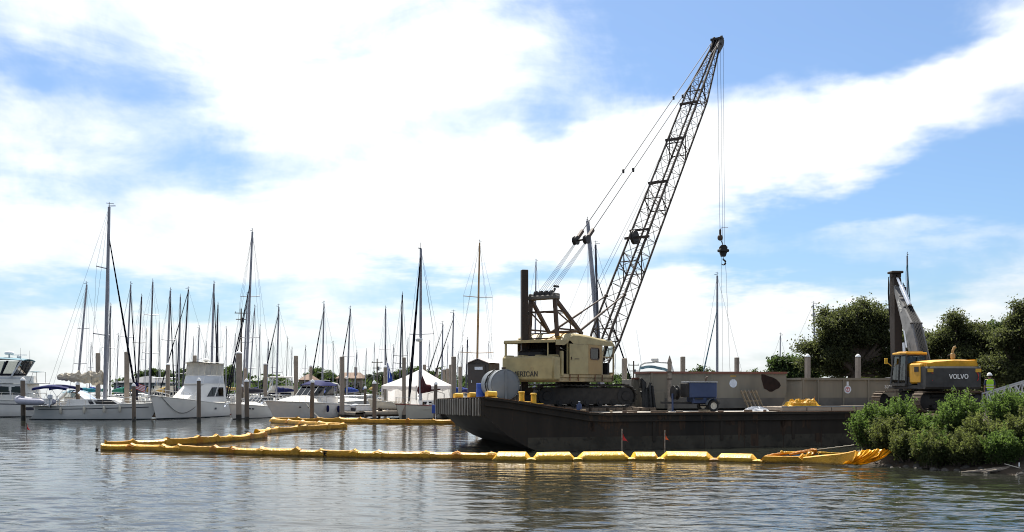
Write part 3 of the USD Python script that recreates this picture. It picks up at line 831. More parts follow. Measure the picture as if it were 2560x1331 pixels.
def front_sloop():
    D = 98.0
    bx = 262.0
    loc = G(bx, D)
    yaw = math.radians(-6)
    o = thing('sailboat', 'long white sloop lying side on with navy bimini and crumpled cream mainsail on its boom', 'sailboat', loc, yaw, 'sailing boats moored in the marina')
    L = 11.3
    S = hull_lines(L, 3.9, 1.62, 1.30, 0.9, 0.72, 0.4, 0.6, 20, 1.5)
    S[:, :, 0] -= 6.6
    S[0, :, 0] += np.array([0.0, 0.15, 0.05, -0.5, -0.4, -0.2])
    add_hull(o, S, 'gelcoat', band='stripe_dark')
    fr = frustum(-3.4, 2.6, 1.25, 0.7, 1.28, -3.2, 1.2, 1.05, 0.5, 1.98)
    c = house(o, 'cabin', fr, 'gelcoat')
    for sd in ('port', 'starboard'):
        w = [(0.10, 0.30), (0.36, 0.46), (0.50, 0.58)]
        windows(c, fr, sd, w if sd == 'port' else [(1 - q, 1 - p) for p, q in w], 0.35, 0.85)
        windows(c, fr, sd, [(0.62, 0.92)] if sd == 'starboard' else [(0.08, 0.38)], 0.30, 0.92)
    zt = P(273, 518, D)
    tl = to_local(zt, loc, yaw)
    part(o, 'mast', MB().tube([(0, 0, 1.9), tl * 0.5 + np.array([0, 0, 0.9]), tl], [0.19, 0.18, 0.13], 10), 'mast_grey', True)
    b = MB()
    b.cyl(tl, tl + np.array([0, 0, 0.5]), 0.03, 5).box(tl + np.array([0.3, 0, 0.1]), (0.7, 0.1, 0.06)).cyl(tl + np.array([-0.3, 0, 0.4]), tl + np.array([0.5, 0, 0.3]), 0.03, 4)
    part(o, 'masthead_fittings', b, 'mast_dark')
    wires = MB()
    for fz, w in ((0.335, 1.55), (0.68, 1.25)):
        q = np.array([0, 0, 1.9]) * (1 - fz) + tl * fz
        part(o, 'spreader', MB().tube([q + np.array([-0.5, w, 0.12]), q, q + np.array([-0.5, -w, 0.12])], 0.055, 6), 'mast_grey', True)
        for sg in (1, -1):
            e = q + np.array([-0.5, sg * w, 0.12])
            wires.cyl(e, tl, 0.014, 3).cyl(e, sheer_at(S, -0.5, 0.95) * np.array([1, sg, 1]), 0.014, 3)
    wires.cyl(tl, (-6.5, 0, 1.5), 0.014, 3)
    part(o, 'rigging', wires, 'wire')
    q = tl * 0.86 + np.array([0, 0, 0.2])
    e = np.array([3.3, 0, 1.9])
    part(o, 'furled_jib', MB().tube([q, q * 0.5 + e * 0.5, q * 0.1 + e * 0.9, e], [0.05, 0.09, 0.11, 0.07], 8), 'canvas_black', True)
    b0, b1 = np.array([-0.2, 0, 3.75]), np.array([-4.9, 0, 4.05])
    part(o, 'boom', MB().cyl(b0, b1, 0.09, 8), 'mast_grey', True)
    rows = []
    r_ = random.Random(4)
    for k in range(30):
        t = k / 29
        r = (0.20 + 0.34 * (1 - t) ** 0.8) * (1 + 0.12 * math.sin(k * 1.7) + r_.uniform(-0.12, 0.12))
        c0 = b0 * (1 - t) + b1 * t + np.array([0, 0, 0.55 * r + 0.12 * math.sin(k * 0.9) * (1 - t)])
        rows.append([c0 + np.array([0.05 * math.sin(j * 3 + k), (0.75 + 0.2 * math.sin(j * 2.6 + k * 0.8)) * r * math.cos(a), r * math.sin(a) * (1.2 + 0.25 * math.sin(j * 1.9 + k * 1.3))]) for j, a in enumerate(np.linspace(0, 2 * PI, 15)[:-1])])
    part(o, 'furled_mainsail', MB().loft(rows, True, True, True), 'sail_white', 30)
    pulpit(o, S, 2.6, 4.5, 0.65, 4)
    sloop_extra(o, S, L, tl)
    # the inflatable tender
    d = thing('dinghy', 'grey inflatable dinghy slung in davits behind the sloop', 'dinghy', loc + np.array([-6.0, -1.9, 1.75]), math.radians(162), scale=1.2)
    pts = [(-1.5, 0.62, 0.0), (-0.6, 0.68, 0.0), (0.5, 0.66, 0.04), (1.2, 0.45, 0.13), (1.55, 0.0, 0.24), (1.2, -0.45, 0.13), (0.5, -0.66, 0.04), (-0.6, -0.68, 0.0), (-1.5, -0.62, 0.0)]
    pts = np.array(pts)
    from scipy.interpolate import CubicSpline
    cs = CubicSpline(np.arange(9), pts)
    fine = cs(np.linspace(0, 8, 40))
    r = np.full(40, 0.26)
    r[[0, -1]] = 0.10
    r[[1, -2]] = 0.2
    part(d, 'tube', MB().tube(fine, r, 12), 'tube_grey', True)
    part(d, 'floor', MB().loft([[(-1.35, -0.55, -0.1), (-1.35, 0.0, -0.25), (-1.35, 0.55, -0.1)], [(0.6, -0.5, -0.08), (0.6, 0, -0.22), (0.6, 0.5, -0.08)], [(1.4, -0.1, 0.1), (1.4, 0, 0.08), (1.4, 0.1, 0.1)]]), 'tube_grey')
    part(d, 'transom', MB().rbox((-1.30, 0, 0.05), (0.06, 1.0, 0.5), 0.02), 'white_plastic')
    part(d, 'bench', MB().rbox((-0.1, 0, 0.15), (0.28, 1.0, 0.05), 0.02), 'white_plastic')
    mo = part(d, 'outboard_motor', MB().rbox((-1.55, 0, 0.42), (0.36, 0.28, 0.40), 0.09).rbox((-1.5, 0, -0.05), (0.14, 0.10, 0.7), 0.03), 'gelcoat_grey')
    part(mo, 'propeller', MB().lathe([(0.0, -0.05), (0.11, 0.0), (0.0, 0.05)], (-1.62, 0, -0.36), 8, 'x'), 'steel_black')


front_sloop()


# ------------------------------------------------------------------ the sport fishing boat
def sportfisher():
    D = 101.5
    yaw = math.radians(180 + 78)                      # bow towards the left and the camera
    L = 11.8
    c, s = math.cos(yaw), math.sin(yaw)
    # the bow at the water stands at photo px 389, its foot at depth D - ...
    Db = D - 4.3
    bow = G(391, Db)
    loc = (bow[0] - c * L, bow[1] - s * L, 0)
    o = thing('sportfishing_boat', 'white sportfishing boat with enclosed flybridge and hardtop, bow pointing out', 'motor yacht', loc, yaw)
    S = hull_lines(L, 3.9, 2.35, 1.40, 1.0, 0.86, 0.5, 0.5, 22, 1.7)
    add_hull(o, S, 'gelcoat', deckmat='gelcoat')
    fr = frustum(0.9, 8.4, 1.66, 0.85, 1.6, 1.0, 4.7, 1.50, 1.10, 3.45)
    h = house(o, 'deckhouse', fr, 'gelcoat')
    windows(h, fr, 'starboard', [(0.07, 0.30), (0.33, 0.54)], 0.30, 0.84)
    windows(h, fr, 'port', [(0.46, 0.67), (0.70, 0.93)], 0.30, 0.84)
    fr2 = frustum(1.0, 4.9, 1.46, 1.10, 3.45, 1.2, 4.5, 1.48, 1.08, 4.4)
    fb = house(o, 'flybridge', fr2, 'gelcoat')
    part(fb, 'venturi_band', MB().slab(face(fr2, 'front'), 0.02, 0.98, 0.1, 0.92, 0.02, 0.015).slab(face(fr2, 'port'), 0.0, 0.96, 0.1, 0.92, 0.02, 0.015).slab(face(fr2, 'starboard'), 0.04, 1.0, 0.1, 0.92, 0.02, 0.015), 'gelcoat_grey')
    # vinyl curtains between the bridge and the hard top, each pane of its own
    fr3 = frustum(1.2, 4.5, 1.44, 1.06, 4.4, 1.1, 4.25, 1.44, 1.06, 5.72)
    fb2 = fb
    for sd, cells in (('front', [(0.02, 0.33), (0.35, 0.65), (0.67, 0.98)]), ('port', [(0.02, 0.31), (0.34, 0.64), (0.67, 0.98)]), ('starboard', [(0.02, 0.33), (0.36, 0.66), (0.69, 0.98)]), ('back', [(0.03, 0.47), (0.53, 0.97)])):
        for u0, u1 in cells:
            part(fb2, 'vinyl_curtain', MB().slab(face(fr3, sd), u0, u1, 0.02, 0.98, 0.012, 0.0), 'clear_vinyl')
    b = MB()
    for k in range(4):
        part(fb, 'bridge_post', MB().cyl(fr3[k], fr3[k + 4], 0.03, 6), 'gelcoat_cream')
    for k, q in ((0, 1), (1, 2), (2, 3), (3, 0)):
        for t in (0.34, 0.66):
            part(fb, 'bridge_post', MB().cyl(fr3[k] * (1 - t) + fr3[q] * t, fr3[k + 4] * (1 - t) + fr3[q + 4] * t, 0.022, 5), 'gelcoat_cream')
    # inside the bridge: console and seat
    part(fb, 'helm_console', MB().rbox((3.6, 0, 4.8), (0.7, 1.6, 0.8), 0.08), 'gelcoat')
    part(fb, 'helm_seat', MB().rbox((2.4, 0.0, 4.75), (0.5, 0.6, 0.12), 0.05).rbox((2.15, 0, 5.1), (0.12, 0.6, 0.65), 0.05).cyl((2.4, 0, 4.3), (2.4, 0, 4.7), 0.06, 6), 'gelcoat')
    rows = [[(0.7 + 4.0 * t, u * (1.62 - 0.42 * t ** 2), 5.74 + 0.10 * (1 - u * u)) for u in np.linspace(-1, 1, 9)] for t in np.linspace(0, 1, 9)]
    ht = part(o, 'hard_top', thick(rows, 0.10), 'gelcoat_cream', 40)
    part(ht, 'radar_dome', MB().lathe([(0, 0), (0.30, 0.0), (0.36, 0.08), (0.34, 0.2), (0.15, 0.28), (0, 0.29)], (2.6, 0.2, 5.92), 14).cyl((2.6, .2, 5.7), (2.6, .2, 5.94), .15, 8), 'white_plastic', True)
    part(ht, 'antenna', MB().tube([(1.6, 1.2, 5.8), (1.5, 1.25, 7.8), (1.42, 1.28, 9.4)], [0.03, 0.02, 0.012], 5), 'white_plastic')
    for sg in (1, -1):
        part(o, 'outrigger', MB().tube([(3.0, sg * 1.62, 2.4), (2.4, sg * 1.9, 4.4), (1.6, sg * 2.05, 6.9)], [0.035, 0.03, 0.018], 5), 'chrome', True)
    part(o, 'cockpit_coaming', MB().rbox((0.12, 0, 1.42), (0.2, 3.1, 0.25), 0.05).rbox((0.5, 1.58, 1.5), (1.0, 0.22, 0.22), 0.05).rbox((0.5, -1.58, 1.5), (1.0, 0.22, 0.22), 0.05), 'gelcoat')
    part(o, 'bow_pulpit', MB().loft([[(L - 0.1, -0.25, 2.22), (L - 0.1, 0.25, 2.22), (L - 0.1, 0.25, 2.32), (L - 0.1, -0.25, 2.32)], [(L + 1.75, -0.14, 2.40), (L + 1.75, 0.14, 2.40), (L + 1.75, 0.14, 2.47), (L + 1.75, -0.14, 2.47)]], True, True, True), 'gelcoat')
    pulpit(o, S, 6.5, L + 0.6, 0.68, 8, 0.022)
    part(o, 'cleat', MB().rbox((10.8, 0.6, 2.05), (0.3, 0.06, 0.12), 0.02).rbox((10.8, -0.6, 2.05), (0.3, 0.06, 0.12), 0.02), 'chrome')
    b = MB()
    b.slab([S[7, 2] * 1, S[6, 2] * 1, S[6, 1], S[7, 1]], 0.1, 0.9, 0.25, 0.55, 0.01, 0.02)
    part(o, 'hull_vent', b, 'stripe_dark')
    # drooping spring line along the near side of the bow (port)
    p0, p1 = sheer_at(S, 11.8) * np.array([1, 1, 1]), sheer_at(S, 6.6)
    t = np.linspace(0, 1, 18)[:, None]
    line = p0 * (1 - t) + p1 * t
    line[:, 2] -= 1.35 * np.sin(PI * t[:, 0]) * (0.92 + 0.25 * t[:, 0])
    line[:, 1] = [np.interp(z, [0, 1.0, 2.3], [np.interp(x, S[:, 3, 0], S[:, 3, 1]), np.interp(x, S[:, 2, 0], S[:, 2, 1]), np.interp(x, S[:, 0, 0], S[:, 0, 1])]) + 0.08 for x, _, z in line]
    part(o, 'mooring_line', MB().tube(line, 0.022, 5), 'steel_black', True)


sportfisher()


# ------------------------------------------------------------------ motor cruisers
def cruiser(label, px, D, yaw, L, B, fbb, fbs, top='canvas_navy', hull='gelcoat', arch=True, cat='motorboat', hull_band=None, canopy=True, hs=1.0, rake=0.10, name='motor_cruiser'):
    """px: where the bow stands at the water."""
    c, s = math.cos(yaw), math.sin(yaw)
    bow = G(px, D)
    o = thing(name, label, cat, (bow[0] - c * L, bow[1] - s * L, 0), yaw)
    S = hull_lines(L, B, fbb, fbs, L * rake, 0.88, 0.45, 0.48, 20, 1.4)
    add_hull(o, S, hull, deckmat='gelcoat', band=hull_band)
    k = L / 11.0
    w = B / 2
    # rounded foredeck trunk
    rows = []
    for t in np.linspace(0, 1, 12):
        x = (3.6 + 6.6 * t) * k
        e = sheer_at(S, x)
        hh = 0.62 * k * hs * max(0, (1 - t ** 2.2)) + 0.02
        rows.append([(x, e[1] * 0.86 * u, e[2] + 0.03 + hh * (1 - abs(u) ** 2.6)) for u in np.linspace(-1, 1, 11)])
    part(o, 'foredeck_trunk', MB().loft(rows, capa=True), 'gelcoat', 50)
    zc = sheer_at(S, 4.4 * k)[2]
    fr = frustum(2.2 * k, 5.9 * k, 0.80 * w, 0.50 * w, zc + 0.55 * k * hs, 2.2 * k, 4.5 * k, 0.74 * w, 0.50 * w, zc + 1.35 * k * hs)
    ws = MB()
    for q in range(4):
        ws.cyl(fr[q], fr[q + 4], 0.035, 6)
        ws.cyl(fr[q + 4], fr[4 + (q + 1) % 4], 0.04, 6)
        ws.cyl(fr[q], fr[(q + 1) % 4], 0.04, 6)
    for t in (0.34, 0.67):
        ws.cyl(fr[1] * (1 - t) + fr[2] * t, fr[5] * (1 - t) + fr[6] * t, 0.025, 5)
    ws = part(o, 'windscreen', ws, 'gelcoat')
    for u0, u1 in ((0.02, 0.33), (0.35, 0.66), (0.68, 0.98)):
        part(ws, 'pane', MB().slab(face(fr, 'front'), u0, u1, 0.03, 0.97, 0.012, 0.0), 'window_clear')
    for sd in ('port', 'starboard'):
        for u0, u1 in ((0.02, 0.48), (0.52, 0.98)):
            part(ws, 'pane', MB().slab(face(fr, sd), u0, u1, 0.03, 0.97, 0.012, 0.0), 'window_clear')
    part(o, 'cockpit', MB().rbox((3.1 * k, 0, zc + 0.3 * k), (3.6 * k, 1.5 * w, 0.8 * k), 0.1).rbox((4.0 * k, 0.3 * w, zc + 0.75 * k), (0.4 * k, 0.5 * w, 0.5 * k), 0.1), 'gelcoat')
    if canopy:
        rows = []
        for t in np.linspace(0, 1, 10):
            x = (1.1 + 3.6 * t) * k
            rows.append([(x, 0.84 * w * (1 - 0.25 * t ** 3) * u, zc + 1.36 * k * hs + 0.42 * k * hs * (1 - abs(u) ** 3.0) * (1 - 0.75 * abs(2 * t - 1) ** 2.4)) for u in np.linspace(-1, 1, 13)])
        cn = part(o, 'canopy', thick(rows, 0.03), top, True)
        for sg in (1, -1):
            side = MB()
            fr4 = [(1.1 * k, sg * 0.84 * w, zc + 1.36 * k * hs), (2.15 * k, sg * 0.83 * w, zc + 1.36 * k * hs), (2.3 * k, sg * 0.82 * w, zc + 0.55 * k * hs), (0.6 * k, sg * 0.88 * w, zc + 0.35 * k)]
            side.add(fr4, [[0, 1, 2, 3]])
            part(cn, 'side_curtain', side, 'vinyl_pane')
        part(cn, 'canopy_hatch', MB().rbox((2.6 * k, 0, zc + 1.80 * k * hs), (0.9 * k, 1.0 * w, 0.05), 0.02), 'white_plastic')
    if arch:
        b = MB()
        for sg in (1, -1):
            b.tube([(0.6 * k, sg * 0.92 * w, zc + 0.2 * k), (1.2 * k, sg * 0.90 * w, zc + 0.9 * k * hs), (1.7 * k, sg * 0.80 * w, zc + 1.5 * k * hs)], [0.16 * k, 0.13 * k, 0.1 * k], 7)
        b.tube([(1.7 * k, -0.80 * w, zc + 1.5 * k * hs), (1.75 * k, 0, zc + 1.62 * k * hs), (1.7 * k, 0.80 * w, zc + 1.5 * k * hs)], 0.1 * k, 7)
        part(o, 'radar_arch', b, 'gelcoat', True)
    pulpit(o, S, 4.4 * k, L + 0.5, 0.62, 9, 0.022)
    ml = sheer_at(S, 8.2 * k)
    t = np.linspace(0, 1, 12)[:, None]
    if hs > 1.2:
        q = ml * (1 - t) + np.array([L - 1.0, ml[1] + 3.2, 0.0]) * t
        q[:, 2] -= 0.25 * np.sin(PI * t[:, 0])
        part(o, 'mooring_line', MB().tube(q, 0.02, 5), 'rope', True)
        for x in (2.2, 4.6):
            e = sheer_at(S, x * k)
            part(o, 'fender', MB().lathe([(0.0, -0.36), (0.11, -0.30), (0.14, -0.1), (0.14, 0.1), (0.11, 0.30), (0.0, 0.36)], (e[0], e[1] + 0.12, e[2] - 0.55), 8), 'canvas_navy', True)
    b = MB()
    for x in (7.6, 8.4):
        for sg in (1, -1):
            e = sheer_at(S, x * k)
            i = np.argmin(abs(S[:, 1, 0] - x * k))
            b.ball(S[i, 1] * 0.55 * np.array([1, sg, 1]) + S[i, 2] * 0.45 * np.array([1, sg, 1]) + np.array([0, 0, 0.12]), 0.2, 1, (1.3, 0.3, 0.5))
    part(o, 'porthole', b, 'stripe_dark')
    if hull_band is None:
        p = S[-1, 0]
        part(o, 'anchor', MB().beam((p[0] - 0.3, 0, p[2] + 0.06), (p[0] + 0.55, 0, p[2] - 0.05), 0.10, 0.08).loft([[(p[0] + 0.35, -0.22, p[2] - 0.1), (p[0] + 0.35, 0.22, p[2] - 0.1)], [(p[0] + 0.75, -0.05, p[2] - 0.3), (p[0] + 0.75, 0.05, p[2] - 0.3)]]), 'chrome')
    return o, S


cruiser('white express cruiser with rounded navy canvas top over its windscreen', 690, 93.5, math.radians(180 + 71), 10.6, 3.8, 1.9, 1.45, hull='gelcoat', cat='motor yacht', hs=1.32, rake=0.17)
cruiser('low white cabin boat squeezed between the sportfishing boat and the express cruiser', 582, 98, math.radians(180 + 74), 7.6, 2.7, 1.55, 1.05, 'canvas_blue', canopy=False, arch=False, name='cabin_boat')
cruiser('white cabin boat with bright blue cover moored behind the tall piling beside the express cruiser', 930, 122, math.radians(28), 9.4, 3.4, 1.6, 1.2, 'canvas_blue', hull='gelcoat', cat='motorboat', name='cabin_boat')
cruiser('white cabin boat with tan hull band far behind the small skiff', 1010, 138, math.radians(160), 8.4, 3.2, 1.6, 1.2, 'canvas_slate', cat='motorboat', hull_band='stripe_dark', name='cabin_boat')
cruiser('white cabin boat with slate canopy moored behind the long sloop', 330, 128, math.radians(20), 9.0, 3.3, 1.7, 1.2, 'canvas_slate', cat='motorboat', name='cabin_boat')


# ------------------------------------------------------------------ flybridge yachts: trawler at the left edge and two behind
def trawler():
    D = 107.0
    yaw = math.radians(180 + 8)
    L = 13.5
    stern = G(112, D)
    o = thing('trawler_yacht', 'tall white trawler yacht cut by the frame with tinted flybridge enclosure and radar', 'motor yacht', stern, yaw)
    S = hull_lines(L, 4.6, 2.6, 1.75, 0.8, 0.9, 0.5, 0.7, 18, 1.8)
    add_hull(o, S, 'gelcoat', deckmat='gelcoat', band='stripe_dark')
    fr = frustum(0.9, 8.8, 2.0, 1.7, 1.75, 1.2, 8.2, 1.95, 1.6, 3.55)
    h = house(o, 'saloon', fr, 'gelcoat')
    windows(h, fr, 'port', [(0.30, 0.52), (0.53, 0.75), (0.77, 0.90)], 0.34, 0.84)
    windows(h, fr, 'starboard', [(0.10, 0.23), (0.25, 0.47), (0.48, 0.70)], 0.34, 0.84)
    fr2 = frustum(1.35, 8.9, 2.05, 1.75, 3.58, 1.5, 8.5, 2.0, 1.7, 4.35)
    fb = house(o, 'flybridge', fr2, 'gelcoat')
    part(fb, 'venturi_band', MB().slab(face(fr2, 'port'), 0.10, 0.98, 0.62, 0.80, 0.02, 0.015), 'gelcoat_grey')
    fr3 = frustum(2.55, 7.6, 1.95, 1.7, 4.37, 1.75, 7.3, 1.92, 1.65, 5.95)
    for sd, cells in (('port', [(0.02, 0.25), (0.27, 0.50), (0.52, 0.74), (0.76, 0.98)]), ('starboard', [(0.02, 0.25), (0.27, 0.50), (0.52, 0.74), (0.76, 0.98)]), ('back', [(0.03, 0.32), (0.35, 0.65), (0.68, 0.97)]), ('front', [(0.03, 0.32), (0.35, 0.65), (0.68, 0.97)])):
        for u0, u1 in cells:
            w = part(fb, 'enclosure_frame', MB().slab(face(fr3, sd), u0 - 0.01, u1 + 0.01, 0.0, 0.14, 0.03, 0.01).slab(face(fr3, sd), u0 - 0.012, u0 + 0.012, 0.14, 1.0, 0.03, 0.01).slab(face(fr3, sd), u1 - 0.012, u1 + 0.012, 0.14, 1.0, 0.03, 0.01), 'canvas_black')
            part(w, 'pane', MB().slab(face(fr3, sd), u0 + 0.012, u1 - 0.012, 0.14, 1.0, 0.012, 0.0), 'vinyl_pane')
    rows = canopy_shape(1.55, 7.6, 2.0, 5.97, 0.30, 11, 11)
    part(o, 'bimini', thick(rows, 0.06), 'canvas_slate', 40)
    part(o, 'arch', MB().beam((2.75, 2.08, 4.2), (1.65, 2.04, 6.05), 0.10, 0.14).beam((2.75, -2.08, 4.2), (1.65, -2.04, 6.05), 0.10, 0.14), 'gelcoat_grey')
    part(o, 'radar_dome', MB().lathe([(0, 0), (0.40, 0.0), (0.48, 0.12), (0.45, 0.28), (0.2, 0.38), (0, 0.40)], (3.5, 0.3, 6.62), 16).cyl((3.5, 0.3, 6.1), (3.5, 0.3, 6.66), 0.09, 8), 'white_plastic', True)
    part(o, 'radar_scanner', MB().rbox((2.7, -0.3, 6.62), (1.5, 0.12, 0.09), 0.03, 0.2).rbox((2.7, -0.3, 6.4), (0.4, 0.36, 0.32), 0.08), 'white_plastic')
    part(o, 'antenna', MB().tube([(5.2, 1.2, 6.2), (5.2, 1.25, 8.0)], [0.02, 0.012], 5).tube([(2.0, 1.4, 6.1), (2.0, 1.42, 7.3)], [0.02, 0.012], 5).tube([(1.9, -1.2, 6.1), (1.9, -1.2, 7.1)], [0.02, 0.012], 5), 'wire')
    part(o, 'aft_canopy', thick(canopy_shape(0.35, 1.5, 1.5, 4.78, 0.06, 4, 5), 0.05), 'canvas_slate')
    part(o, 'aft_canopy_frame', MB().tube([(0.4, 1.45, 3.6), (0.4, 1.45, 4.8)], 0.025, 5).tube([(1.1, 1.45, 3.6), (0.7, 1.45, 4.8)], 0.02, 5).tube([(0.4, -1.45, 3.6), (0.4, -1.45, 4.8)], 0.025, 5), 'steel_black')
    part(o, 'boat_deck_overhang', MB().rbox((0.9, 0, 3.56), (1.7, 4.0, 0.12), 0.04), 'gelcoat')
    rail = MB()
    for sg in (1, -1):
        for x in np.linspace(0.4, 8, 8):
            e = sheer_at(S, x, 0.96) * np.array([1, sg, 1])
            rail.cyl(e, e + np.array([0, 0, 0.75]), 0.018, 4)
        rail.tube([sheer_at(S, x, 0.96) * np.array([1, sg, 1]) + np.array([0, 0, 0.75]) for x in np.linspace(0.4, 8, 8)], 0.02, 4)
    part(o, 'side_rail', rail, 'chrome')
    part(o, 'hull_vent', MB().slab([(1.3, 2.33, 0.7), (0.3, 2.2, 0.7), (0.3, 2.24, 1.1), (1.3, 2.36, 1.1)], 0.1, 0.9, 0.1, 0.9, 0.03, 0.03), 'stripe_dark')
    part(o, 'porthole', MB().rbox((5.0, 1.9, 2.25), (0.25, 0.2, 0.35), 0.05).rbox((5.6, 1.9, 2.25), (0.25, 0.2, 0.35), 0.05), 'stripe_dark')
    part(o, 'tender_cover', MB().ball((4.4, 1.3, 3.65), 1.0, 2, (1.7, 0.5, 0.32)), 'tarp_white', True)


trawler()


def small_flybridge(label, px, D, yaw, scale=1.0):
    o = thing('sportfishing_boat', label, 'motor yacht', G(px, D), yaw)
    L = 9.5 * scale
    S = hull_lines(L, 3.4 * scale, 1.7, 1.0, 0.9, 0.85, 0.4, 0.5, 14, 1.7)
    S[:, :, 0] -= L * 0.5
    add_hull(o, S, 'gelcoat_cream', deckmat='gelcoat_cream')
    fr = frustum(-2.4, 2.4, 1.3, 0.9, 1.2, -2.2, 1.2, 1.15, 0.85, 2.6)
    h = house(o, 'deckhouse', fr, 'gelcoat_cream')
    windows(h, fr, 'front', [(0.05, 0.48), (0.52, 0.95)], 0.35, 0.88)
    for sd in ('port', 'starboard'):
        windows(h, fr, sd, [(0.08, 0.45), (0.5, 0.9)], 0.35, 0.8)
    fr2 = frustum(-2.2, 0.9, 1.2, 0.95, 2.62, -2.2, 0.7, 1.2, 0.9, 3.3)
    house(o, 'flybridge', fr2, 'gelcoat_cream')
    fr3 = frustum(-2.1, 0.7, 1.15, 0.9, 3.3, -2.0, 0.5, 1.15, 0.9, 4.5)
    b = MB()
    for k in range(4):
        b.cyl(fr3[k], fr3[k + 4], 0.05, 6)
        b.cyl(fr3[k], fr3[(k + 1) % 4 + 4], 0.025, 5)
    part(o, 'tower_frame', b, 'chrome')
    part(o, 'hard_top', thick([[(-2.3 + 3.3 * t, 1.3 * u, 4.5 + 0.1 * (1 - u * u)) for u in np.linspace(-1, 1, 5)] for t in np.linspace(0, 1, 4)], 0.08), 'gelcoat')
    part(o, 'antenna', MB().tube([(0, 0.6, 4.5), (0, 0.65, 8.2)], [0.03, 0.012], 5).lathe([(0, 0), (0.25, 0.02), (0.25, 0.18), (0, 0.25)], (-0.8, 0, 4.6), 10), 'white_plastic')
    pulpit(o, S, 1.5, S[-1, 0, 0] - 0.2, 0.6, 5)
    return o


small_flybridge('cream sportfishing boat with open pipe tower far behind the express cruiser', 690, 140, math.radians(205), 1.0)
small_flybridge('cream flybridge boat hidden behind the furled sails and flag beside the sportfishing boat', 402, 150, math.radians(190), 0.85)


# center console behind the barge: only its white arch stands above the hopper
def center_console():
    o = thing('fishing_boat', 'fishing boat whose white pipe arch and folded navy top rise behind the dumpsters', 'motorboat', G(1640, 86), math.radians(65))
    S = hull_lines(8.6, 2.8, 1.5, 1.0, 0.8, 0.9, 0.4, 0.5, 14, 1.6)
    S[:, :, 0] -= 4.0
    add_hull(o, S, 'gelcoat', deckmat='gelcoat')
    part(o, 'console', MB().rbox((0.5, 0, 1.6), (0.9, 1.0, 1.2), 0.12), 'gelcoat')
    b = MB()
    for x in (0.0,):
        b.tube([(x, -1.52, 1.0), (x, -1.52, 4.55), (x, -1.36, 5.1), (x, -1.0, 5.28), (x, 0, 5.36), (x, 1.0, 5.28), (x, 1.36, 5.1), (x, 1.52, 4.55), (x, 1.52, 1.0)], 0.075, 8)
    part(o, 'pipe_arch', b, 'gelcoat', True)
    part(o, 'light_bar', MB().rbox((0, 0.1, 5.56), (0.3, 0.62, 0.26), 0.07), 'gelcoat')
    rows = [[(-0.3 + 0.12 * math.sin(v * 9), v * 1.4, 4.92 - 0.25 * max(0, -v) ** 2 * 2 + 0.05 * math.sin(v * 5) + dz) for v in np.linspace(-1, 1, 14)] for dz in (-0.14, 0.0, 0.1)]
    part(o, 'folded_top', MB().loft(rows), 'canvas_slate', True)
    part(o, 'antenna', MB().tube([(0, 1.3, 5.1), (0.1, 1.8, 8.2)], [0.02, 0.01], 4), 'white_plastic')


center_console()

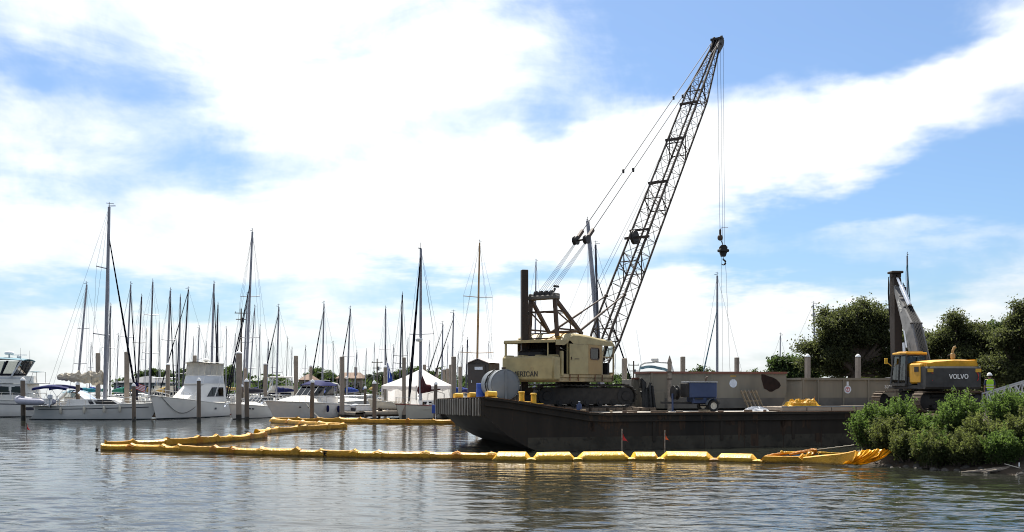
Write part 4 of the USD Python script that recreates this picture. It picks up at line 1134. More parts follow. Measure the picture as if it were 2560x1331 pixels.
# ------------------------------------------------------------------ more sailing boats: masts, one boat each
SB = [
    # label, depth, top px, base px, stay px, options
    ('sailboat with pale leaning mast, furthest towards the trawler yacht', 131, (217, 712), (197, 930), None, dict(bow=-1, cover='canvas_teal', mastmat='mast_grey', spreaders=(0.32, 0.62), mw=0.15)),
    ('sailboat with green sail cover and short mast close behind the tallest mast', 140, (277, 765), (268, 940), (292, 935), dict(cover='canvas_green')),
    ('sailboat with a slim forestay rising from behind the tall piling left of the sportfishing boat', 128, (327, 712), (316, 945), (356, 930), dict(cover='canvas_green')),
    ('sailboat with dark slender mast just beyond the leftmost tall piling pair', 146, (354, 742), (345, 950), None, dict(bow=1, mastmat='mast_dark', cover='canvas_tan')),
    ('sailboat with the highest mast between the long sloop and the sportfishing boat', 133, (382, 705), (374, 950), (398, 930), dict(cover='canvas_tan', spreaders=(0.4, 0.72))),
    ('sailboat with broad grey mast and forestay slanting down over the sportfishing boat bow', 134, (426, 727), (417, 950), (449, 930), dict(cover='canvas_tan', mw=0.16)),
    ('sailboat with slim grey mast close beside a darker mast over the sportfishing boat foredeck', 150, (451, 742), (447, 950), (460, 940), dict(cover='canvas_navy', spreaders=(0.25,))),
    ('sailboat with dark mast and forestay crossing to the left above the sportfishing boat bow', 145, (471, 724), (458, 950), (430, 930), dict(mastmat='mast_dark', jibtop=0.98, spreaders=(0.15,))),
    ('sailboat with grey mast bearing spotlights right above the sportfishing boat hardtop', 130, (535, 710), (528, 950), (557, 910), dict(mw=0.16, extra=radome(0.22, 0.34), spreaders=(0.24,))),
    ('sailboat with shorter dark mast close beside the spotlight mast above the hardtop', 150, (545, 762), (540, 940), (556, 905), dict(mastmat='mast_dark')),
    ('sailboat with short bare pole mast seen over the sportfishing boat house', 170, (498, 820), (494, 920), None, dict(bow=-1, furled=False)),
    ('sailboat with very tall mast and dark furled jib over the gap beside the sportfishing boat', 118, (631, 580), (615, 960), (597, 960), dict(mw=0.17, jib='canvas_black', jibtop=0.70, spreaders=(0.38, 0.62), cover='canvas_black')),
    ('sailboat with mid height mast hugging the very tall mast near the tall leaning piling', 137, (619, 738), (608, 960), (595, 950), dict(jib='canvas_black')),
    ('sailboat with thin pale mast leaning right beside the very tall mast', 135, (637, 770), (625, 950), None, dict(bow=1, mw=0.10, spreaders=(0.35,))),
    ('sailboat with grey mast and frayed forestay between the low cabin boat and express cruiser', 136, (697, 768), (692, 950), (672, 940), dict(spreaders=(0.30,), jib='canvas_black')),
    ('small sailboat with short mast beside the capped piling behind the express cruiser', 170, (671, 855), (668, 940), None, dict(bow=1, furled=False, spreaders=())),
    ('small sailboat with very thin white mast above the cream sportfishing boat tower', 170, (719, 848), (716, 940), None, dict(bow=1, furled=False, mastmat='mast_white', mw=0.08, spreaders=())),
    ('sailboat with slender mast and crosstree right above the navy canvas of the express cruiser', 136, (810, 760), (806, 940), (790, 930), dict(spreaders=(0.29,))),
    ('sailboat with mast standing beside the tall piling near the express cruiser stern, blue sail cover', 132, (876, 773), (868, 960), (860, 910), dict(cover='canvas_blue', extra=radome(0.26, 0.2), spreaders=(0.48,))),
    ('small sailboat with short bare mast over the brown roofed house', 180, (892, 882), (888, 955), None, dict(bow=1, furled=False, spreaders=())),
    ('sailboat with slim mast and furled jib beside the hanging blue flag', 140, (964, 772), (963, 930), (977, 940), dict(jibtop=0.62)),
    ('sailboat with dark mast and ladder like twin backstay left of the tent peak', 138, (1006, 737), (1000, 930), (1012, 900), dict(mastmat='mast_dark', extra=radome(0.30, 0.25), spreaders=(0.35, 0.42))),
    ('sailboat with slim mast whose forestay slants over the right half of the tent roof', 146, (1107, 810), (1105, 930), (1070, 935), dict(spreaders=())),
    ('sailboat with grey mast and long slanted forestay beside the tall piling right of the tent', 134, (1134, 783), (1130, 930), (1085, 935), dict(cover='canvas_blue', spreaders=())),
    ('small sailboat with short mast left of the portable toilet', 170, (1156, 870), (1154, 940), None, dict(bow=1, furled=False, spreaders=())),
    ('small sailboat with dark bare mast just left of the portable toilet wall', 150, (1169, 850), (1166, 940), None, dict(bow=1, furled=False, mastmat='mast_dark', spreaders=())),
    ('sailboat with varnished wooden mast and wide crosstrees rising behind the portable toilet', 122, (1199, 608), (1193, 905), None, dict(bow=1, mastmat='mast_wood', mw=0.15, furled=False, spreaders=(0.31, 0.66), spreader_half=1.5, hull='hull_green')),
    ('sailboat with thin mast seen through the crane gantry', 138, (1340, 655), (1338, 850), None, dict(bow=1, furled=False, spreaders=())),
    ('large yacht with thick pale grey mast leaning behind the crane bridle', 112, (1469, 552), (1495, 850), (1470, 850), dict(mw=0.30, furled=False, spreaders=(0.30,), hull='gelcoat')),
    ('sailboat with dark mast and long furled jib slanting down behind the crane boom', 108, (1489, 612), (1495, 850), (1570, 890), dict(mastmat='mast_dark', mw=0.16, jibtop=0.80, jib='canvas_black', spreaders=(0.34, 0.40), toward=False)),
    ('sailboat with grey mast and long forestay standing alone beyond the first dumpster', 112, (1793, 690), (1793, 930), (1746, 930), dict(mw=0.15, jibtop=0.74, jib='canvas_slate', spreaders=())),
    ('sailboat with short bare mast beyond the joint of the two dumpsters', 135, (1951, 840), (1950, 935), None, dict(bow=1, furled=False, spreaders=(), mw=0.1)),
    ('sailboat with short mast and slanted stay peeping over the left side of the great oak', 125, (2033, 762), (2037, 850), (2052, 820), dict(spreaders=())),
    ('sailboat with tall slim mast rising behind the excavator arm', 112, (2268, 640), (2271, 940), (2258, 900), dict(jib='canvas_teal', jibtop=0.95, spreaders=())),
]
for lab, D, tp, bs, st, kw in SB:
    sailboat(lab, D, tp, bs, st, **kw)


rg = np.random.default_rng(23)
for k, (px, top, D) in enumerate([(296, 838, 190), (366, 826, 196), (398, 808, 185), (441, 852, 200), (484, 846, 190), (516, 858, 205), (566, 822, 190), (588, 838, 200), (650, 816, 185), (683, 862, 200), (730, 872, 210), (764, 868, 205), (833, 858, 200), (916, 876, 210), (936, 862, 200), (984, 866, 196), (1020, 848, 190), (1074, 856, 195), (1120, 862, 190), (1146, 884, 205), (1222, 858, 190), (228, 862, 190), (250, 874, 200)]):
    sailboat('small distant sailboat with thin bare mast among the far ranks of masts', D, (px, top), (px - rg.uniform(0, 5), 945), None, bow=1 if k % 3 else -1, furled=False, spreaders=(0.55,) if k % 2 else (), mw=0.09, cover=['canvas_navy', 'canvas_blue', 'canvas_tan', 'canvas_green'][k % 4], group='distant sailing boats')


# the white sloop lying bow-on beside the barge
def bow_on_sloop():
    D = 97.0
    yaw = math.radians(180 + 66)
    loc = G(1051, D + 2.5)
    tilt = 0
    o = thing('sailboat', 'white sloop bow on beside the barge with radar dome and near black furled jib', 'sailboat', loc, yaw, 'sailing boats moored in the marina')
    L = 9.6
    S = hull_lines(L, 3.3, 1.55, 1.15, 0.8, 0.7, 0.4, 0.45, 16, 1.5)
    S[:, :, 0] -= 5.6
    add_hull(o, S, 'gelcoat_cream', rail='hull_red')
    fr = frustum(-2.8, 1.4, 1.05, 0.6, 1.2, -2.6, 0.8, 0.95, 0.5, 1.85)
    c = house(o, 'cabin', fr, 'gelcoat')
    for sd in ('port', 'starboard'):
        windows(c, fr, sd, [(0.1, 0.3), (0.38, 0.58), (0.66, 0.84)], 0.3, 0.8)
    tl = to_local(P(1052, 622, D + 2.5), loc, yaw)
    part(o, 'mast', MB().tube([(0, 0, 1.8), tl], [0.16, 0.12], 9), 'mast_grey', True)
    part(o, 'masthead_fittings', MB().cyl(tl, tl + np.array([0, 0, 0.6]), 0.03, 5).box(tl + np.array([0.2, 0, 0.0]), (0.5, 0.1, 0.08)), 'mast_dark')
    q = np.array([0, 0, 1.8]) * 0.66 + tl * 0.40
    part(o, 'radar_dome', MB().lathe([(0, -0.22), (0.30, -0.16), (0.36, 0.02), (0.32, 0.16), (0, 0.2)], q + np.array([0.3, 0, -0.1]), 14), 'white_plastic', True)
    q2 = np.array([0, 0, 1.8]) * 0.63 + tl * 0.43
    w = MB()
    part(o, 'spreader', MB().tube([q2 + np.array([-0.2, 1.35, 0.05]), q2, q2 + np.array([-0.2, -1.35, 0.05])], 0.05, 6), 'mast_grey', True)
    for sg in (1, -1):
        e = q2 + np.array([-0.2, 1.35 * sg, 0.05])
        w.cyl(e, tl, 0.013, 3).cyl(e, sheer_at(S, -0.3, 0.95) * np.array([1, sg, 1]), 0.013, 3)
    w.cyl(tl, (-5.9, 0.4, 1.4), 0.013, 3).cyl(tl, (-5.9, -0.4, 1.4), 0.013, 3)
    part(o, 'rigging', w, 'wire')
    fq = tl * 0.97
    e = np.array([2.3, 0, 1.75])
    part(o, 'furled_jib', MB().tube([fq, fq * 0.5 + e * 0.5, fq * 0.08 + e * 0.92, e], [0.06, 0.12, 0.15, 0.08], 8), 'canvas_black', True)
    part(o, 'boom', MB().cyl((-0.1, 0, 2.95), (-4.2, 0, 3.05), 0.08, 7), 'mast_grey', True)
    rows = []
    for k in range(14):
        t = k / 13
        r = 0.20 + 0.22 * (1 - t)
        rise = 1.35 * max(0, 1 - t * 4.0)
        c0 = np.array([0.12 - 4.2 * t, 0, 3.0 + 0.1 * t])
        rows.append([c0 + np.array([0, (0.75 + 0.15 * math.sin(j * 2 + k)) * r * math.cos(a) * (1 - 0.3 * rise / 1.35 * (math.sin(a) > 0.3)), r * math.sin(a) * 1.2 + (rise if math.sin(a) > 0.6 else 0)]) for j, a in enumerate(np.linspace(0, 2 * PI, 13)[:-1])])
    part(o, 'sail_cover', MB().loft(rows, True, True, True), 'canvas_maroon', True)
    b = MB()
    b.tube([(-3.4, -1.05, 1.3), (-3.3, -0.95, 2.5), (-3.3, 0, 2.75), (-3.3, 0.95, 2.5), (-3.4, 1.05, 1.3)], 0.03, 6)
    part(o, 'canopy_frame', b, 'mast_dark', True)
    pulpit(o, S, 1.6, S[-1, 0, 0] - 0.1, 0.65, 5)
    t = np.linspace(0, 1, 14)[:, None]
    p0, p1 = np.array([3.4, -0.4, 1.62]), np.array([-0.2, -1.5, 1.25])
    p0, p1 = np.array([3.4, 0.4, 1.62]), np.array([-0.2, 1.62, 1.25])
    ln = p0 * (1 - t) + p1 * t
    ln[:, 2] -= 0.45 * np.sin(PI * t[:, 0])
    ln[:, 1] += 0.12
    part(o, 'mooring_line', MB().tube(ln, 0.02, 5), 'rope', True)


bow_on_sloop()

# ------------------------------------------------------------------ the barge
BY = math.radians(15.0)                                  # it runs back to the right
BLOC = np.array([-1.42, 50.0, 0.0])                      # near bow corner
BL, BW = 27.0, 12.0
BU = np.array([math.cos(BY), math.sin(BY), 0])
BV = np.array([-math.sin(BY), math.cos(BY), 0])


def deck_z(L, v=0.0):
    return float(np.interp(L, [0, 1.2, 5.6, 6.4, 40], [2.74, 2.60, 1.92, 1.87, 1.87])) - 0.020 * v * max(0.0, 1 - L / 6.4)


def on_barge(L, v, z=0.0):
    p = BLOC + BU * L + BV * v
    return np.array([p[0], p[1], deck_z(L, v) + z])


def barge_at(px, L=None, v=None):
    """The point of the deck, at v metres in from the near side, that stands at photo column px."""
    t = (px - 1280) / F
    # BLOC.x + L*ux + v*vx = t*(BLOC.y + L*uy + v*vy)
    L = (t * (BLOC[1] + v * BV[1]) - BLOC[0] - v * BV[0]) / (BU[0] - t * BU[1])
    return L


def barge():
    o = thing('barge', 'long black steel deck barge with raked bow and worn ribbed bow fender', 'barge', BLOC, BY)
    side = []
    Ls = [0, 0.6, 1.2, 2.2, 3.4, 4.6, 5.6, 6.4, 8, 11, 14, 17, 20, 23, 26, BL]
    bot = lambda L: float(np.interp(L, [0, 0.4, 1.2, 2.6, 4.2, 5.5, 40], [1.86, 1.50, 0.80, 0.0, -0.55, -0.8, -0.8]))
    wear = MB()
    rows = []
    for L in Ls:
        z0, z1 = bot(L), deck_z(L)
        rows.append([(L, 0, z1), (L, 0, z0), (L, BW, z0), (L, BW, deck_z(L, BW))])
    h = part(o, 'hull', MB().loft(rows[::-1], capa=True), 'barge_black')
    # lighter scoured belt just above the water
    up, lo = [], []
    for L in [2.3, 3.2, 4.2, 5.5, 8, 12, 16, 20, 24, BL]:
        zt = 0.66 if L > 4 else 0.66
        up.append((L, -0.006, max(zt, bot(L) + 0.02)))
        lo.append((L, -0.006, max(-0.3, bot(L) + 0.01)))
    part(h, 'waterline_belt', MB().loft([lo, up]), 'barge_waterline')
    part(o, 'deck', MB().loft([[(L, 0.0, deck_z(L) + 0.004) for L in Ls], [(L, BW, deck_z(L, BW) + 0.004) for L in Ls]][::-1]), 'barge_deck')
    # rubbing strakes and the bright bare deck edge
    b = MB()
    for z, t in ((-0.06, 0.10), (-0.40, 0.07)):
        for (L0, L1) in zip(Ls[:-1], Ls[1:]):
            b.beam((L0 if L0 else 0.03, -0.035, deck_z(L0) + z), (L1, -0.035, deck_z(L1) + z), 0.07, t)
    part(o, 'rubbing_strake', b, 'barge_black')
    b = MB()
    for (L0, L1) in zip(Ls[:-1], Ls[1:]):
        b.beam((L0, 0.02, deck_z(L0) + 0.022), (L1, 0.02, deck_z(L1) + 0.022), 0.10, 0.03)
    part(o, 'deck_edge', b, 'rust_edge')
    for L in (9.2, 13.1, 17.4, 21.5):
        part(o, 'hull_stiffener', MB().box((L, -0.02, 0.9), (0.16, 0.04, 1.0)), 'barge_black')
    for L in np.arange(7.4, 26, 2.35):
        part(o, 'plate_seam', MB().box((L, -0.004, 0.62), (0.03, 0.014, 1.9)), 'rust_streak')
    rg = random.Random(31)
    for k in range(22):
        L = rg.uniform(5.5, 25)
        w, hh = rg.uniform(0.12, 0.7), rg.uniform(0.2, 1.2)
        z1 = rg.choice([1.42, 1.42, 1.78, 0.7])
        m = 9
        lo = [(L - w / 2 + w * i / (m - 1), -0.009, max(0.05, z1 - hh * rg.uniform(0.45, 1.0))) for i in range(m)]
        hi = [(x, -0.009, z1) for x, _, _ in lo]
        part(o, 'rust_streak', MB().loft([lo, hi]), 'rust_streak')
    # bow fender: a headlog with upright ribs
    part(o, 'headlog', MB().beam((-0.05, 0, 2.24), (-0.05, BW, 2.02), 0.12, 0.94), 'barge_black')
    n = 19
    rg = random.Random(3)
    for k in range(n):
        v = 0.20 + (BW - 0.4) * k / (n - 1)
        w = rg.uniform(0.20, 0.34)
        part(o, 'fender_rib', MB().rbox((-0.17, v, 2.23 - 0.019 * v + rg.uniform(-0.02, 0.02)), (0.13, w, 0.92), 0.04), 'barge_rib')
    part(o, 'headlog_cap', MB().beam((-0.08, 0, 2.735), (-0.08, BW, 2.495), 0.28, 0.03), 'rust_edge')
    for (L, v) in ((0.5, 0.4), (0.55, 1.25)):
        pass
    return o


barge()


def bitt(L, v, label, double=False, lying=False):
    o = thing('mooring_bitt', label, 'mooring bitt', on_barge(L, v), BY, None if True else '')
    if lying:
        part(o, 'post', MB().cyl((-0.05, 0, 0.22), (0.45, 0.12, 0.20), 0.15, 12).cyl((0.0, 0.2, 0.0), (0.0, 0.2, 0.32), 0.11, 10), 'bitt_yellow', 40)
    else:
        part(o, 'post', MB().lathe([(0.15, 0.0), (0.14, 0.04), (0.14, 0.46), (0.17, 0.48), (0.17, 0.54), (0.14, 0.57), (0.0, 0.57)], (0, 0, 0), 14), 'bitt_yellow', 40)
    part(o, 'base_plate', MB().rbox((0.1, 0, 0.03), (0.7, 0.5, 0.04), 0.01), 'bitt_yellow')
    return o


bitt(barge_at(1304, v=0.5), 0.5, 'yellow upright mooring bitt on the sloping deck nearest the grey tank end')
bitt(barge_at(1334, v=0.35), 0.35, 'yellow upright mooring bitt just in front of the crane track')
bitt(barge_at(1220, v=0.9), 0.9, 'stubby yellow mooring bitt under the belly of the grey tank at the bow corner', lying=True)
bitt(0.55, 9.6, 'yellow mooring bitt at the far end of the ribbed bow', lying=True)
bitt(0.55, 5.6, 'small yellow mooring bitt on the bow edge before the portable toilet', lying=True)

# steel spud pile through the deck behind the counterweight
Ls = barge_at(1311, v=4.6)
q = on_barge(Ls, 4.6)
o = thing('spud_pile', 'tall dark square steel spud pile standing beside the crane counterweight', 'steel pile', q, BY)
top = EYE + (HOR - 675) / F * q[1] - q[2]
b = MB()
b.rbox((0, 0, top / 2 - 1.6), (0.36, 0.36, top + 3.2), 0.03)
part(o, 'shaft', b, 'pile_steel')
part(o, 'spud_well', MB().rbox((0, 0.29, 0.3), (0.8, 0.15, 0.6), 0.02).rbox((0, -0.29, 0.3), (0.8, 0.15, 0.6), 0.02).rbox((0.3, 0, 0.3), (0.15, 0.42, 0.6), 0.02).rbox((-0.3, 0, 0.3), (0.15, 0.42, 0.6), 0.02), 'steel_black')
part(o, 'lifting_lug', MB().rbox((0.22, 0, top - 2.4), (0.10, 0.12, 0.2), 0.02), 'steel_black')


# ------------------------------------------------------------------ the crawler crane
CY = math.radians(56.0)
CC = np.array([3.52, 57.9, 0.0])
rel = CC - BLOC
CL, CV = rel @ BU, rel @ BV
CZ = deck_z(CL) + 0.22
CLOC = np.array([CC[0], CC[1], CZ])
MY = BY + math.radians(2.0)


def crane():
    # timber mats first (things of their own)
    for k, L in enumerate(np.linspace(-3.5, 3.5, 8)):
        lab = 'heavy timber crane mat lying across the barge deck under the crawler tracks'
        o = thing('crane_mat', lab, 'timber mat', on_barge(CL + L, CV), BY, 'timber mats under the crane')
        part(o, 'timber', MB().rbox((-0.22, 0, 0.11), (0.40, 6.2, 0.20), 0.02), 'mat_wood')
        part(o, 'timber', MB().rbox((0.22, 0, 0.11), (0.40, 6.15, 0.20), 0.02), 'mat_wood')
    o = thing('crawler_crane', 'cream lattice boom crawler crane with open engine house on the black barge', 'crane', CLOC, CY)
    oy = MY - CY
    R = np.array([[math.cos(oy), -math.sin(oy), 0], [math.sin(oy), math.cos(oy), 0], [0, 0, 1]])
    # tracks
    for sg in (-1, 1):
        y0 = sg * 1.95
        tl = 5.9
        r = 0.60
        fr = MB()
        fr.rbox((0, 0, 0), (tl - 0.75, 0.60, 0.98), 0.06)
        v, f = fr.mesh()
        v = (v + np.array([0, y0, 0.64])) @ R.T
        t = part(o, 'crawler_track', MB().add(v, f), 'track_steel')
        # shoes round the loop
        path = []
        half = tl / 2 - r
        n1, n2 = 17, 7
        for x in np.linspace(-half, half, n1):
            path.append((x, 0.03, 0.0))
        for a in np.linspace(-PI / 2, PI / 2, n2 + 2)[1:-1]:
            path.append((half + r * math.cos(a), 0.63 + r * math.sin(a), a + PI / 2))
        for x in np.linspace(half, -half, n1):
            path.append((x, 1.23 - 0.05 * math.cos(x / half * PI / 2) * 0 + 0.02 * math.sin(x * 3), PI))
        for a in np.linspace(PI / 2, 3 * PI / 2, n2 + 2)[1:-1]:
            path.append((-half + r * math.cos(a), 0.63 + r * math.sin(a), a + PI / 2))
        for x, z, a in path:
            M = np.array([[math.cos(a), 0, -math.sin(a)], [0, 1, 0], [math.sin(a), 0, math.cos(a)]])
            s_ = MB().box((0, 0, 0), (0.27, 0.80, 0.05), M=M).box(M @ np.array([0.08, 0, -0.05]), (0.06, 0.80, 0.07), M=M)
            v, f = s_.mesh()
            part(t, 'track_shoe', MB().add((v + np.array([x, y0, z])) @ R.T, f), 'track_steel')
        for x, rr in ((-half, 0.50), (half, 0.50), (-1.6, 0.20), (-0.8, 0.20), (0.0, 0.20), (0.8, 0.20), (1.6, 0.20)):
            z = 0.63 if rr > 0.3 else 0.27
            w = MB().lathe([(0.0, -0.38), (rr * 0.5, -0.38), (rr * 0.55, -0.33), (rr, -0.33), (rr, 0.33), (rr * 0.55, 0.33), (rr * 0.5, 0.38), (0.0, 0.38)], (0, 0, 0), 14, 'y')
            v, f = w.mesh()
            part(t, 'roller', MB().add((v + np.array([x, y0, z])) @ R.T, f), 'steel_black', 40)
    b = MB()
    b.rbox((0, 0, 0.62), (2.0, 3.6, 0.5), 0.08).rbox((1.2, 0, 0.6), (0.35, 3.7, 0.4), 0.05).rbox((-1.2, 0, 0.6), (0.35, 3.7, 0.4), 0.05)
    v, f = b.mesh()
    part(o, 'car_body', MB().add(v @ R.T, f).lathe([(1.15, 0.85), (1.15, 1.05), (1.0, 1.05), (1.0, 1.42), (0, 1.42)], (0, 0, 0), 24), 'steel_black')
    # upper works
    hw = 1.65
    bed = part(o, 'revolving_bed', MB().rbox((-1.1, 0, 1.55), (6.1, 2 * hw - 0.1, 0.26), 0.04).rbox((-1.1, 0, 1.76), (6.15, 2 * hw, 0.20), 0.03), 'crane_rusty')
    b = MB()
    for x in (-3.1, -2.2, -0.3, 0.55, 1.8):
        b.rbox((x, -hw - 0.02, 1.66), (0.07, 0.06, 0.36), 0.015)
    part(bed, 'bed_gusset', b, 'rust_edge')
    cw = part(o, 'counterweight', MB().rbox((-4.45, 0, 2.16), (0.80, 2 * hw + 0.05, 1.32), 0.10), 'crane_cream', 40)
    t = meshkit.text_mesh('AMERICAN', 0.27, 0.012, bold=True)
    tv = np.array(t.vertices)
    tv[:, 0] *= 1.95 / tv[:, 0].max()
    M = np.array([[0, 0, -1.0], [-1, 0, 0], [0, 1, 0]])
    part(cw, 'lettering', MB().add(tv @ M.T + np.array([-4.852, 1.26, 1.72]), t.faces), 'letter_dark')
    b = MB()
    for y in (1.42, -0.30):
        b.lathe([(0.07, 0), (0.10, 0), (0.10, 0.02), (0.07, 0.02), (0.07, 0)], (-4.86, y, 2.14), 12, 'x')
    part(cw, 'lifting_eye', b, 'crane_rusty')
    b = MB()
    for y in (-1.45, 1.45, 0.5, -0.6):
        b.rbox((-4.45, y, 2.85), (0.5, 0.35, 0.06), 0.02)
    part(cw, 'lug', b, 'crane_cream')
    part(cw, 'corner_post', MB().rbox((-3.92, -hw + 0.02, 2.42), (0.24, 0.14, 1.35), 0.03), 'crane_cream')
    # engine house
    hs = part(o, 'house_frame', MB().beam((-4.55, hw - 0.06, 2.8), (-4.55, hw - 0.06, 3.64), 0.09).beam((-4.55, -hw + 0.5, 2.8), (-4.55, -hw + 0.5, 3.64), 0.07)
              .beam((-3.25, -hw + 0.06, 1.85), (-3.25, -hw + 0.06, 3.85), 0.07).beam((-4.6, hw - 0.05, 3.62), (-3.2, hw - 0.05, 3.62), 0.09, 0.16).beam((-4.6, -hw + 0.05, 3.62), (-3.3, -hw + 0.05, 3.62), 0.09, 0.16).beam((-4.58, -hw, 3.62), (-4.58, hw, 3.62), 0.09, 0.16), 'crane_cream')
    part(hs, 'far_wall', MB().box((-0.9, hw - 0.02, 2.85), (4.8, 0.04, 2.0)), 'crane_tan')
    part(hs, 'front_wall', MB().box((0.50, 0.55, 2.8), (0.05, 2.1, 1.95)), 'crane_tan')
    # roof with the raised hump, front slope and rounded eaves
    prof = [(-4.62, 3.70), (-3.75, 3.71), (-3.5, 3.80), (-3.15, 4.00), (-2.75, 4.12), (-2.2, 4.14), (-1.0, 4.09), (0.2, 3.99), (1.3, 3.93), (1.8, 3.88), (2.02, 3.76), (2.04, 3.62)]
    rows = []
    for x, z in prof:
        e = 0.16 if x > -3.5 else 0.05
        rows.append([(x, -hw - 0.03, z - e - 0.10), (x, -hw - 0.03, z - e), (x, -hw + 0.06, z - e * 0.35), (x, -hw + 0.30, z), (x, hw - 0.30, z), (x, hw - 0.06, z - e * 0.35), (x, hw + 0.03, z - e), (x, hw + 0.03, z - e - 0.10)])
    roof = part(o, 'roof', MB().loft(rows).loft([[(p[0], p[1] * 0.995, p[2] - 0.03) for p in r] for r in rows][::-1]), 'crane_cream', 35)
    rows = [[(x, -hw + 0.32, z + 0.006), (x, -0.2, z + 0.006)] for x, z in prof[1:6]]
    part(roof, 'yellow_patch', MB().loft(rows), 'digger_yellow', 35, label='bright yellow repainted patch of the roof')
    b = MB()
    for k in (2, 4):
        x, z = prof[k]
        b.beam((x, -hw + 0.2, z + 0.03), (x, hw - 0.2, z + 0.03), 0.06, 0.05)
    part(roof, 'roof_seam', b, 'steel_brown')
    part(roof, 'side_fascia', MB().loft([[(x, -hw - 0.035, z - (0.26 if x > -3.5 else 0.15)) for x, z in prof], [(x, -hw - 0.035, 3.52 + 0.0 * x if x > -2.9 else z - 0.30) for x, z in prof]]), 'crane_cream')
    # engine, drums and other gear in the dark house
    g = MB()
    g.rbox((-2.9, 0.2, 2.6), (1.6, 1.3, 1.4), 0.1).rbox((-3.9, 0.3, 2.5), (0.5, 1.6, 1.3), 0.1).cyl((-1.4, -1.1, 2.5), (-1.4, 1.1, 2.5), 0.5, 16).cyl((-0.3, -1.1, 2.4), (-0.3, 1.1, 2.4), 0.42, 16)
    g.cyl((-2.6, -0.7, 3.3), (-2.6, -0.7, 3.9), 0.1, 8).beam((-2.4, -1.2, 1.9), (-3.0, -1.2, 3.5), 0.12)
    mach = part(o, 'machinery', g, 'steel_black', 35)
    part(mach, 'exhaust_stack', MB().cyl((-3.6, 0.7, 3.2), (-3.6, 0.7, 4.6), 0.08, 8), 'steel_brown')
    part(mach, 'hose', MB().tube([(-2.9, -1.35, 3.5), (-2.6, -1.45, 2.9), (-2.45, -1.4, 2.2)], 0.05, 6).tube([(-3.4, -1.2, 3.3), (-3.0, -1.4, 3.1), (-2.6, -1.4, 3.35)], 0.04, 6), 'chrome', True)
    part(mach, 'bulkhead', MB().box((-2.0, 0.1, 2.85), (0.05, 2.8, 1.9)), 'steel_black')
    # side door panel, cab panel with window
    dr = part(o, 'side_door', MB().rbox((-2.15, -hw - 0.02, 2.68), (2.05, 0.06, 1.66), 0.025), 'crane_cream', label='large pale sliding side door')
    part(dr, 'door_handle', MB().rbox((-3.02, -hw - 0.07, 2.72), (0.05, 0.05, 0.16), 0.01).rbox((-2.4, -hw - 0.06, 2.70), (0.5, 0.02, 0.03), 0.008), 'steel_brown')
    from shapely.geometry import box as sbox
    pan = sbox(-1.10, 1.86, 0.42, 3.55)
    win = sbox(-0.88, 2.72, 0.14, 3.34).buffer(-0.14).buffer(0.14)
    Mx = np.array([[1, 0, 0], [0, 0, 1.0], [0, 1, 0]])        # (x, y, h) -> (x, h, y)
    cp = part(o, 'cab_side', MB().prism(pan.difference(win), 0.05, Mx, (0, -hw - 0.035, 0)), 'crane_tan')
    wr = part(cp, 'window', MB().prism(win.buffer(0.035).difference(win.buffer(-0.025)), 0.03, Mx, (0, -hw - 0.055, 0)), 'steel_brown')
    part(wr, 'pane', MB().prism(win.buffer(-0.01), 0.01, Mx, (0, -hw - 0.015, 0)), 'window_clear')
    # open fronted cab: posts, panes, seat, levers
    cab = part(o, 'operator_cab', MB().beam((0.50, -hw + 0.02, 1.86), (0.50, -hw + 0.02, 3.6), 0.10).beam((1.98, -hw + 0.04, 1.86), (2.0, -hw + 0.04, 3.6), 0.08).beam((1.98, -hw + 1.25, 1.86), (2.0, -hw + 1.25, 3.6), 0.08)
               .beam((1.98, -hw, 2.85), (1.98, -hw + 1.25, 2.85), 0.06).beam((0.5, -hw + 0.03, 2.88), (1.98, -hw + 0.03, 2.88), 0.05).beam((1.98, -hw, 1.92), (1.98, -hw + 1.25, 1.92), 0.08, 0.16).beam((0.95, -hw + 0.03, 3.58), (0.62, -hw + 0.03, 2.88), 0.05), 'crane_rusty')
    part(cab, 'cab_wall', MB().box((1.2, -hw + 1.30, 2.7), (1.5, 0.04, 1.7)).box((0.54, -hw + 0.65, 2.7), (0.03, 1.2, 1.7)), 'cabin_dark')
    part(cab, 'pane', MB().box((1.99, -hw + 0.62, 3.2), (0.012, 1.1, 0.62)), 'window_clear')
    part(cab, 'seat', MB().rbox((1.0, -hw + 0.65, 2.32), (0.5, 0.5, 0.12), 0.05).rbox((0.76, -hw + 0.65, 2.70), (0.12, 0.5, 0.7), 0.05).rbox((1.0, -hw + .65, 2.05), (.3, .3, .45), .03), 'black_rubber')
    lv = MB()
    for k in range(4):
        lv.cyl((1.55, -hw + 0.35 + 0.18 * k, 1.9), (1.48, -hw + 0.35 + 0.18 * k, 2.75), 0.022, 5).ball((1.48, -hw + 0.35 + 0.18 * k, 2.77), 0.045, 1)
    lv.rbox((1.72, -hw + 0.6, 2.2), (0.25, 0.8, 0.7), 0.05)
    part(cab, 'control_levers', lv, 'steel_black')
    part(cab, 'handrail', MB().tube([(2.12, -hw - 0.02, 2.2), (2.14, -hw - 0.02, 2.6), (2.12, -hw - 0.02, 3.1)], 0.022, 5), 'chrome')
    # gantry (A frame) over the back of the house
    gx, gz, gw = -3.25, 6.0, 0.78
    ga = MB()
    for sg in (-1, 1):
        ga.beam((gx + 0.05, sg * gw, gz), (-0.75, sg * 1.05, 4.15), 0.16, 0.20)
        ga.beam((gx, sg * gw, gz), (gx + 0.05, sg * 1.05, 2.2), 0.18, 0.20)
    for z0 in (5.35, 4.35):
        t = (gz - z0) / (gz - 4.15)
        xf = gx + 0.05 + (-0.75 - gx - 0.05) * t
        for sg in (-1, 1):
            ga.beam((gx, sg * (gw + 0.27 * t), z0), (xf, sg * (gw + 0.27 * t), z0), 0.09)
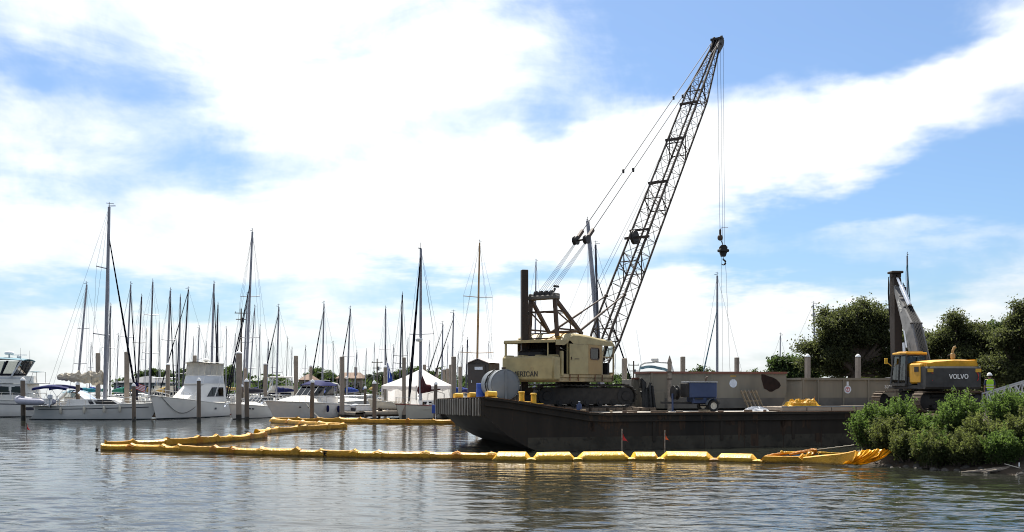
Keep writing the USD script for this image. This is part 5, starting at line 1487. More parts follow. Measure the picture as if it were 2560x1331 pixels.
    for sg in (-1, 1):
        ga.beam((gx, sg * 0.85, 5.35), (-1.05, sg * 1.02, 4.35), 0.06)
        ga.beam((-1.9, sg * 0.95, 5.0), (-1.9, sg * 1.0, 4.2), 0.05)
    ga.beam((-0.9, -1.05, 4.3), (-0.9, 1.05, 4.3), 0.14)
    ga.beam((-2.0, -0.92, 5.27), (gx, 0.85, 5.35), 0.06).beam((gx, -0.86, 5.3), (gx, 0.86, 5.3), 0.10)
    gant = part(o, 'gantry', ga, 'steel_brown')
    part(gant, 'gantry_head', MB().rbox((gx + 0.05, 0, gz + 0.10), (0.42, 2 * gw + 0.35, 0.24), 0.05).rbox((gx + 0.15, -gw, gz + 0.15), (0.6, 0.16, 0.36), 0.05).rbox((gx + 0.15, gw, gz + 0.15), (0.6, 0.16, 0.36), 0.05), 'bin_lower')
    for y in np.linspace(-0.5, 0.5, 4):
        part(gant, 'sheave', MB().lathe([(0, -0.05), (0.24, -0.05), (0.20, 0), (0.24, 0.05), (0, 0.05)], (gx + 0.12, y, gz + 0.26), 16, 'y'), 'steel_black')
    # boom: from the foot pin to the head seen at photo (1793, 108)
    foot = np.array([2.1, 0, 1.75])
    A = CLOC + np.array([math.cos(CY) * 2.1, math.sin(CY) * 2.1, 0])
    tx = (1794 - 1280) / F
    Rr = (tx * A[1] - A[0]) / (math.cos(CY) - tx * math.sin(CY))
    Dt = A[1] + Rr * math.sin(CY)
    zt = EYE + (HOR - 106) / F * Dt - CZ
    tip = np.array([2.1 + Rr, 0, zt])
    ax = (tip - foot)
    BLn = np.linalg.norm(ax)
    ax /= BLn
    nr = np.array([-ax[2], 0, ax[0]])                    # up and back, square to the boom
    yy = np.array([0, 1.0, 0])
    hw_at = lambda t: float(np.interp(t, [0, 0.10, 0.80, 0.97, 1.0], [0.62, 0.66, 0.60, 0.24, 0.22]))
    hd_at = lambda t: float(np.interp(t, [0, 0.10, 0.80, 0.97, 1.0], [0.16, 0.62, 0.58, 0.22, 0.22]))
    C = lambda t, a, b_: foot + ax * BLn * t + yy * hw_at(t) * a + nr * hd_at(t) * b_
    ts = [0, 0.03, 0.06, 0.10, 0.27, 0.45, 0.62, 0.80, 0.86, 0.92, 0.97, 1.0]
    bm = None
    for a, b_ in ((-1, -1), (-1, 1), (1, -1), (1, 1)):
        p = part(o, 'boom_chord', MB().tube([C(t, a, b_) for t in ts], 0.085 if (a, b_) == (-1, 1) else 0.07, 8), 'boom_steel', True)
        bm = bm or p
    # lacing: zigzag on the four faces
    nb = 50
    tt = np.concatenate([np.linspace(0.015, 0.10, 6), np.linspace(0.10, 0.80, 36)[1:], np.linspace(0.80, 0.965, 12)[1:]])
    for fa, (c0, c1) in enumerate((((-1, -1), (-1, 1)), ((1, -1), (1, 1)), ((-1, 1), (1, 1)), ((-1, -1), (1, -1)))):
        lac = MB()
        for i in range(len(tt) - 1):
            p, q = (c0, c1) if i % 2 == 0 else (c1, c0)
            lac.cyl(C(tt[i], *p), C(tt[i + 1], *q), 0.020, 5)
        for t0 in (0.10, 0.275, 0.455, 0.625, 0.80):
            lac.cyl(C(t0, *c0), C(t0, *c1), 0.04, 6)
            lac.cyl(C(t0 - 0.02, *c0), C(t0 + 0.03, *c1), 0.035, 5)
        part(o, 'boom_lacing', lac, 'boom_steel')
    for t0, r in ((0.36, 0.075), (0.50, 0.10), (0.635, 0.10), (0.755, 0.09)):
        b = MB().beam(C(t0, -1.15, 1.12), C(t0, 1.15, 1.12), r * 1.7, r * 1.7)
        if t0 < 0.4:
            pass
        part(o, 'deflector_roller', b, 'boom_steel')
    # outrigger bar with its big sheave, 3/10 up the boom
    t0 = 0.335
    wh = part(o, 'boom_sheave', MB().lathe([(0, -0.10), (0.46, -0.10), (0.46, -0.06), (0.40, 0), (0.46, 0.06), (0.46, 0.10), (0, 0.10)], C(t0, 0.1, 1.35), 22, 'y'), 'steel_black')
    part(wh, 'sheave_bar', MB().beam(C(t0, -1.5, 1.3), C(t0, 1.25, 1.3), 0.15, 0.15), 'boom_steel')
    # head machinery
    hd = MB()
    for s in (-1, 1):
        hd.prism([(-1.1, -0.26), (0.05, -0.42), (0.42, -0.25), (0.45, 0.22), (0.15, 0.40), (-0.5, 0.32), (-1.1, 0.28)], 0.05, np.stack([ax, nr, np.cross(ax, nr)], 1), tip + yy * s * 0.30)
    hd.beam(tip - ax * 0.3 - yy * 0.42, tip - ax * 0.3 + yy * 0.42, 0.14).beam(tip + nr * 0.3 - yy * 0.46, tip + nr * 0.3 + yy * 0.46, 0.16).beam(tip + ax * 0.35 - yy * 0.4, tip + ax * 0.35 + yy * 0.4, 0.10)
    head = part(o, 'boom_head', hd, 'steel_black')
    for y in (-0.18, 0.0, 0.18):
        part(head, 'sheave', MB().lathe([(0, -0.06), (0.42, -0.06), (0.36, 0), (0.42, 0.06), (0, 0.06)], tip + yy * y + ax * 0.08 - nr * 0.12, 18, 'y'), 'steel_black')
    # pendants, bridle and the multi part line to the gantry
    gh = np.array([gx + 0.12, 0, gz + 0.26])
    hook_up = tip - ax * 0.5 + nr * 0.30
    # bridle: at photo column 1453 on the straight line
    best = min(np.linspace(0.05, 0.6, 1200), key=lambda k: abs(1280 + F * (lambda w: w[0] / w[1])(CLOC[:2] + np.array([[math.cos(CY), -math.sin(CY)], [math.sin(CY), math.cos(CY)]]) @ (gh * (1 - k) + hook_up * k)[:2]) - 1453))
    br = gh * (1 - best) + hook_up * best
    dirp = (hook_up - br) / np.linalg.norm(hook_up - br)
    part(o, 'bridle_axle', MB().cyl(br - yy * 0.42, br + yy * 0.42, 0.06, 8), 'steel_black')
    for s in (-1, 1):
        bb = part(o, 'bridle_sheave', MB().lathe([(0, -0.12), (0.27, -0.12), (0.27, -0.07), (0.22, 0), (0.27, 0.07), (0.27, 0.12), (0, 0.12)], br + yy * 0.36 * s, 18, 'y'), 'steel_black')
        part(bb, 'bridle_link', MB().beam(br + yy * 0.36 * s + dirp * 0.1, br + yy * 0.36 * s + dirp * 1.05, 0.16, 0.20), 'steel_brown')
        p0, p1 = br + yy * 0.36 * s + dirp * 1.0, hook_up + yy * 0.34 * s
        pl = part(o, 'pendant_line', MB().cyl(p0, p1, 0.028, 6), 'wire')
        b = MB()
        for k in (0.27, 0.66):
            c_ = p0 * (1 - k) + p1 * k
            b.rbox(c_, (0.16, 0.12, 0.26), 0.04)
        part(pl, 'socket', b, 'steel_black')
    w = MB()
    for k, y in enumerate(np.linspace(-0.46, 0.46, 8)):
        s = -1 if k < 4 else 1
        w.cyl(gh + yy * y * 1.1, br + yy * (0.36 * s + (y - 0.25 * s) * 0.35) - nr * 0.1, 0.013, 4)
    part(o, 'boom_hoist_rope', w, 'wire')
    part(o, 'rope_clamp', MB().rbox(gh * 0.86 + br * 0.14 - yy * 0.45, (0.5, 0.12, 0.12), 0.04).beam(gh - yy * 0.5, gh * 0.9 + br * 0.1 - yy * 0.47, 0.10), 'steel_black')
    # back stops from the roof to the boom
    for s in (-1, 1):
        a = C(0.185, s * 1.0, 1.0)
        z = np.array([-1.0 + 0.0 * s, s * 0.95, 4.25])
        part(o, 'backstop', MB().cyl(z, z * 0.45 + a * 0.55, 0.075, 8).cyl(z * 0.47 + a * 0.53, a, 0.05, 8).ball(a, 0.13, 1), 'steel_brown', True)
    # hoist ropes up the back of the boom, falls at the head
    w = MB()
    for y in (-0.12, 0.14):
        w.tube([(-0.3, y, 2.9), (-0.1, y, 4.0), tip + nr * 0.42 - ax * 5.5 + yy * y, tip + nr * 0.35 + yy * y], 0.014, 4)
    part(o, 'hoist_rope', w, 'wire')
    ball_z = EYE + (HOR - 592) / F * Dt - CZ
    blk_z = EYE + (HOR - 628) / F * Dt - CZ
    sh = tip + ax * 0.08 - nr * 0.5
    hx = sh[0] + 0.05
    # falls: photo columns 1797, 1803 and 1808 drawing together at the block (1813)
    bx = hx + 0.18
    w = MB()
    w.cyl(tip - nr * 0.45 + yy * 0.18, (bx - 0.05, 0.05, ball_z), 0.016, 4)
    w.cyl(sh + yy * -0.05, (bx, -0.14, blk_z + 0.4), 0.014, 4).cyl(sh + np.array([0.25, -0.18, 0]), (bx + 0.16, -0.22, blk_z + 0.4), 0.014, 4)
    part(o, 'fall_rope', w, 'wire')
    hb = MB()
    c_ = np.array([bx + 0.05, -0.16, blk_z])
    hb.prism([(-0.30, 0.36), (-0.16, 0.52), (0.16, 0.52), (0.30, 0.36), (0.27, -0.05), (0.16, -0.36), (-0.16, -0.36), (-0.27, -0.05)], 0.30, np.array([[0.56, 0, 0.83], [-0.83, 0, 0.56], [0, 1.0, 0]]), c_ - np.array([0.12, 0.08, 0]))
    hb.rbox(c_ + np.array([0, 0, 0.1]), (0.8, 0.5, 0.22), 0.06, -0.6)
    blk = part(o, 'hook_block', hb, 'steel_black')
    hk = [np.array([0, 0, -0.30]), np.array([0, 0, -0.62])]
    for a in np.linspace(100, -150, 12):
        hk.append(np.array([0.17 * math.cos(math.radians(a)), 0, -0.80 + 0.19 * math.sin(math.radians(a))]))
    hk = [np.array([h[0] * 0.56, -h[0] * 0.83, h[2]]) + c_ for h in hk]
    part(blk, 'hook', MB().tube(hk, [0.06, 0.06] + list(np.linspace(0.06, 0.075, 6)) + list(np.linspace(0.07, 0.02, 6)), 8), 'steel_black', True)
    bl = MB()
    cb = np.array([bx - 0.05, 0.05, ball_z])
    bl.ball(cb, 0.21, 2, (1, 1, 1.15)).rbox(cb + np.array([0, 0, 0.42]), (0.14, 0.14, 0.45), 0.05).tube([cb + np.array([0, 0, 0.62]), cb + np.array([0.08, -0.1, 0.78]), cb + np.array([0.35, -0.5, 0.80])], 0.02, 5)
    bl.cyl(cb, c_ + np.array([0, 0, 0.45]), 0.035, 5)
    part(o, 'headache_ball', bl, 'steel_brown', True)
    # tag lines from the block down to the deck behind the dumpsters
    w = MB()
    w.cyl(c_ + np.array([-0.12, 0.1, -0.2]), (c_[0] + 0.0, c_[1] + 0.0, 0.2), 0.012, 4).cyl(c_ + np.array([0.12, -0.15, -0.9]), (c_[0] + 0.35, c_[1] - 0.5, 0.2), 0.012, 4)
    part(o, 'tag_line', w, 'wire')


crane()


# ------------------------------------------------------------------ deck cargo
def tank():
    D = 53.6
    c = P(1263, 962, D)
    L = barge_at(1250, v=3.0)
    # the axis runs away to the left
    yaw = math.radians(110)
    loc = np.array([c[0], c[1], c[2] - 0.86])
    o = thing('fuel_tank', 'grey cylindrical steel fuel tank with strapped hose on the barge bow', 'fuel tank', loc, yaw)
    ln, r = 1.75, 0.80
    b = MB().lathe([(0.0, -0.10), (r * 0.6, -0.08), (r * 0.93, -0.03), (r, 0.0), (r, ln), (r * 0.93, ln + 0.03), (0, ln + 0.1)], (0, 0, 0.86), 36, 'x')
    body = part(o, 'tank_shell', b, 'tank_grey', 30)
    part(body, 'end_seam', MB().box((-0.10, 0.0, 0.86), (0.05, 0.10, 1.62)), 'tank_grey')
    part(body, 'rim', MB().lathe([(r + 0.005, -0.02), (r + 0.035, -0.02), (r + 0.035, 0.05), (r + 0.005, 0.05)], (0, 0, 0.86), 36, 'x'), 'tank_grey')
    for x in (0.6, 1.0):
        part(body, 'strap', MB().lathe([(r + 0.003, -0.035), (r + 0.014, -0.035), (r + 0.014, 0.035), (r + 0.003, 0.035)], (x, 0, 0.86), 36, 'x'), 'black_rubber')
    part(body, 'filler_cap', MB().cyl((0.25, 0, 1.68), (0.25, 0, 1.80), 0.12, 10).cyl((1.4, 0, 1.64), (1.4, 0, 1.76), 0.09, 10), 'steel_brown')
    part(o, 'hose', MB().tube([(0.85, 0.3, 1.68), (0.8, 0.72, 1.32), (0.85, 0.86, 0.9), (0.7, 0.84, 0.6), (0.6, 0.70, 0.35)], 0.035, 6), 'black_rubber', True)
    for x in (0.35, 1.4):
        part(o, 'saddle', MB().rbox((x, 0, 0.02), (0.16, 1.3, 0.55), 0.02), 'steel_brown')
    part(o, 'skid', MB().box((0.9, 0.5, -0.26), (2.0, 0.12, 0.12)).box((0.9, -0.5, -0.26), (2.0, 0.12, 0.12)), 'steel_brown')


tank()


def toilet():
    L, v = barge_at(1209, v=7.2), 7.2
    loc = on_barge(L, v)
    D = loc[1]
    yaw = math.radians(-28)
    o = thing('portable_toilet', 'dark brown portable toilet with pale pink roof on the barge bow', 'portable toilet', loc, yaw)
    top = EYE + (HOR - 908) / F * D - loc[2]
    w, d = 1.42, 1.3
    part(o, 'base', MB().rbox((0, 0, 0.06), (w + 0.1, d + 0.1, 0.14), 0.02), 'black_rubber')
    cabin = part(o, 'cabin', MB().rbox((0, 0, 0.12 + (top - 0.12) / 2), (w, d, top - 0.12), 0.04), 'toilet_brown')
    part(cabin, 'front_gable', MB().prism([(-w / 2, 0), (w / 2, 0), (0, 0.22)], d - 0.02, np.array([[1, 0, 0], [0, 0, 1.0], [0, 1, 0]]), (0, -d / 2 + 0.01, top)), 'toilet_brown')
    rf = MB()
    for s in (-1, 1):
        rf.loft([[(s * (w / 2 + 0.06), -d / 2 - 0.06, top - 0.01), (0, -d / 2 - 0.06, top + 0.26)], [(s * (w / 2 + 0.06), d / 2 + 0.06, top - 0.01), (0, d / 2 + 0.06, top + 0.26)]])
        rf.loft([[(s * (w / 2 + 0.06), -d / 2 - 0.06, top - 0.05), (0, -d / 2 - 0.06, top + 0.22)], [(s * (w / 2 + 0.06), -d / 2 - 0.06, top - 0.01), (0, -d / 2 - 0.06, top + 0.26)]])
    part(o, 'roof', rf, 'toilet_roof')
    dr = part(o, 'door', MB().rbox((0, -d / 2 - 0.02, 1.12), (0.95, 0.05, 1.95), 0.02), 'toilet_brown')
    part(dr, 'sign_plate', MB().box((0.08, -d / 2 - 0.055, top - 0.32), (0.52, 0.012, 0.17)), 'decal_white')
    part(dr, 'latch', MB().rbox((-0.38, -d / 2 - 0.06, 1.12), (0.06, 0.04, 0.14), 0.01), 'chrome')
    for k in range(3):
        part(cabin, 'side_rib', MB().rbox((-w / 2 - 0.02, -0.35 + 0.35 * k, 0.95), (0.05, 0.12, 1.6), 0.02), 'gelcoat_grey')
    part(cabin, 'side_vent', MB().box((-w / 2 - 0.012, -0.05, top - 0.45), (0.03, 0.75, 0.55)), 'welder_blue')
    part(cabin, 'vent_pipe', MB().cyl((-0.5, 0.45, top), (-0.5, 0.45, top + 0.3), 0.06, 8), 'black_rubber')


toilet()
for k, (px, v, lab) in enumerate(((1203, 5.2, 'blue plastic drum standing between the portable toilet and the tank'),)):
    L = barge_at(px, v=v)
    o = thing('plastic_drum', lab, 'drum', on_barge(L, v), 0)
    part(o, 'body', MB().lathe([(0, 0), (0.27, 0), (0.29, 0.04), (0.29, 0.28), (0.275, 0.30), (0.29, 0.32), (0.29, 0.60), (0.275, 0.62), (0.29, 0.64), (0.28, 0.90), (0.25, 0.93), (0, 0.93)], (0, 0, 0), 18), 'blue_plastic', 40)
    part(o, 'bung', MB().cyl((0.12, 0, 0.93), (0.12, 0, 0.97), 0.04, 8), 'black_rubber')
o = thing('water_bottle', 'small translucent blue bottle lying on the deck before the crane track', 'bottle', on_barge(barge_at(1448, v=0.5), 0.5, 0.0), 0.3)
part(o, 'body', MB().lathe([(0, 0), (0.13, 0), (0.14, 0.03), (0.14, 0.33), (0.05, 0.42), (0.05, 0.48), (0, 0.48)], (0, 0, 0), 12), 'welder_blue', True)
part(o, 'cap', MB().cyl((0, 0, 0.48), (0, 0, 0.52), 0.055, 8), 'white_plastic')


def dumpster(label, pxa, pxb, v, h, dep, slant=True, rim='bin_red', ribs=7):
    La, Lb = barge_at(pxa, v=v), barge_at(pxb, v=v)
    ln = Lb - La
    o = thing('dumpster', label, 'dumpster', on_barge(La, v), BY, None)
    a, b_ = (0.0, ln)
    low = 0.45 if slant else 0.0
    poly = [(0, 0.12), (ln - low, 0.12), (ln - 0.12, 0.55), (ln, 1.1), (ln, h), (0, h)] if slant else [(0, 0.12), (ln, 0.12), (ln, h), (0, h)]
    Mx = np.array([[1, 0, 0], [0, 0, 1.0], [0, 1, 0]])
    bd = MB()
    for y in (0.0, dep - 0.05):
        bd.prism(poly, 0.05, Mx, (0, y, 0))
    bd.box((0.025, dep / 2, h / 2 + 0.06), (0.05, dep - 0.1, h - 0.12)).box((ln - 0.03, dep / 2, (h + 1.1) / 2), (0.05, dep - 0.1, h - 1.1)).box((ln / 2 - 0.1, dep / 2, 0.15), (ln - 0.6, dep - 0.1, 0.06))
    if slant:
        bd.beam((ln - low, dep / 2, 0.14), (ln - 0.14, dep / 2, 0.55), dep - 0.1, 0.05).beam((ln - 0.14, dep / 2, 0.55), (ln - 0.03, dep / 2, 1.1), dep - 0.1, 0.05)
    body = part(o, 'body', bd, 'bin_grey')
    part(body, 'lower_band', MB().prism([(0.0, 0.13), (ln - low, 0.13), (ln - 0.13, 0.56), (ln - 0.10, 0.72), (0.0, 0.72)] if slant else [(0, 0.13), (ln, 0.13), (ln, 0.72), (0, 0.72)], 0.004, Mx, (0, -0.006, 0)), 'bin_lower')
    rm = MB()
    for p, q in (((0, 0, h), (ln, 0, h)), ((ln, 0, h), (ln, dep, h)), ((ln, dep, h), (0, dep, h)), ((0, dep, h), (0, 0, h))):
        rm.beam(p, q, 0.13, 0.12)
    part(o, 'rim', rm, rim)
    for x in ribs:
        part(o, 'rib', MB().rbox((x * ln, -0.035, h / 2 + 0.05), (0.09, 0.07, h - 0.15), 0.015), 'bin_grey')
    part(o, 'runner', MB().box((ln / 2 - 0.2, 0.4, 0.06), (ln - 0.9, 0.2, 0.12)).box((ln / 2 - 0.2, dep - 0.4, 0.06), (ln - 0.9, 0.2, 0.12)), 'steel_black')
    return o, ln, h, body


o, ln, h, body = dumpster('larger grey dumpster with red brown rim and a great burnt rust hole', 1626, 1966, 4.4, 2.20, 2.3, True, 'bin_red', (0.008, 0.13))
Mx = np.array([[1, 0, 0], [0, 0, 1.0], [0, 1, 0]])
hole = np.array([(1904, 937), (1912, 938), (1922, 942), (1932, 945), (1941, 950), (1948, 957), (1951, 964), (1947, 970), (1938, 974), (1930, 979), (1924, 979), (1917, 974), (1910, 971), (1908, 962), (1906, 954), (1904, 948)], float)
La = barge_at(1626, v=4.4)
hp = []
for px, py in hole:
    L = barge_at(px, v=4.4)
    q = on_barge(L, 4.4)
    hp.append((L - La, EYE + (HOR - py) / F * q[1] - q[2]))
part(body, 'rusted_patch', MB().prism(Polygon(hp).buffer(0.05).buffer(-0.03), 0.008, Mx, (0, -0.010, 0)), 'burnt_rust', label='black and rust brown burnt patch')
L = barge_at(1833, v=4.4)
q = on_barge(L, 4.4)
part(body, 'round_sticker', MB().prism(Point(L - La, EYE + (HOR - 959) / F * q[1] - q[2]).buffer(0.245), 0.006, Mx, (0, -0.010, 0)), 'decal_white', label='round white sticker')
part(body, 'small_placard', MB().box((L - La, -0.008, 2.0), (0.36, 0.012, 0.05)), 'bitt_yellow')
part(body, 'raised_plate', MB().rbox((0.45, -0.05, 0.62), (0.8, 0.08, 1.0), 0.03), 'bin_grey')

o2, ln2, h2, body2 = dumpster('smaller grey dumpster with round red and white emblem behind the yellow heap', 2005, 2246, 3.6, 1.84, 2.3, False, 'bin_grey', (0.01, 0.16, 0.42, 0.68, 0.99))
La2 = barge_at(2005, v=3.6)


def on_bin2(px, py):
    L = barge_at(px, v=3.6)
    q = on_barge(L, 3.6)
    return L - La2, EYE + (HOR - py) / F * q[1] - q[2]


ex, ez = on_bin2(2119, 974)
em = part(body2, 'round_emblem', MB().prism(Point(ex, ez).buffer(0.24), 0.006, Mx, (0, -0.011, 0)), 'decal_white', label='round white emblem with a red T in a ring')
ring = Point(ex, ez).buffer(0.15).difference(Point(ex, ez).buffer(0.115))
ring2 = Point(ex, ez).buffer(0.235).difference(Point(ex, ez).buffer(0.215))
part(em, 'red_ring', MB().prism(ring, 0.003, Mx, (0, -0.0145, 0)).box((ex, -0.013, ez + 0.05), (0.13, 0.004, 0.035)).box((ex, -0.013, ez - 0.015), (0.035, 0.004, 0.12)), 'flag_red')
part(body2, 'white_tag', MB().box((ex, -0.010, ez + 0.36), (0.14, 0.008, 0.22)), 'decal_white')
tx_, tz_ = on_bin2(2211, 971)
t = meshkit.text_mesh('30-03', 0.16, 0.004, True)
M = np.array([[1, 0, 0], [0, 0, 1.0], [0, 1.0, 0]])
M = np.array([[1.0, 0, 0], [0, 0, -1.0], [0, 1.0, 0]])
part(body2, 'bin_number', MB().add(np.array(t.vertices) @ M.T + np.array([tx_, -0.008, tz_]), t.faces), 'letter_white')
# end-on third bin, left of the large one
L = barge_at(1583, v=6.2)
o = thing('dumpster', 'pale grey ribbed dumpster end standing between the crane and the larger dumpster', 'dumpster', on_barge(L, 6.2), BY - 0.08)
part(o, 'body', MB().rbox((0.65, 1.0, 0.95), (1.5, 2.0, 1.75), 0.03), 'bin_grey')
for k in range(3):
    part(o, 'rib', MB().rbox((0.0 + 0.55 * k, -0.04, 0.95), (0.12, 0.08, 1.75), 0.02), 'bin_grey')
part(o, 'rim', MB().beam((-0.1, 0, 1.86), (1.4, 0, 1.86), 0.12, 0.1), 'bin_red')

# pointed timber post in front of the larger dumpster
L = barge_at(1674, v=3.9)
q = on_barge(L, 3.9)
ht = EYE + (HOR - 888) / F * q[1] - q[2]
o = thing('timber_post', 'upright grey timber stake with sharpened top standing before the larger dumpster', 'post', q, BY)
part(o, 'shaft', MB().lathe([(0.13, 0), (0.13, 0.3), (0.125, ht - 0.55), (0.15, ht - 0.45), (0.09, ht - 0.25), (0.0, ht)], (0, 0, 0), 8), 'driftwood', 30)
part(o, 'iron_band', MB().lathe([(0.135, 0), (0.155, 0), (0.155, 0.06), (0.135, 0.06)], (0, 0, ht - 1.4), 8).lathe([(0.135, 0), (0.155, 0), (0.155, 0.06), (0.135, 0.06)], (0, 0, ht - 1.0), 8), 'steel_brown')

# blue welder trailer
L = barge_at(1752, v=2.3)
o = thing('welder_trailer', 'blue engine driven welder on a two wheeled trailer before the larger dumpster', 'trailer', on_barge(L, 2.3), BY)
q = on_barge(L, 2.3)
k_ = q[1] / F
part(o, 'cabinet', MB().rbox((-0.06, 0, 1.20), (1.66, 0.95, 0.86), 0.05), 'welder_blue', 30)
part(o, 'top_lip', MB().rbox((-0.08, 0, 1.64), (1.74, 1.0, 0.04), 0.01), 'gelcoat_grey')
part(o, 'lower_skirt', MB().rbox((0.05, 0, 0.62), (1.42, 0.9, 0.32), 0.03), 'welder_blue')
part(o, 'louvre', MB().box((-0.35, -0.49, 0.72), (0.5, 0.04, 0.08)).box((0.35, -0.49, 0.72), (0.45, 0.04, 0.08)), 'steel_black')
part(o, 'end_panel', MB().rbox((-0.97, 0, 1.2), (0.18, 0.85, 0.80), 0.04), 'steel_black')
part(o, 'muffler', MB().cyl((0.3, 0, 1.62), (0.3, 0, 1.78), 0.05, 8).tube([(0.3, 0, 1.78), (0.32, 0, 1.88), (0.42, 0, 1.92)], 0.045, 7), 'steel_brown', True)
part(o, 'chassis', MB().beam((-2.4, 0, 0.5), (0.9, 0.3, 0.45), 0.09, 0.12).beam((-2.4, 0, 0.5), (0.9, -0.3, 0.45), 0.09, 0.12).beam((0.25, -0.6, 0.33), (0.25, 0.6, 0.33), 0.08), 'steel_black')
part(o, 'jack_stand', MB().cyl((-1.75, -0.1, 0.0), (-1.75, -0.1, 1.0), 0.055, 8).box((-1.75, -0.1, 0.02), (0.2, 0.2, 0.04)), 'welder_blue')
part(o, 'cable_reel', MB().lathe([(0.0, -0.14), (0.40, -0.14), (0.40, -0.10), (0.25, -0.09), (0.25, 0.09), (0.40, 0.10), (0.40, 0.14), (0, 0.14)], (-1.55, 0.0, 1.05), 20, 'x'), 'steel_black')
part(o, 'mudguard', MB().loft([[(0.42 + 0.40 * math.cos(a), y, 0.33 + 0.40 * math.sin(a)) for a in np.linspace(0.2, PI - 0.1, 9)] for y in (-0.80, -0.5)]), 'tank_grey', True)
for y in (-0.66, 0.66):
    w = part(o, 'wheel', MB().lathe([(0.19, -0.09), (0.29, -0.10), (0.325, -0.06), (0.325, 0.06), (0.29, 0.10), (0.19, 0.09)], (0.42, y, 0.325), 24, 'y'), 'black_rubber', 40)
    part(w, 'rim', MB().lathe([(0.0, -0.06), (0.05, -0.075), (0.06, -0.04), (0.15, -0.03), (0.19, -0.088), (0.195, 0.0), (0.195, 0.085), (0, 0.06)], (0.42, y, 0.325), 20, 'y'), 'gelcoat_cream', 40)
# bundle of black hoses hanging on the corner of the bin
L = barge_at(1622, v=3.9)
o = thing('hose_bundle', 'thick bundle of black hoses heaped against the left corner of the larger dumpster', 'hoses', on_barge(L, 3.9), BY)
rg = random.Random(9)
for k in range(14):
    x, y = rg.uniform(-0.32, 0.32), rg.uniform(-0.15, 0.25)
    hgt = rg.uniform(1.1, 1.95)
    part(o, 'hose', MB().tube([(x * 1.25, y - 0.15, 0.06), (x * 1.1, y, hgt * 0.5), (x, y + 0.1, hgt * 0.9), (x + 0.12 * rg.uniform(-1, 1), y + 0.18, hgt), (x + 0.16 * rg.uniform(-1, 1), y + 0.2, hgt * 0.7)], 0.075, 6), 'black_rubber', True)
# pallet leaning on the dumpster, plastic sheet at its foot
L = barge_at(1882, v=3.6)
o = thing('wooden_pallet', 'weathered wooden pallet leaning against the larger dumpster', 'pallet', on_barge(L, 3.6), BY + 0.05)
for k in range(5):
    x = -0.48 + 0.24 * k
    part(o, 'slat', MB().beam((x + 0.10, -0.28, 0.02), (x - 0.12, 0.32, 1.16), 0.13, 0.03, (1, 0, 0)), 'pallet_wood' if k != 2 else 'driftwood')
for z in (0.08, 0.55, 1.05):
    part(o, 'stringer', MB().beam((-0.55 - 0.12 * z + 0.1, -0.28 + z * 0.53 + 0.06, z), (0.55 - 0.12 * z + 0.1, -0.28 + z * 0.53 + 0.06, z), 0.08, 0.10), 'pallet_wood')


def crumple(o, name, cx, cy, wx, wy, hz, mat, seed, n=18, ridge=None):
    x, y = np.meshgrid(np.linspace(-1, 1, n), np.linspace(-1, 1, n), indexing='ij')
    r = np.sqrt(x ** 2 + y ** 2)
    q = np.stack([x * 2.2 + seed, y * 2.2, 0 * x], -1)
    z = np.clip(1 - r ** 3, 0, 1) * (0.45 + 0.9 * np.abs(meshkit.fbm(q * 1.6, 3, seed) - 0.5) * 2) * hz
    rows = np.stack([cx + x * wx * (1 + 0.15 * np.sin(y * 3 + seed)), cy + y * wy, z + 0.01], -1)
    return part(o, name, MB().loft(rows[::-1]), mat, 25)


L = barge_at(1888, v=2.4)
o = thing('plastic_sheet', 'crumpled white plastic sheet on the deck at the foot of the pallet', 'plastic sheet', on_barge(L, 2.4), BY)
crumple(o, 'sheet', 0, 0, 0.75, 0.4, 0.28, 'tarp_white', 3)
crumple(o, 'loose_fold', 0.7, 0.1, 0.45, 0.25, 0.15, 'tarp_white', 5, 12)
# raised grey slab at the right of the deck with the heap of yellow boom
La3, Lb3 = barge_at(1953, v=0.9), BL - 0.4
o = thing('deck_slab', 'low grey concrete slab along the right end of the barge deck', 'slab', on_barge((La3 + Lb3) / 2, 2.0), BY)
part(o, 'slab', MB().rbox((0, 0, 0.135), (Lb3 - La3, 2.3, 0.26), 0.03), 'concrete_pile')
part(o, 'edge_angle', MB().box((0, -1.16, 0.26), (Lb3 - La3, 0.03, 0.06)), 'tank_grey')
for k in range(5):
    part(o, 'joint', MB().box((-(Lb3 - La3) / 2 + (k + 1) * (Lb3 - La3) / 6, -1.155, 0.12), (0.03, 0.02, 0.2)), 'steel_black')
L = barge_at(2002, v=2.2)
o = thing('folded_boom_heap', 'heap of folded bright yellow containment boom on the grey deck slab', 'containment boom', on_barge(L, 2.2, 0.27), BY)
for k in range(5):
    crumple(o, 'fold', -0.45 + 0.24 * k, 0.06 * (k % 2), 0.55, 0.5, 0.46 + 0.05 * math.sin(k * 2.0), 'boom_bright', 11 + k, 16)
part(o, 'crate', MB().rbox((0, 0, 0.10), (1.5, 0.9, 0.2), 0.03), 'boom_yellow')
part(o, 'end_flap', MB().loft([[(0.68, -0.4, 0.1), (0.80, -0.2, 0.3), (0.86, 0.0, 0.58)], [(0.74, -0.3, 0.05), (0.88, 0.0, 0.25), (0.92, 0.1, 0.55)]]), 'boom_orange')
rg = random.Random(21)
for k in range(16):
    px = rg.uniform(1350, 1960)
    v = rg.uniform(0.4, 1.5)
    L = barge_at(px, v=v)
    o = thing('scrap_timber', 'small offcut of dirty timber lying on the barge deck', 'timber scrap', on_barge(L, v), rg.uniform(0, 3), 'timber offcuts on the barge deck')
    w = rg.uniform(0.3, 0.9)
    part(o, 'offcut', MB().rbox((0, 0, 0.06), (w, rg.uniform(0.08, 0.2), rg.uniform(0.06, 0.12)), 0.012), rg.choice(['pallet_wood', 'mat_wood', 'driftwood', 'steel_brown']))

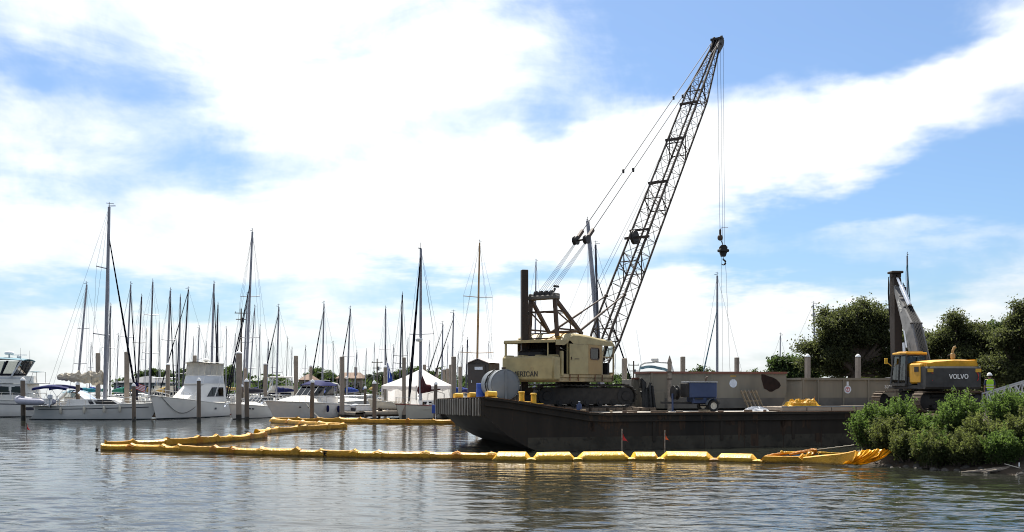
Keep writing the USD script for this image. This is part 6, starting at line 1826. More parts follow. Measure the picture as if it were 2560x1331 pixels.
# ------------------------------------------------------------------ pilings
def piling(px, top, wpx, D, label, kind, group=None):
    loc = G(px, D, 0)
    h = EYE + (HOR - top) / F * D
    r = wpx / F * D / 2
    if kind == 'timber':
        o = thing('timber_piling', label, 'piling', loc, px * 0.37, group)
        lean = 0.02 * math.sin(px)
        part(o, 'shaft', MB().tube([(0, 0, -0.6), (lean * 0.5, 0, h * 0.5), (lean * h, 0, h - 0.2)], [r * 1.05, r * 1.03, r * 0.95], 12), 'timber_pile', True)
        part(o, 'wet_foot', MB().cyl((0, 0, -0.5), (0, 0, 0.42), r * 1.07, 12, r * 1.06), 'timber_wet', True)
        part(o, 'cap', MB().lathe([(r * 1.08, 0.0), (r * 1.08, 0.10), (r * 0.55, 0.24), (0, 0.33)], (lean * h, 0, h - 0.22), 12), 'white_plastic', True)
    else:
        o = thing('concrete_piling', label, 'piling', loc, 0.3 + 0.2 * math.sin(px), group)
        b = MB()
        b.rbox((0, 0, h / 2 - 0.4), (2 * r * 0.86, 2 * r * 0.86, h + 0.8), r * 0.16)
        part(o, 'shaft', b, 'concrete_pile')
        part(o, 'wet_foot', MB().rbox((0, 0, 0.1), (2 * r * 0.87, 2 * r * 0.87, 0.9), r * 0.16), 'timber_wet')
        if kind == 'cap':
            part(o, 'cap', MB().lathe([(r * 1.05, 0.0), (r * 1.05, 0.08), (r * 0.5, 0.2), (0, 0.26)], (0, 0, h), 10), 'white_plastic', True)
    return o


for a in [
    (58, 946, 11, 97, 'dark timber piling with white cap beside the trawler yacht stern', 'timber'),
    (195, 957, 10, 98, 'dark timber piling with white cap in front of the long sloop midships', 'timber'),
    (335, 960, 9, 93, 'dark timber piling with white cap just ahead of the long sloop bow', 'timber'),
    (497, 947, 10, 91.5, 'timber piling with white cap in front of the sportfishing boat hull', 'timber'),
    (617, 949, 11, 93, 'timber piling with white cap in front of the low cabin boat', 'timber'),
    (605, 962, 9, 108, 'short capped timber piling half hidden behind another beside the low cabin boat', 'timber'),
    (780, 951, 10, 91, 'timber piling with white cap in front of the express cruiser hull', 'timber'),
    (936, 954, 10, 91, 'timber piling with white cap before the dark dock face right of the small skiff', 'timber'),
    (913, 967, 7, 112, 'thin dark timber piling with white cap behind the small skiff', 'timber'),
    (1088, 956, 9, 92, 'timber piling bearing a blue panel in front of the bow on sloop', 'timber'),
    (245, 883, 12, 112, 'tall square concrete piling behind the crumpled cream mainsail', 'flat'),
    (265, 908, 8, 118, 'slim concrete piling with white cap close behind the tallest mast', 'cap'),
    (317, 880, 14, 99, 'tall concrete piling in front of the long sloop bow', 'flat'),
    (420, 913, 10, 118, 'mid height concrete piling left of the sportfishing boat deckhouse', 'cap'),
    (487, 889, 11, 125, 'concrete piling top showing above the sportfishing boat hardtop', 'flat'),
    (597, 884, 15, 97, 'thick tall concrete piling beside the sportfishing boat cockpit', 'cap'),
    (614, 921, 9, 118, 'shorter concrete piling close behind the thick one by the sportfishing boat', 'flat'),
    (663, 912, 10, 115, 'concrete piling with dark capped top behind the low cabin boat', 'cap'),
    (740, 890, 11, 112, 'tall concrete piling behind the navy canvas of the express cruiser', 'flat'),
    (777, 917, 8, 125, 'short capped concrete piling just right of the tall one behind the express cruiser', 'cap'),
    (855, 892, 12, 97, 'tall concrete piling at the express cruiser stern', 'flat'),
    (963, 919, 8, 122, 'dark concrete piling behind the hanging blue flag', 'cap'),
    (1010, 894, 11, 96, 'tall concrete piling in front of the white tent', 'flat'),
    (1029, 906, 9, 125, 'concrete piling rising behind the tent left of its peak', 'flat'),
    (1061, 912, 9, 128, 'short concrete piling top just right of the tent peak', 'flat'),
    (1092, 920, 9, 135, 'wide faint concrete piling behind the right slope of the tent', 'flat'),
    (1110, 925, 8, 130, 'white capped concrete piling in the row right of the tent', 'cap'),
    (1119, 922, 8, 126, 'concrete piling second in the stepped row right of the tent', 'flat'),
    (1127, 912, 9, 118, 'concrete piling next to the tallest one in the stepped row right of the tent', 'flat'),
    (1134, 892, 12, 100, 'tallest concrete piling of the stepped row between tent and portable toilet', 'flat'),
    (1150, 917, 9, 112, 'concrete piling just left of the portable toilet', 'flat'),
    (1561, 896, 12, 88, 'tall concrete piling between the crane cab and the dumpsters', 'flat'),
    (1568, 956, 8, 82, 'short white capped piling at the foot of the tall one behind the crane tracks', 'timber'),
    (1707, 892, 12, 88, 'concrete piling standing behind the welder trailer', 'flat'),
    (1842, 894, 11, 90, 'reddish concrete piling behind the rusted end of the larger dumpster', 'flat'),
    (2019, 893, 13, 82, 'white capped concrete piling left of the oak trunk', 'cap'),
    (2145, 893, 13, 82, 'white capped concrete piling right below the great oak crown', 'cap'),
]:
    piling(*a)

# ------------------------------------------------------------------ docks
def dock(a, b, w, label, z=0.62, plank=0.145):
    a, b = np.array(a, float), np.array(b, float)
    d = b - a
    ln = np.hypot(*d[:2])
    o = thing('dock', label, 'dock', (a[0], a[1], 0), math.atan2(d[1], d[0]))
    n = int(ln / plank)
    pl = MB()
    rg = random.Random(int(ln * 100))
    for k in range(n):
        pl.box((plank * (k + 0.5), 0, z + rg.uniform(-0.006, 0.006)), (plank - 0.012, w, 0.05))
    part(o, 'planking', pl, 'dock_wood', kind='stuff')
    for s in (-1, 1):
        part(o, 'fascia', MB().rbox((ln / 2, s * (w / 2 + 0.03), z - 0.14), (ln, 0.07, 0.26), 0.02), 'dock_wood')
    part(o, 'float_beam', MB().box((ln / 2, 0, z - 0.33), (ln, w * 0.9, 0.3)), 'dock_beam')
    for k in range(int(ln / 3)):
        part(o, 'dock_post', MB().cyl((1.5 + 3 * k, -w * 0.35, -0.8), (1.5 + 3 * k, -w * 0.35, z - 0.15), 0.13, 8), 'timber_wet')
    return o


dock(G(296, 103), G(392, 101), 1.6, 'narrow wooden finger dock between the long sloop and the sportfishing boat')
dock(G(845, 103), G(905, 100), 1.6, 'wooden finger dock below the small skiff beside the express cruiser')
dock(G(905, 101.5), G(1150, 104), 6.5, 'broad wooden dock carrying the white tent', 0.72)
dock((-60, 122), (4, 124), 2.2, 'long wooden main dock running behind the front row of boats', 0.75)
dock((-72, 158), (12, 160), 2.2, 'far wooden dock among the sailing boats', 0.75)
dock((8.5, 90), (24, 92), 2.0, 'wooden dock behind the barge and dumpsters', 0.8)


# ------------------------------------------------------------------ the tent on the dock
def tent():
    D = 104.0
    o = thing('marquee_tent', 'white peaked marquee tent with hanging side walls on the dock', 'tent', G(1045, D, 0.76), math.radians(2))
    k = D / F
    hw, e, pk = 84 * k, (1034 - 971) * k * 0.98, (1034 - 930) * k
    dp = 3.0
    n = 8
    rf = MB()
    cx = 9 * k
    for (a, b_) in (((-hw, -dp), (hw, -dp)), ((hw, -dp), (hw, dp)), ((hw, dp), (-hw, dp)), ((-hw, dp), (-hw, -dp))):
        rows = []
        for t in np.linspace(0, 1, n):
            row = []
            for u in np.linspace(0, 1, n):
                x, y = a[0] * (1 - u) + b_[0] * u, a[1] * (1 - u) + b_[1] * u
                z = e + (pk - e) * t - 0.10 * math.sin(PI * t) - 0.10 * math.sin(PI * u) * (1 - t)
                row.append((x * (1 - t) + cx * t * 1.0, y * (1 - t), z))
            rows.append(row)
        rf.loft(rows)
    r = part(o, 'roof', rf, 'tent_white', 30)
    va = MB()
    for (a, b_) in (((-hw, -dp), (hw, -dp)), ((hw, -dp), (hw, dp)), ((hw, dp), (-hw, dp)), ((-hw, dp), (-hw, -dp))):
        top = [(a[0] * (1 - u) + b_[0] * u, a[1] * (1 - u) + b_[1] * u, e - 0.10 * math.sin(PI * u)) for u in np.linspace(0, 1, 12)]
        bot = [(x, y, e - 0.36 - 0.04 * math.sin(i * 2.5)) for i, (x, y, z) in enumerate(top)]
        va.loft([bot, top])
    part(r, 'valance', va, 'tent_white')
    for x in (-hw + 0.05, 0, hw - 0.05):
        for y in (-dp + 0.05, dp - 0.05):
            part(o, 'pole', MB().cyl((x, y, 0), (x, y, e), 0.07, 8), 'gelcoat')
    for (x0, x1, y) in ((-hw * 0.62, -hw * 0.32, -dp + 0.1), (-hw * 0.30, 0.1, -dp + 0.1), (0.3, hw * 0.55, -dp + 0.12), (hw * 0.6, hw * 0.98, -dp + 0.1), (-hw, -0.2, dp - 0.1), (0.0, hw, dp - 0.1)):
        rows = [[(x0 + (x1 - x0) * u, y + 0.08 * math.sin(u * 16 + x0), z) for u in np.linspace(0, 1, 16)] for z in (0.15, e * 0.5, e - 0.25)]
        part(o, 'side_wall', MB().loft(rows), 'vinyl_pane' if y < 0 else 'tent_white', True)
    part(o, 'table', MB().rbox((-hw * 0.25, -dp + 1.2, 0.72), (2.6, 0.8, 0.05), 0.02).box((-hw * 0.25 - 1.1, -dp + 1.2, 0.36), (0.08, 0.6, 0.72)).box((-hw * 0.25 + 1.1, -dp + 1.2, 0.36), (0.08, 0.6, 0.72)), 'dock_beam')


tent()


def chair_like(px, D, w, h, mat, name, label, cat):
    o = thing(name, label, cat, G(px, D, 0.75), 0.2)
    part(o, 'box', MB().rbox((0, 0, h / 2), (w, 0.7, h), 0.06), mat)
    part(o, 'lid', MB().rbox((0, 0, h + 0.03), (w + 0.06, 0.76, 0.08), 0.03), mat)
    return o


chair_like(868, 101.5, 0.95, 0.55, 'white_plastic', 'dock_box', 'white dock box at the left end of the dock below the cabin boat', 'dock box')
chair_like(912, 101.0, 1.7, 0.6, 'white_plastic', 'dock_box', 'long white dock box right of the covered outboard', 'dock box')
chair_like(343, 102.0, 1.1, 0.75, 'white_plastic', 'dock_box', 'white dock box on the finger dock ahead of the long sloop', 'dock box')
chair_like(1068, 102.4, 1.5, 0.45, 'dock_beam', 'dock_box', 'brown box bench under the tent behind the bow on sloop', 'bench')
o = thing('outboard_engine', 'white covered outboard engine lying between the two dock boxes', 'outboard engine', G(888, 101.3, 0.75), 0.2)
part(o, 'cowling', MB().ball((0, 0, 0.46), 0.42, 2, (1.25, 0.8, 0.62)), 'tarp_white', True)
part(o, 'bracket', MB().rbox((-0.2, 0, 0.16), (0.5, 0.5, 0.32), 0.05), 'stripe_dark')
# upturned skiff hanging at the tent
o = thing('rowing_dinghy', 'pale rowing dinghy carried bow up on the dock beside the tent', 'dinghy', G(972, 100.5, 1.05), math.radians(180 - 6))
S = hull_lines(3.8, 1.4, 0.95, 0.55, 0.4, 0.8, 0.1, 0.5, 12, 2.2)
S[:, :, 0] -= 2.0
full = np.concatenate([S, (S * np.array([1, -1, 1]))[:, -2::-1]], 1)
hh = part(o, 'hull', MB().loft(full, capa=True).loft((full * np.array([0.97, 0.92, 1]) + np.array([0, 0, 0.06]))[::-1]), 'gelcoat_cream', 40)
part(o, 'gunwale', MB().tube(S[:, 0], 0.035, 6).tube(S[:, 0] * np.array([1, -1, 1]), 0.035, 6), 'gelcoat', True)
part(o, 'thwart', MB().rbox((-0.3, 0, 0.5), (0.25, 1.2, 0.04), 0.01).rbox((0.8, 0, 0.6), (0.25, 1.0, 0.04), 0.01), 'teak')
for x in (-1.2, 0.9):
    part(o, 'trestle', MB().box((x, 0, -0.16), (0.12, 1.2, 0.4)), 'dock_beam')
# blue panel on a white stake
o = thing('blue_marker', 'small blue panel on a thin white stake in front of the bow on sloop', 'marker', G(1085, 90.5), 0)
part(o, 'stake', MB().cyl((0.12, 0, -0.3), (0.12, 0, 0.75), 0.03, 6), 'white_plastic')
part(o, 'panel', MB().rbox((0.02, 0, 1.18), (0.42, 0.10, 0.78), 0.09), 'blue_plastic', 30)
o = thing('hanging_flag', 'furled blue and white flag hanging left of the tent', 'flag', G(971, 112), 0.2)
part(o, 'staff', MB().cyl((-0.05, 0, 0.5), (-0.15, 0, 6.0), 0.03, 6), 'white_plastic')
rows = [[(-0.12 + (0.15 + 0.55 * t ** 0.8) * u, 0.10 * math.sin(u * 9 + t * 2), 5.9 - 2.25 * t - 0.3 * u * u) for u in np.linspace(0, 1, 9)] for t in np.linspace(0, 1, 8)]
fl = part(o, 'cloth', MB().loft(rows), 'canvas_blue', True)
rows = [[(-0.12 + (0.15 + 0.55 * t ** 0.8) * u, 0.10 * math.sin(u * 9 + t * 2) - 0.02, 5.9 - 2.25 * t - 0.3 * u * u) for u in np.linspace(0.35, 0.55, 4)] for t in np.linspace(0.1, 0.75, 6)]
part(fl, 'pale_stripe', MB().loft(rows), 'decal_white', True)
o = thing('american_flag', 'small red striped flag with blue canton flying behind the sportfishing boat bow', 'flag', G(346, 112), 0.15)
part(o, 'staff', MB().cyl((-0.35, 0, 0.8), (-0.5, 0, 4.0), 0.025, 5), 'gelcoat')
for k in range(9):
    rows = [[(-0.45 + 1.15 * u, 0.10 * math.sin(u * 7), 3.75 - 0.085 * (k + t) - 0.45 * u) for u in np.linspace(0, 1, 8)] for t in (0, 1)]
    part(o, 'stripe', MB().loft(rows), 'flag_red' if k % 2 == 0 else 'decal_white', True)
rows = [[(-0.45 + 1.15 * u, 0.10 * math.sin(u * 7) - 0.012, 3.76 - 0.085 * 4.5 * t - 0.45 * u) for u in np.linspace(0, 0.42, 5)] for t in (0, 1)]
part(o, 'canton', MB().loft(rows), 'canvas_navy', True)
# blue tubs behind the barge bow
for px, lab in ((1143, 'blue plastic tub standing beyond the barge bow left of the portable toilet'), (1158, 'second blue plastic tub beyond the barge bow against the portable toilet')):
    o = thing('plastic_tub', lab, 'tub', G(px, 84, 1.4), 0)
    part(o, 'body', MB().lathe([(0, 0), (0.36, 0), (0.44, 0.72), (0.48, 0.74), (0.48, 0.80), (0.42, 0.80), (0.36, 0.06), (0, 0.05)], (0, 0, 0), 16), 'blue_plastic', 40)
    part(o, 'handle', MB().tube([(0.48, -0.1, 0.6), (0.56, 0, 0.6), (0.48, 0.1, 0.6)], 0.02, 5), 'white_plastic')
    part(o, 'stand', MB().box((0, 0, -0.35), (0.8, 0.8, 0.7)).box((0, 0, -1.05), (0.3, 0.3, 0.9)), 'dock_beam')

# ------------------------------------------------------------------ far houses and sheds
def far_house(label, px0, px1, D, eave, ridge, wall, roofm, depth=9.0, hip=0.25, win=5, name='house', base=1.0, chimney=None):
    k = D / F
    x0, x1 = (px0 - 1280) * k, (px1 - 1280) * k
    ze, zr = EYE + (HOR - eave) * k, EYE + (HOR - ridge) * k
    w = x1 - x0
    o = thing(name, label, name, ((x0 + x1) / 2, D + depth / 2, base), 0)
    ze -= base
    zr -= base
    part(o, 'wall', MB().box((0, 0, ze / 2), (w * 0.94, depth * 0.92, ze)), wall)
    hr = w * (0.5 - hip)
    rf = MB()
    e = [(-w / 2, -depth / 2, ze), (w / 2, -depth / 2, ze), (w / 2, depth / 2, ze), (-w / 2, depth / 2, ze)]
    r0, r1 = (-hr, 0, zr), (hr, 0, zr)
    v = e + [r0, r1] + [(a, b, c - 0.18) for a, b, c in e]
    rf.add(v, [[0, 1, 5], [0, 5, 4], [1, 2, 5], [2, 3, 4], [2, 4, 5], [3, 0, 4], [6, 7, 1], [6, 1, 0], [7, 8, 2], [7, 2, 1], [9, 6, 0], [9, 0, 3]])
    r = part(o, 'roof', rf, roofm)
    if chimney:
        part(r, 'chimney', MB().rbox((chimney * w, -1.0, zr + 0.2), (w * 0.09, 1.2, 2.2), 0.05), 'house_wall')
    for i in range(win):
        x = -w * 0.42 + w * 0.84 * (i + 0.5) / win
        wn = part(o, 'window', MB().rbox((x, -depth * 0.46 - 0.02, ze * 0.6), (w * 0.84 / win * 0.55, 0.10, ze * 0.38), 0.03), 'gelcoat')
        part(wn, 'pane', MB().box((x, -depth * 0.46 - 0.08, ze * 0.6), (w * 0.84 / win * 0.46, 0.02, ze * 0.32)), 'window_dark')
    return o


far_house('long dark metal roofed boat shed behind the green sail covers', 278, 422, 236, 957, 940, 'shed_wall', 'dark_roof', 12, 0.45, 7, 'shed')
far_house('brown hip roofed waterside house behind the tall piling at the express cruiser stern', 838, 906, 238, 946, 931, 'house_wall', 'shingle_brown', 10, 0.2, 6, chimney=0.16)
far_house('reddish brown gabled house behind the navy canvas of the express cruiser', 745, 782, 244, 950, 935, 'house_wall', 'shingle_brown', 9, 0.4, 3)
far_house('grey roofed low house behind the cream sportfishing boat tower', 622, 662, 246, 953, 938, 'house_wall', 'shed_wall', 9, 0.3, 3)
far_house('red roofed house between the crane cab and the white pipe arch', 1590, 1652, 250, 955, 938, 'house_wall', 'shingle_red', 9, 0.35, 4)
far_house('pale grey workshop building half hidden under the great oak', 2165, 2225, 112, 968, 914, 'shed_wall', 'shed_wall', 8, 0.45, 2, 'workshop', 2.0)
for px, top, D, lab in ((1584, 903, 190, 'thin wooden utility pole behind the crane backstay and piling'), (603, 772, 175, 'dark wooden utility pole with crossarm among the masts over the low cabin boat'), (943, 897, 200, 'thin wooden utility pole over the trees left of the hanging flag')):
    z = EYE + (HOR - top) / F * D
    o = thing('utility_pole', lab, 'utility pole', G(px, D), 0.3)
    part(o, 'pole', MB().tube([(0, 0, 0), (0, 0, z)], [0.17, 0.12], 8), 'wood_pole')
    part(o, 'crossarm', MB().box((0, 0, z - 0.8), (2.2, 0.12, 0.14)).box((0, 0, z - 1.9), (1.8, 0.12, 0.14)), 'wood_pole')
    part(o, 'insulator', MB().cyl((-0.95, 0, z - 0.75), (-0.95, 0, z - 0.5), 0.06, 6).cyl((0.95, 0, z - 0.75), (0.95, 0, z - 0.5), 0.06, 6).cyl((0.3, 0.0, z - 1.6), (0.3, 0, z - 2.4), 0.18, 8), 'tank_grey')


# ------------------------------------------------------------------ trees
def leaf_quads(cen, size, rng, flat=0.5, aspect=1.7):
    """One small folded-free leaf card per centre, turned at random."""
    n = len(cen)
    d = rng.normal(size=(n, 3))
    d[:, 2] = d[:, 2] * 0.6 + flat
    d /= np.linalg.norm(d, axis=1, keepdims=True)
    a = np.cross(d, rng.normal(size=(n, 3)))
    a /= np.linalg.norm(a, axis=1, keepdims=True) + 1e-9
    b = np.cross(d, a)
    s = size * rng.uniform(0.6, 1.35, (n, 1))
    v = np.stack([cen - a * s * aspect / 2, cen + b * s * 0.5, cen + a * s * aspect / 2, cen - b * s * 0.5], 1).reshape(-1, 3)
    q = np.arange(n * 4).reshape(n, 4)
    return v, q


def tree_parts(o, rng, lobes, trunk_h, trunk_r, leaf, n_leaf, leafmat, clump=0.5, forks=None):
    """lobes: (x, y, z, rx, ry, rz) foliage masses; limbs reach from the trunk into each of them."""
    lobes = np.array(lobes, float)
    tk = MB()
    lean = rng.normal(size=2) * 0.12
    fork = np.array([lean[0], lean[1], trunk_h])
    tk.tube([(0, 0, -0.3), (lean[0] * 0.3, lean[1] * 0.3, trunk_h * 0.5), fork], [trunk_r * 1.25, trunk_r * 0.95, trunk_r * 0.85], 9)
    part(o, 'trunk', tk, 'bark', True)
    lb = MB()
    for l in lobes:
        c = l[:3]
        mid = fork * 0.5 + c * 0.5 + rng.normal(size=3) * 0.25 + np.array([0, 0, 0.1 * abs(c[2] - trunk_h)])
        lb.tube([fork - np.array([0, 0, 0.15]), mid, c], [trunk_r * 0.55, trunk_r * 0.32, trunk_r * 0.12], 6)
        for _ in range(2 if len(lobes) > 25 else 5):
            e = c + rng.normal(size=3) * l[3:] * 0.45
            lb.tube([mid * 0.4 + c * 0.6, (mid * 0.4 + c * 0.6 + e) / 2 + rng.normal(size=3) * 0.1, e], [trunk_r * 0.16, trunk_r * 0.1, trunk_r * 0.04], 4)
    part(o, 'limbs', lb, 'bark', True)
    vol = (lobes[:, 3] * lobes[:, 4] * lobes[:, 5]) ** (2 / 3)
    vs, fs = [], []
    tot = 0
    cen = []
    for l, share in zip(lobes, vol / vol.sum()):
        nl = int(n_leaf * share)
        nc = max(6, int(nl / 95))
        d = rng.normal(size=(nc, 3))
        d /= np.linalg.norm(d, axis=1, keepdims=True)
        rr = rng.uniform(0.2, 1.0, (nc, 1)) ** 0.4
        cc = l[:3] + d * rr * l[3:] * (0.75 + 0.5 * rng.random((nc, 1)))
        pick = rng.integers(0, nc, nl)
        off = rng.normal(size=(nl, 3)) * clump * np.array([1, 1, 0.7]) * rng.uniform(0.5, 1.2, (nl, 1))
        cen.append(cc[pick] + off)
    cen = np.concatenate(cen)
    v, q = leaf_quads(cen, leaf, rng)
    part(o, 'crown', MB().add(v, q), leafmat)


def ball_lobes(rng, n, R, H, z0):
    out = []
    for k in range(n):
        a = rng.uniform(0, 2 * PI)
        t = rng.uniform(0, 1)
        r = R * math.sqrt(rng.uniform(0.05, 1)) * (0.55 + 0.45 * math.sin(PI * min(1, t + 0.25)))
        s = R * rng.uniform(0.34, 0.55)
        out.append((r * 0.75 * math.cos(a), r * 0.75 * math.sin(a), z0 + H * (0.15 + 0.72 * t), s, s, s * 0.8))
    out.append((0, 0, z0 + H * 0.5, R * 0.6, R * 0.6, H * 0.4))
    return out


# the far tree line: four grown trees, repeated by reference with their own turn and size
PROTO = []
FAR_LABELS = [('broad dark green tree in the far tree line behind the marina', 'oak trees of the far tree line'),
              ('rounded bushy tree in the far tree line behind the marina', 'bushy trees of the far tree line'),
              ('pale loose crowned tree in the far tree line behind the marina', 'pale trees of the far tree line'),
              ('low spreading tree in the far tree line behind the marina', 'low trees of the far tree line')]
spots = []
rg = np.random.default_rng(17)
for px, top, D in [(362, 921, 262), (385, 914, 255), (405, 918, 268), (430, 924, 262), (452, 916, 258), (505, 928, 275), (548, 920, 262), (566, 914, 256), (585, 912, 262), (598, 920, 270), (612, 925, 275), (650, 934, 280), (705, 938, 275), (680, 930, 270),
                   (783, 914, 262), (812, 918, 258), (826, 922, 268), (905, 945, 262), (922, 938, 268), (940, 930, 262), (958, 938, 258), (985, 924, 262), (1003, 917, 266), (1021, 920, 262), (1040, 911, 262), (1052, 919, 270), (1078, 922, 262), (1096, 917, 260), (1112, 924, 268),
                   (1160, 936, 262), (1176, 930, 270), (1225, 935, 262), (1262, 935, 270), (1300, 938, 262), (1345, 936, 255), (1390, 940, 270), (1440, 938, 262), (1490, 940, 268), (1540, 930, 250), (1556, 928, 258), (1575, 944, 262), (1605, 946, 268),
                   (1745, 922, 240), (1762, 913, 236), (1780, 922, 242), (1812, 932, 250), (1858, 924, 245), (1878, 922, 250), (1893, 930, 256), (1700, 945, 262), (1660, 948, 270), (1330, 944, 262), (480, 935, 262), (860, 940, 270), (1135, 938, 270), (1200, 942, 262), (870, 948, 258), (985, 945, 252), (930, 950, 255), (340, 940, 262), (1915, 935, 240), (1520, 945, 245), (640, 944, 255), (725, 946, 262), (1080, 945, 255), (765, 945, 268)]:
    spots.append((px, top, D))
for i, (px, top, D) in enumerate(spots):
    k = i % 4
    h = EYE + (HOR - top) / F * D - 0.9
    lab, grp = FAR_LABELS[k]
    loc = G(px, D, 0.9)
    if len(PROTO) <= k:
        base = 8.0
        o = thing('tree', lab, 'tree', loc, rg.uniform(0, 6), grp, h / base)
        g2 = np.random.default_rng(100 + k)
        tree_parts(o, g2, ball_lobes(g2, (9, 7, 8, 10)[k], (3.6, 3.0, 2.8, 4.6)[k], 6.6, 1.2), 2.0, 0.25, (0.26, 0.26, 0.24, 0.28)[k], 5200, 'far_leaf', (0.45, 0.4, 0.5, 0.45)[k])
        PROTO.append(o)
    else:
        copy_of(PROTO[k], 'tree', loc, rg.uniform(0, 6), lab, grp, (h / 8.0 * rg.uniform(1.0, 1.35), h / 8.0 * rg.uniform(1.0, 1.35), h / 8.0))
# continuous low scrub at the foot of the far tree line
cen = []
for px in np.arange(285, 2010, 2.2):
    for _ in range(7):
        D = rg.uniform(236, 250)
        q = G(px + rg.uniform(-3, 3), D, 0.8 + rg.uniform(0, 1) ** 1.4 * (3.2 + 1.2 * math.sin(px * 0.03) + 0.8 * math.sin(px * 0.11)))
        cen.append(q + rg.normal(size=(3, 3)) * 0.35)
v, q = leaf_quads(np.concatenate(cen), 0.5, rg)
tag(part(None, 'shore_scrub', MB().add(v, q), 'far_leaf'), 'continuous low green scrub along the far shore', 'scrub', kind='stuff')
# palms
for px, top, lab in ((955, 921, 'palm with drooping fronds in the far tree line left of the hanging flag'), (932, 930, 'smaller palm beside the other in the far tree line')):
    D = 232
    h = EYE + (HOR - top) / F * D - 0.9
    o = thing('palm_tree', lab, 'palm tree', G(px, D, 0.9), px)
    part(o, 'trunk', MB().tube([(0, 0, 0), (0.15, 0.1, h * 0.5), (0.1, 0, h * 0.86)], [0.22, 0.17, 0.15], 8), 'bark', True)
    fr = MB()
    g2 = np.random.default_rng(px)
    for k in range(22):
        a, up = k * 2.4, g2.uniform(-0.3, 0.9)
        pts = []
        for t in np.linspace(0, 1, 7):
            r = 2.2 * t
            pts.append((r * math.cos(a), r * math.sin(a), h * 0.86 + up * 1.6 * t - 1.7 * t * t))
        pts = np.array(pts) + np.array([0.1, 0, 0])
        w = np.array([-math.sin(a), math.cos(a), 0]) * 0.32
        dr = np.array([0, 0, -0.28])
        wid = np.sin(np.linspace(0.15, PI, 7))[:, None]
        fr.loft([pts, pts + (w + dr) * wid]).loft([pts, pts + (-w + dr) * wid])
    part(o, 'crown', fr, 'palm_leaf')

# the great oak and its neighbours on the right bank
def placed_tree(label, px, D, lobes_px, trunk_r, n_leaf, mat='oak_leaf', leaf=0.125, clump=0.42, zb=2.0, seed=1, th=None):
    k = D / F
    o = thing('oak_tree', label, 'tree', G(px, D, zb), 0)
    rng = np.random.default_rng(seed)
    lobes = []
    for (lx, ly, rx, rz) in lobes_px:
        c = np.array([(lx - px) * k, rng.uniform(-0.5, 0.5) * rx * k * 1.3, EYE + (HOR - ly) * k - zb])
        rad = np.array([rx, rx, rz]) * k
        for _ in range(5):
            d = rng.normal(size=3)
            d /= np.linalg.norm(d)
            lobes.append(tuple(c + d * rad * rng.uniform(0.3, 0.85)) + tuple(rad * rng.uniform(0.28, 0.52)))
    tree_parts(o, rng, lobes, th or 2.6, trunk_r, leaf, int(n_leaf * 1.7), mat, clump)


placed_tree('great dark live oak towering over the smaller dumpster left of the excavator arm', 2135, 88,
            [(2120, 790, 52, 36), (2165, 775, 45, 28), (2085, 790, 35, 30), (2060, 830, 45, 32), (2110, 850, 60, 45), (2170, 840, 55, 50), (2205, 810, 35, 40), (2030, 868, 30, 18), (2060, 890, 50, 32), (2120, 905, 60, 32), (2185, 900, 50, 32), (2218, 870, 28, 45), (2145, 830, 45, 40), (2015, 866, 18, 8), (2040, 905, 40, 22), (2210, 930, 30, 20), (2080, 925, 40, 18)],
            0.55, 34000, seed=3)
placed_tree('lower grey green oak spreading left of the great oak behind the dumpster joint', 1972, 122,
            [(1960, 920, 28, 20), (1985, 908, 24, 18), (1940, 934, 22, 14), (2000, 925, 30, 22), (1975, 940, 40, 14), (2020, 925, 25, 22)], 0.4, 11000, mat='far_leaf', leaf=0.22, clump=0.5, seed=5)
placed_tree('dark oak filling the gap behind the excavator boom', 2290, 96,
            [(2250, 870, 40, 40), (2270, 880, 40, 40), (2235, 925, 40, 30), (2300, 850, 35, 32), (2330, 900, 40, 40), (2255, 910, 35, 35), (2310, 905, 40, 40), (2250, 850, 22, 22)], 0.4, 20000, seed=7)
placed_tree('dark double crowned oak right behind the excavator engine housing', 2395, 90,
            [(2385, 815, 32, 26), (2430, 820, 40, 28), (2360, 850, 38, 30), (2410, 860, 55, 40), (2450, 865, 40, 40), (2370, 905, 50, 40), (2430, 915, 50, 40), (2340, 880, 25, 30), (2480, 920, 40, 40)], 0.5, 27000, seed=9)
placed_tree('dark oak at the right edge of the frame behind the gangway truss', 2540, 84,
            [(2540, 800, 28, 26), (2575, 780, 35, 30), (2520, 850, 35, 32), (2565, 850, 50, 45), (2500, 850, 22, 22), (2530, 910, 55, 45), (2590, 910, 50, 50), (2490, 910, 30, 30), (2545, 765, 12, 8)], 0.5, 26000, seed=11)
placed_tree('thin open crowned tree between the two dark oaks behind the worker', 2490, 105,
            [(2490, 830, 22, 18), (2510, 818, 18, 14), (2470, 835, 20, 16), (2490, 870, 30, 28)], 0.3, 4500, mat='far_leaf', leaf=0.16, clump=0.5, seed=13)

cen = []
g3 = np.random.default_rng(88)
for px in np.arange(2150, 2640, 2.0):
    for _ in range(16):
        D = g3.uniform(97, 106)
        top = 2.0 + 4.0 + 1.2 * math.sin(px * 0.05) + 0.8 * math.sin(px * 0.17)
        cen.append(G(px, D, 1.9 + (top - 1.9) * g3.uniform(0, 1) ** 0.8) + g3.normal(size=(5, 3)) * 0.32)
v, q = leaf_quads(np.concatenate(cen), 0.20, g3)
tag(part(None, 'undergrowth', MB().add(v, q), 'oak_leaf'), 'dark undergrowth filling in below the oaks behind the excavator', 'undergrowth', kind='stuff')

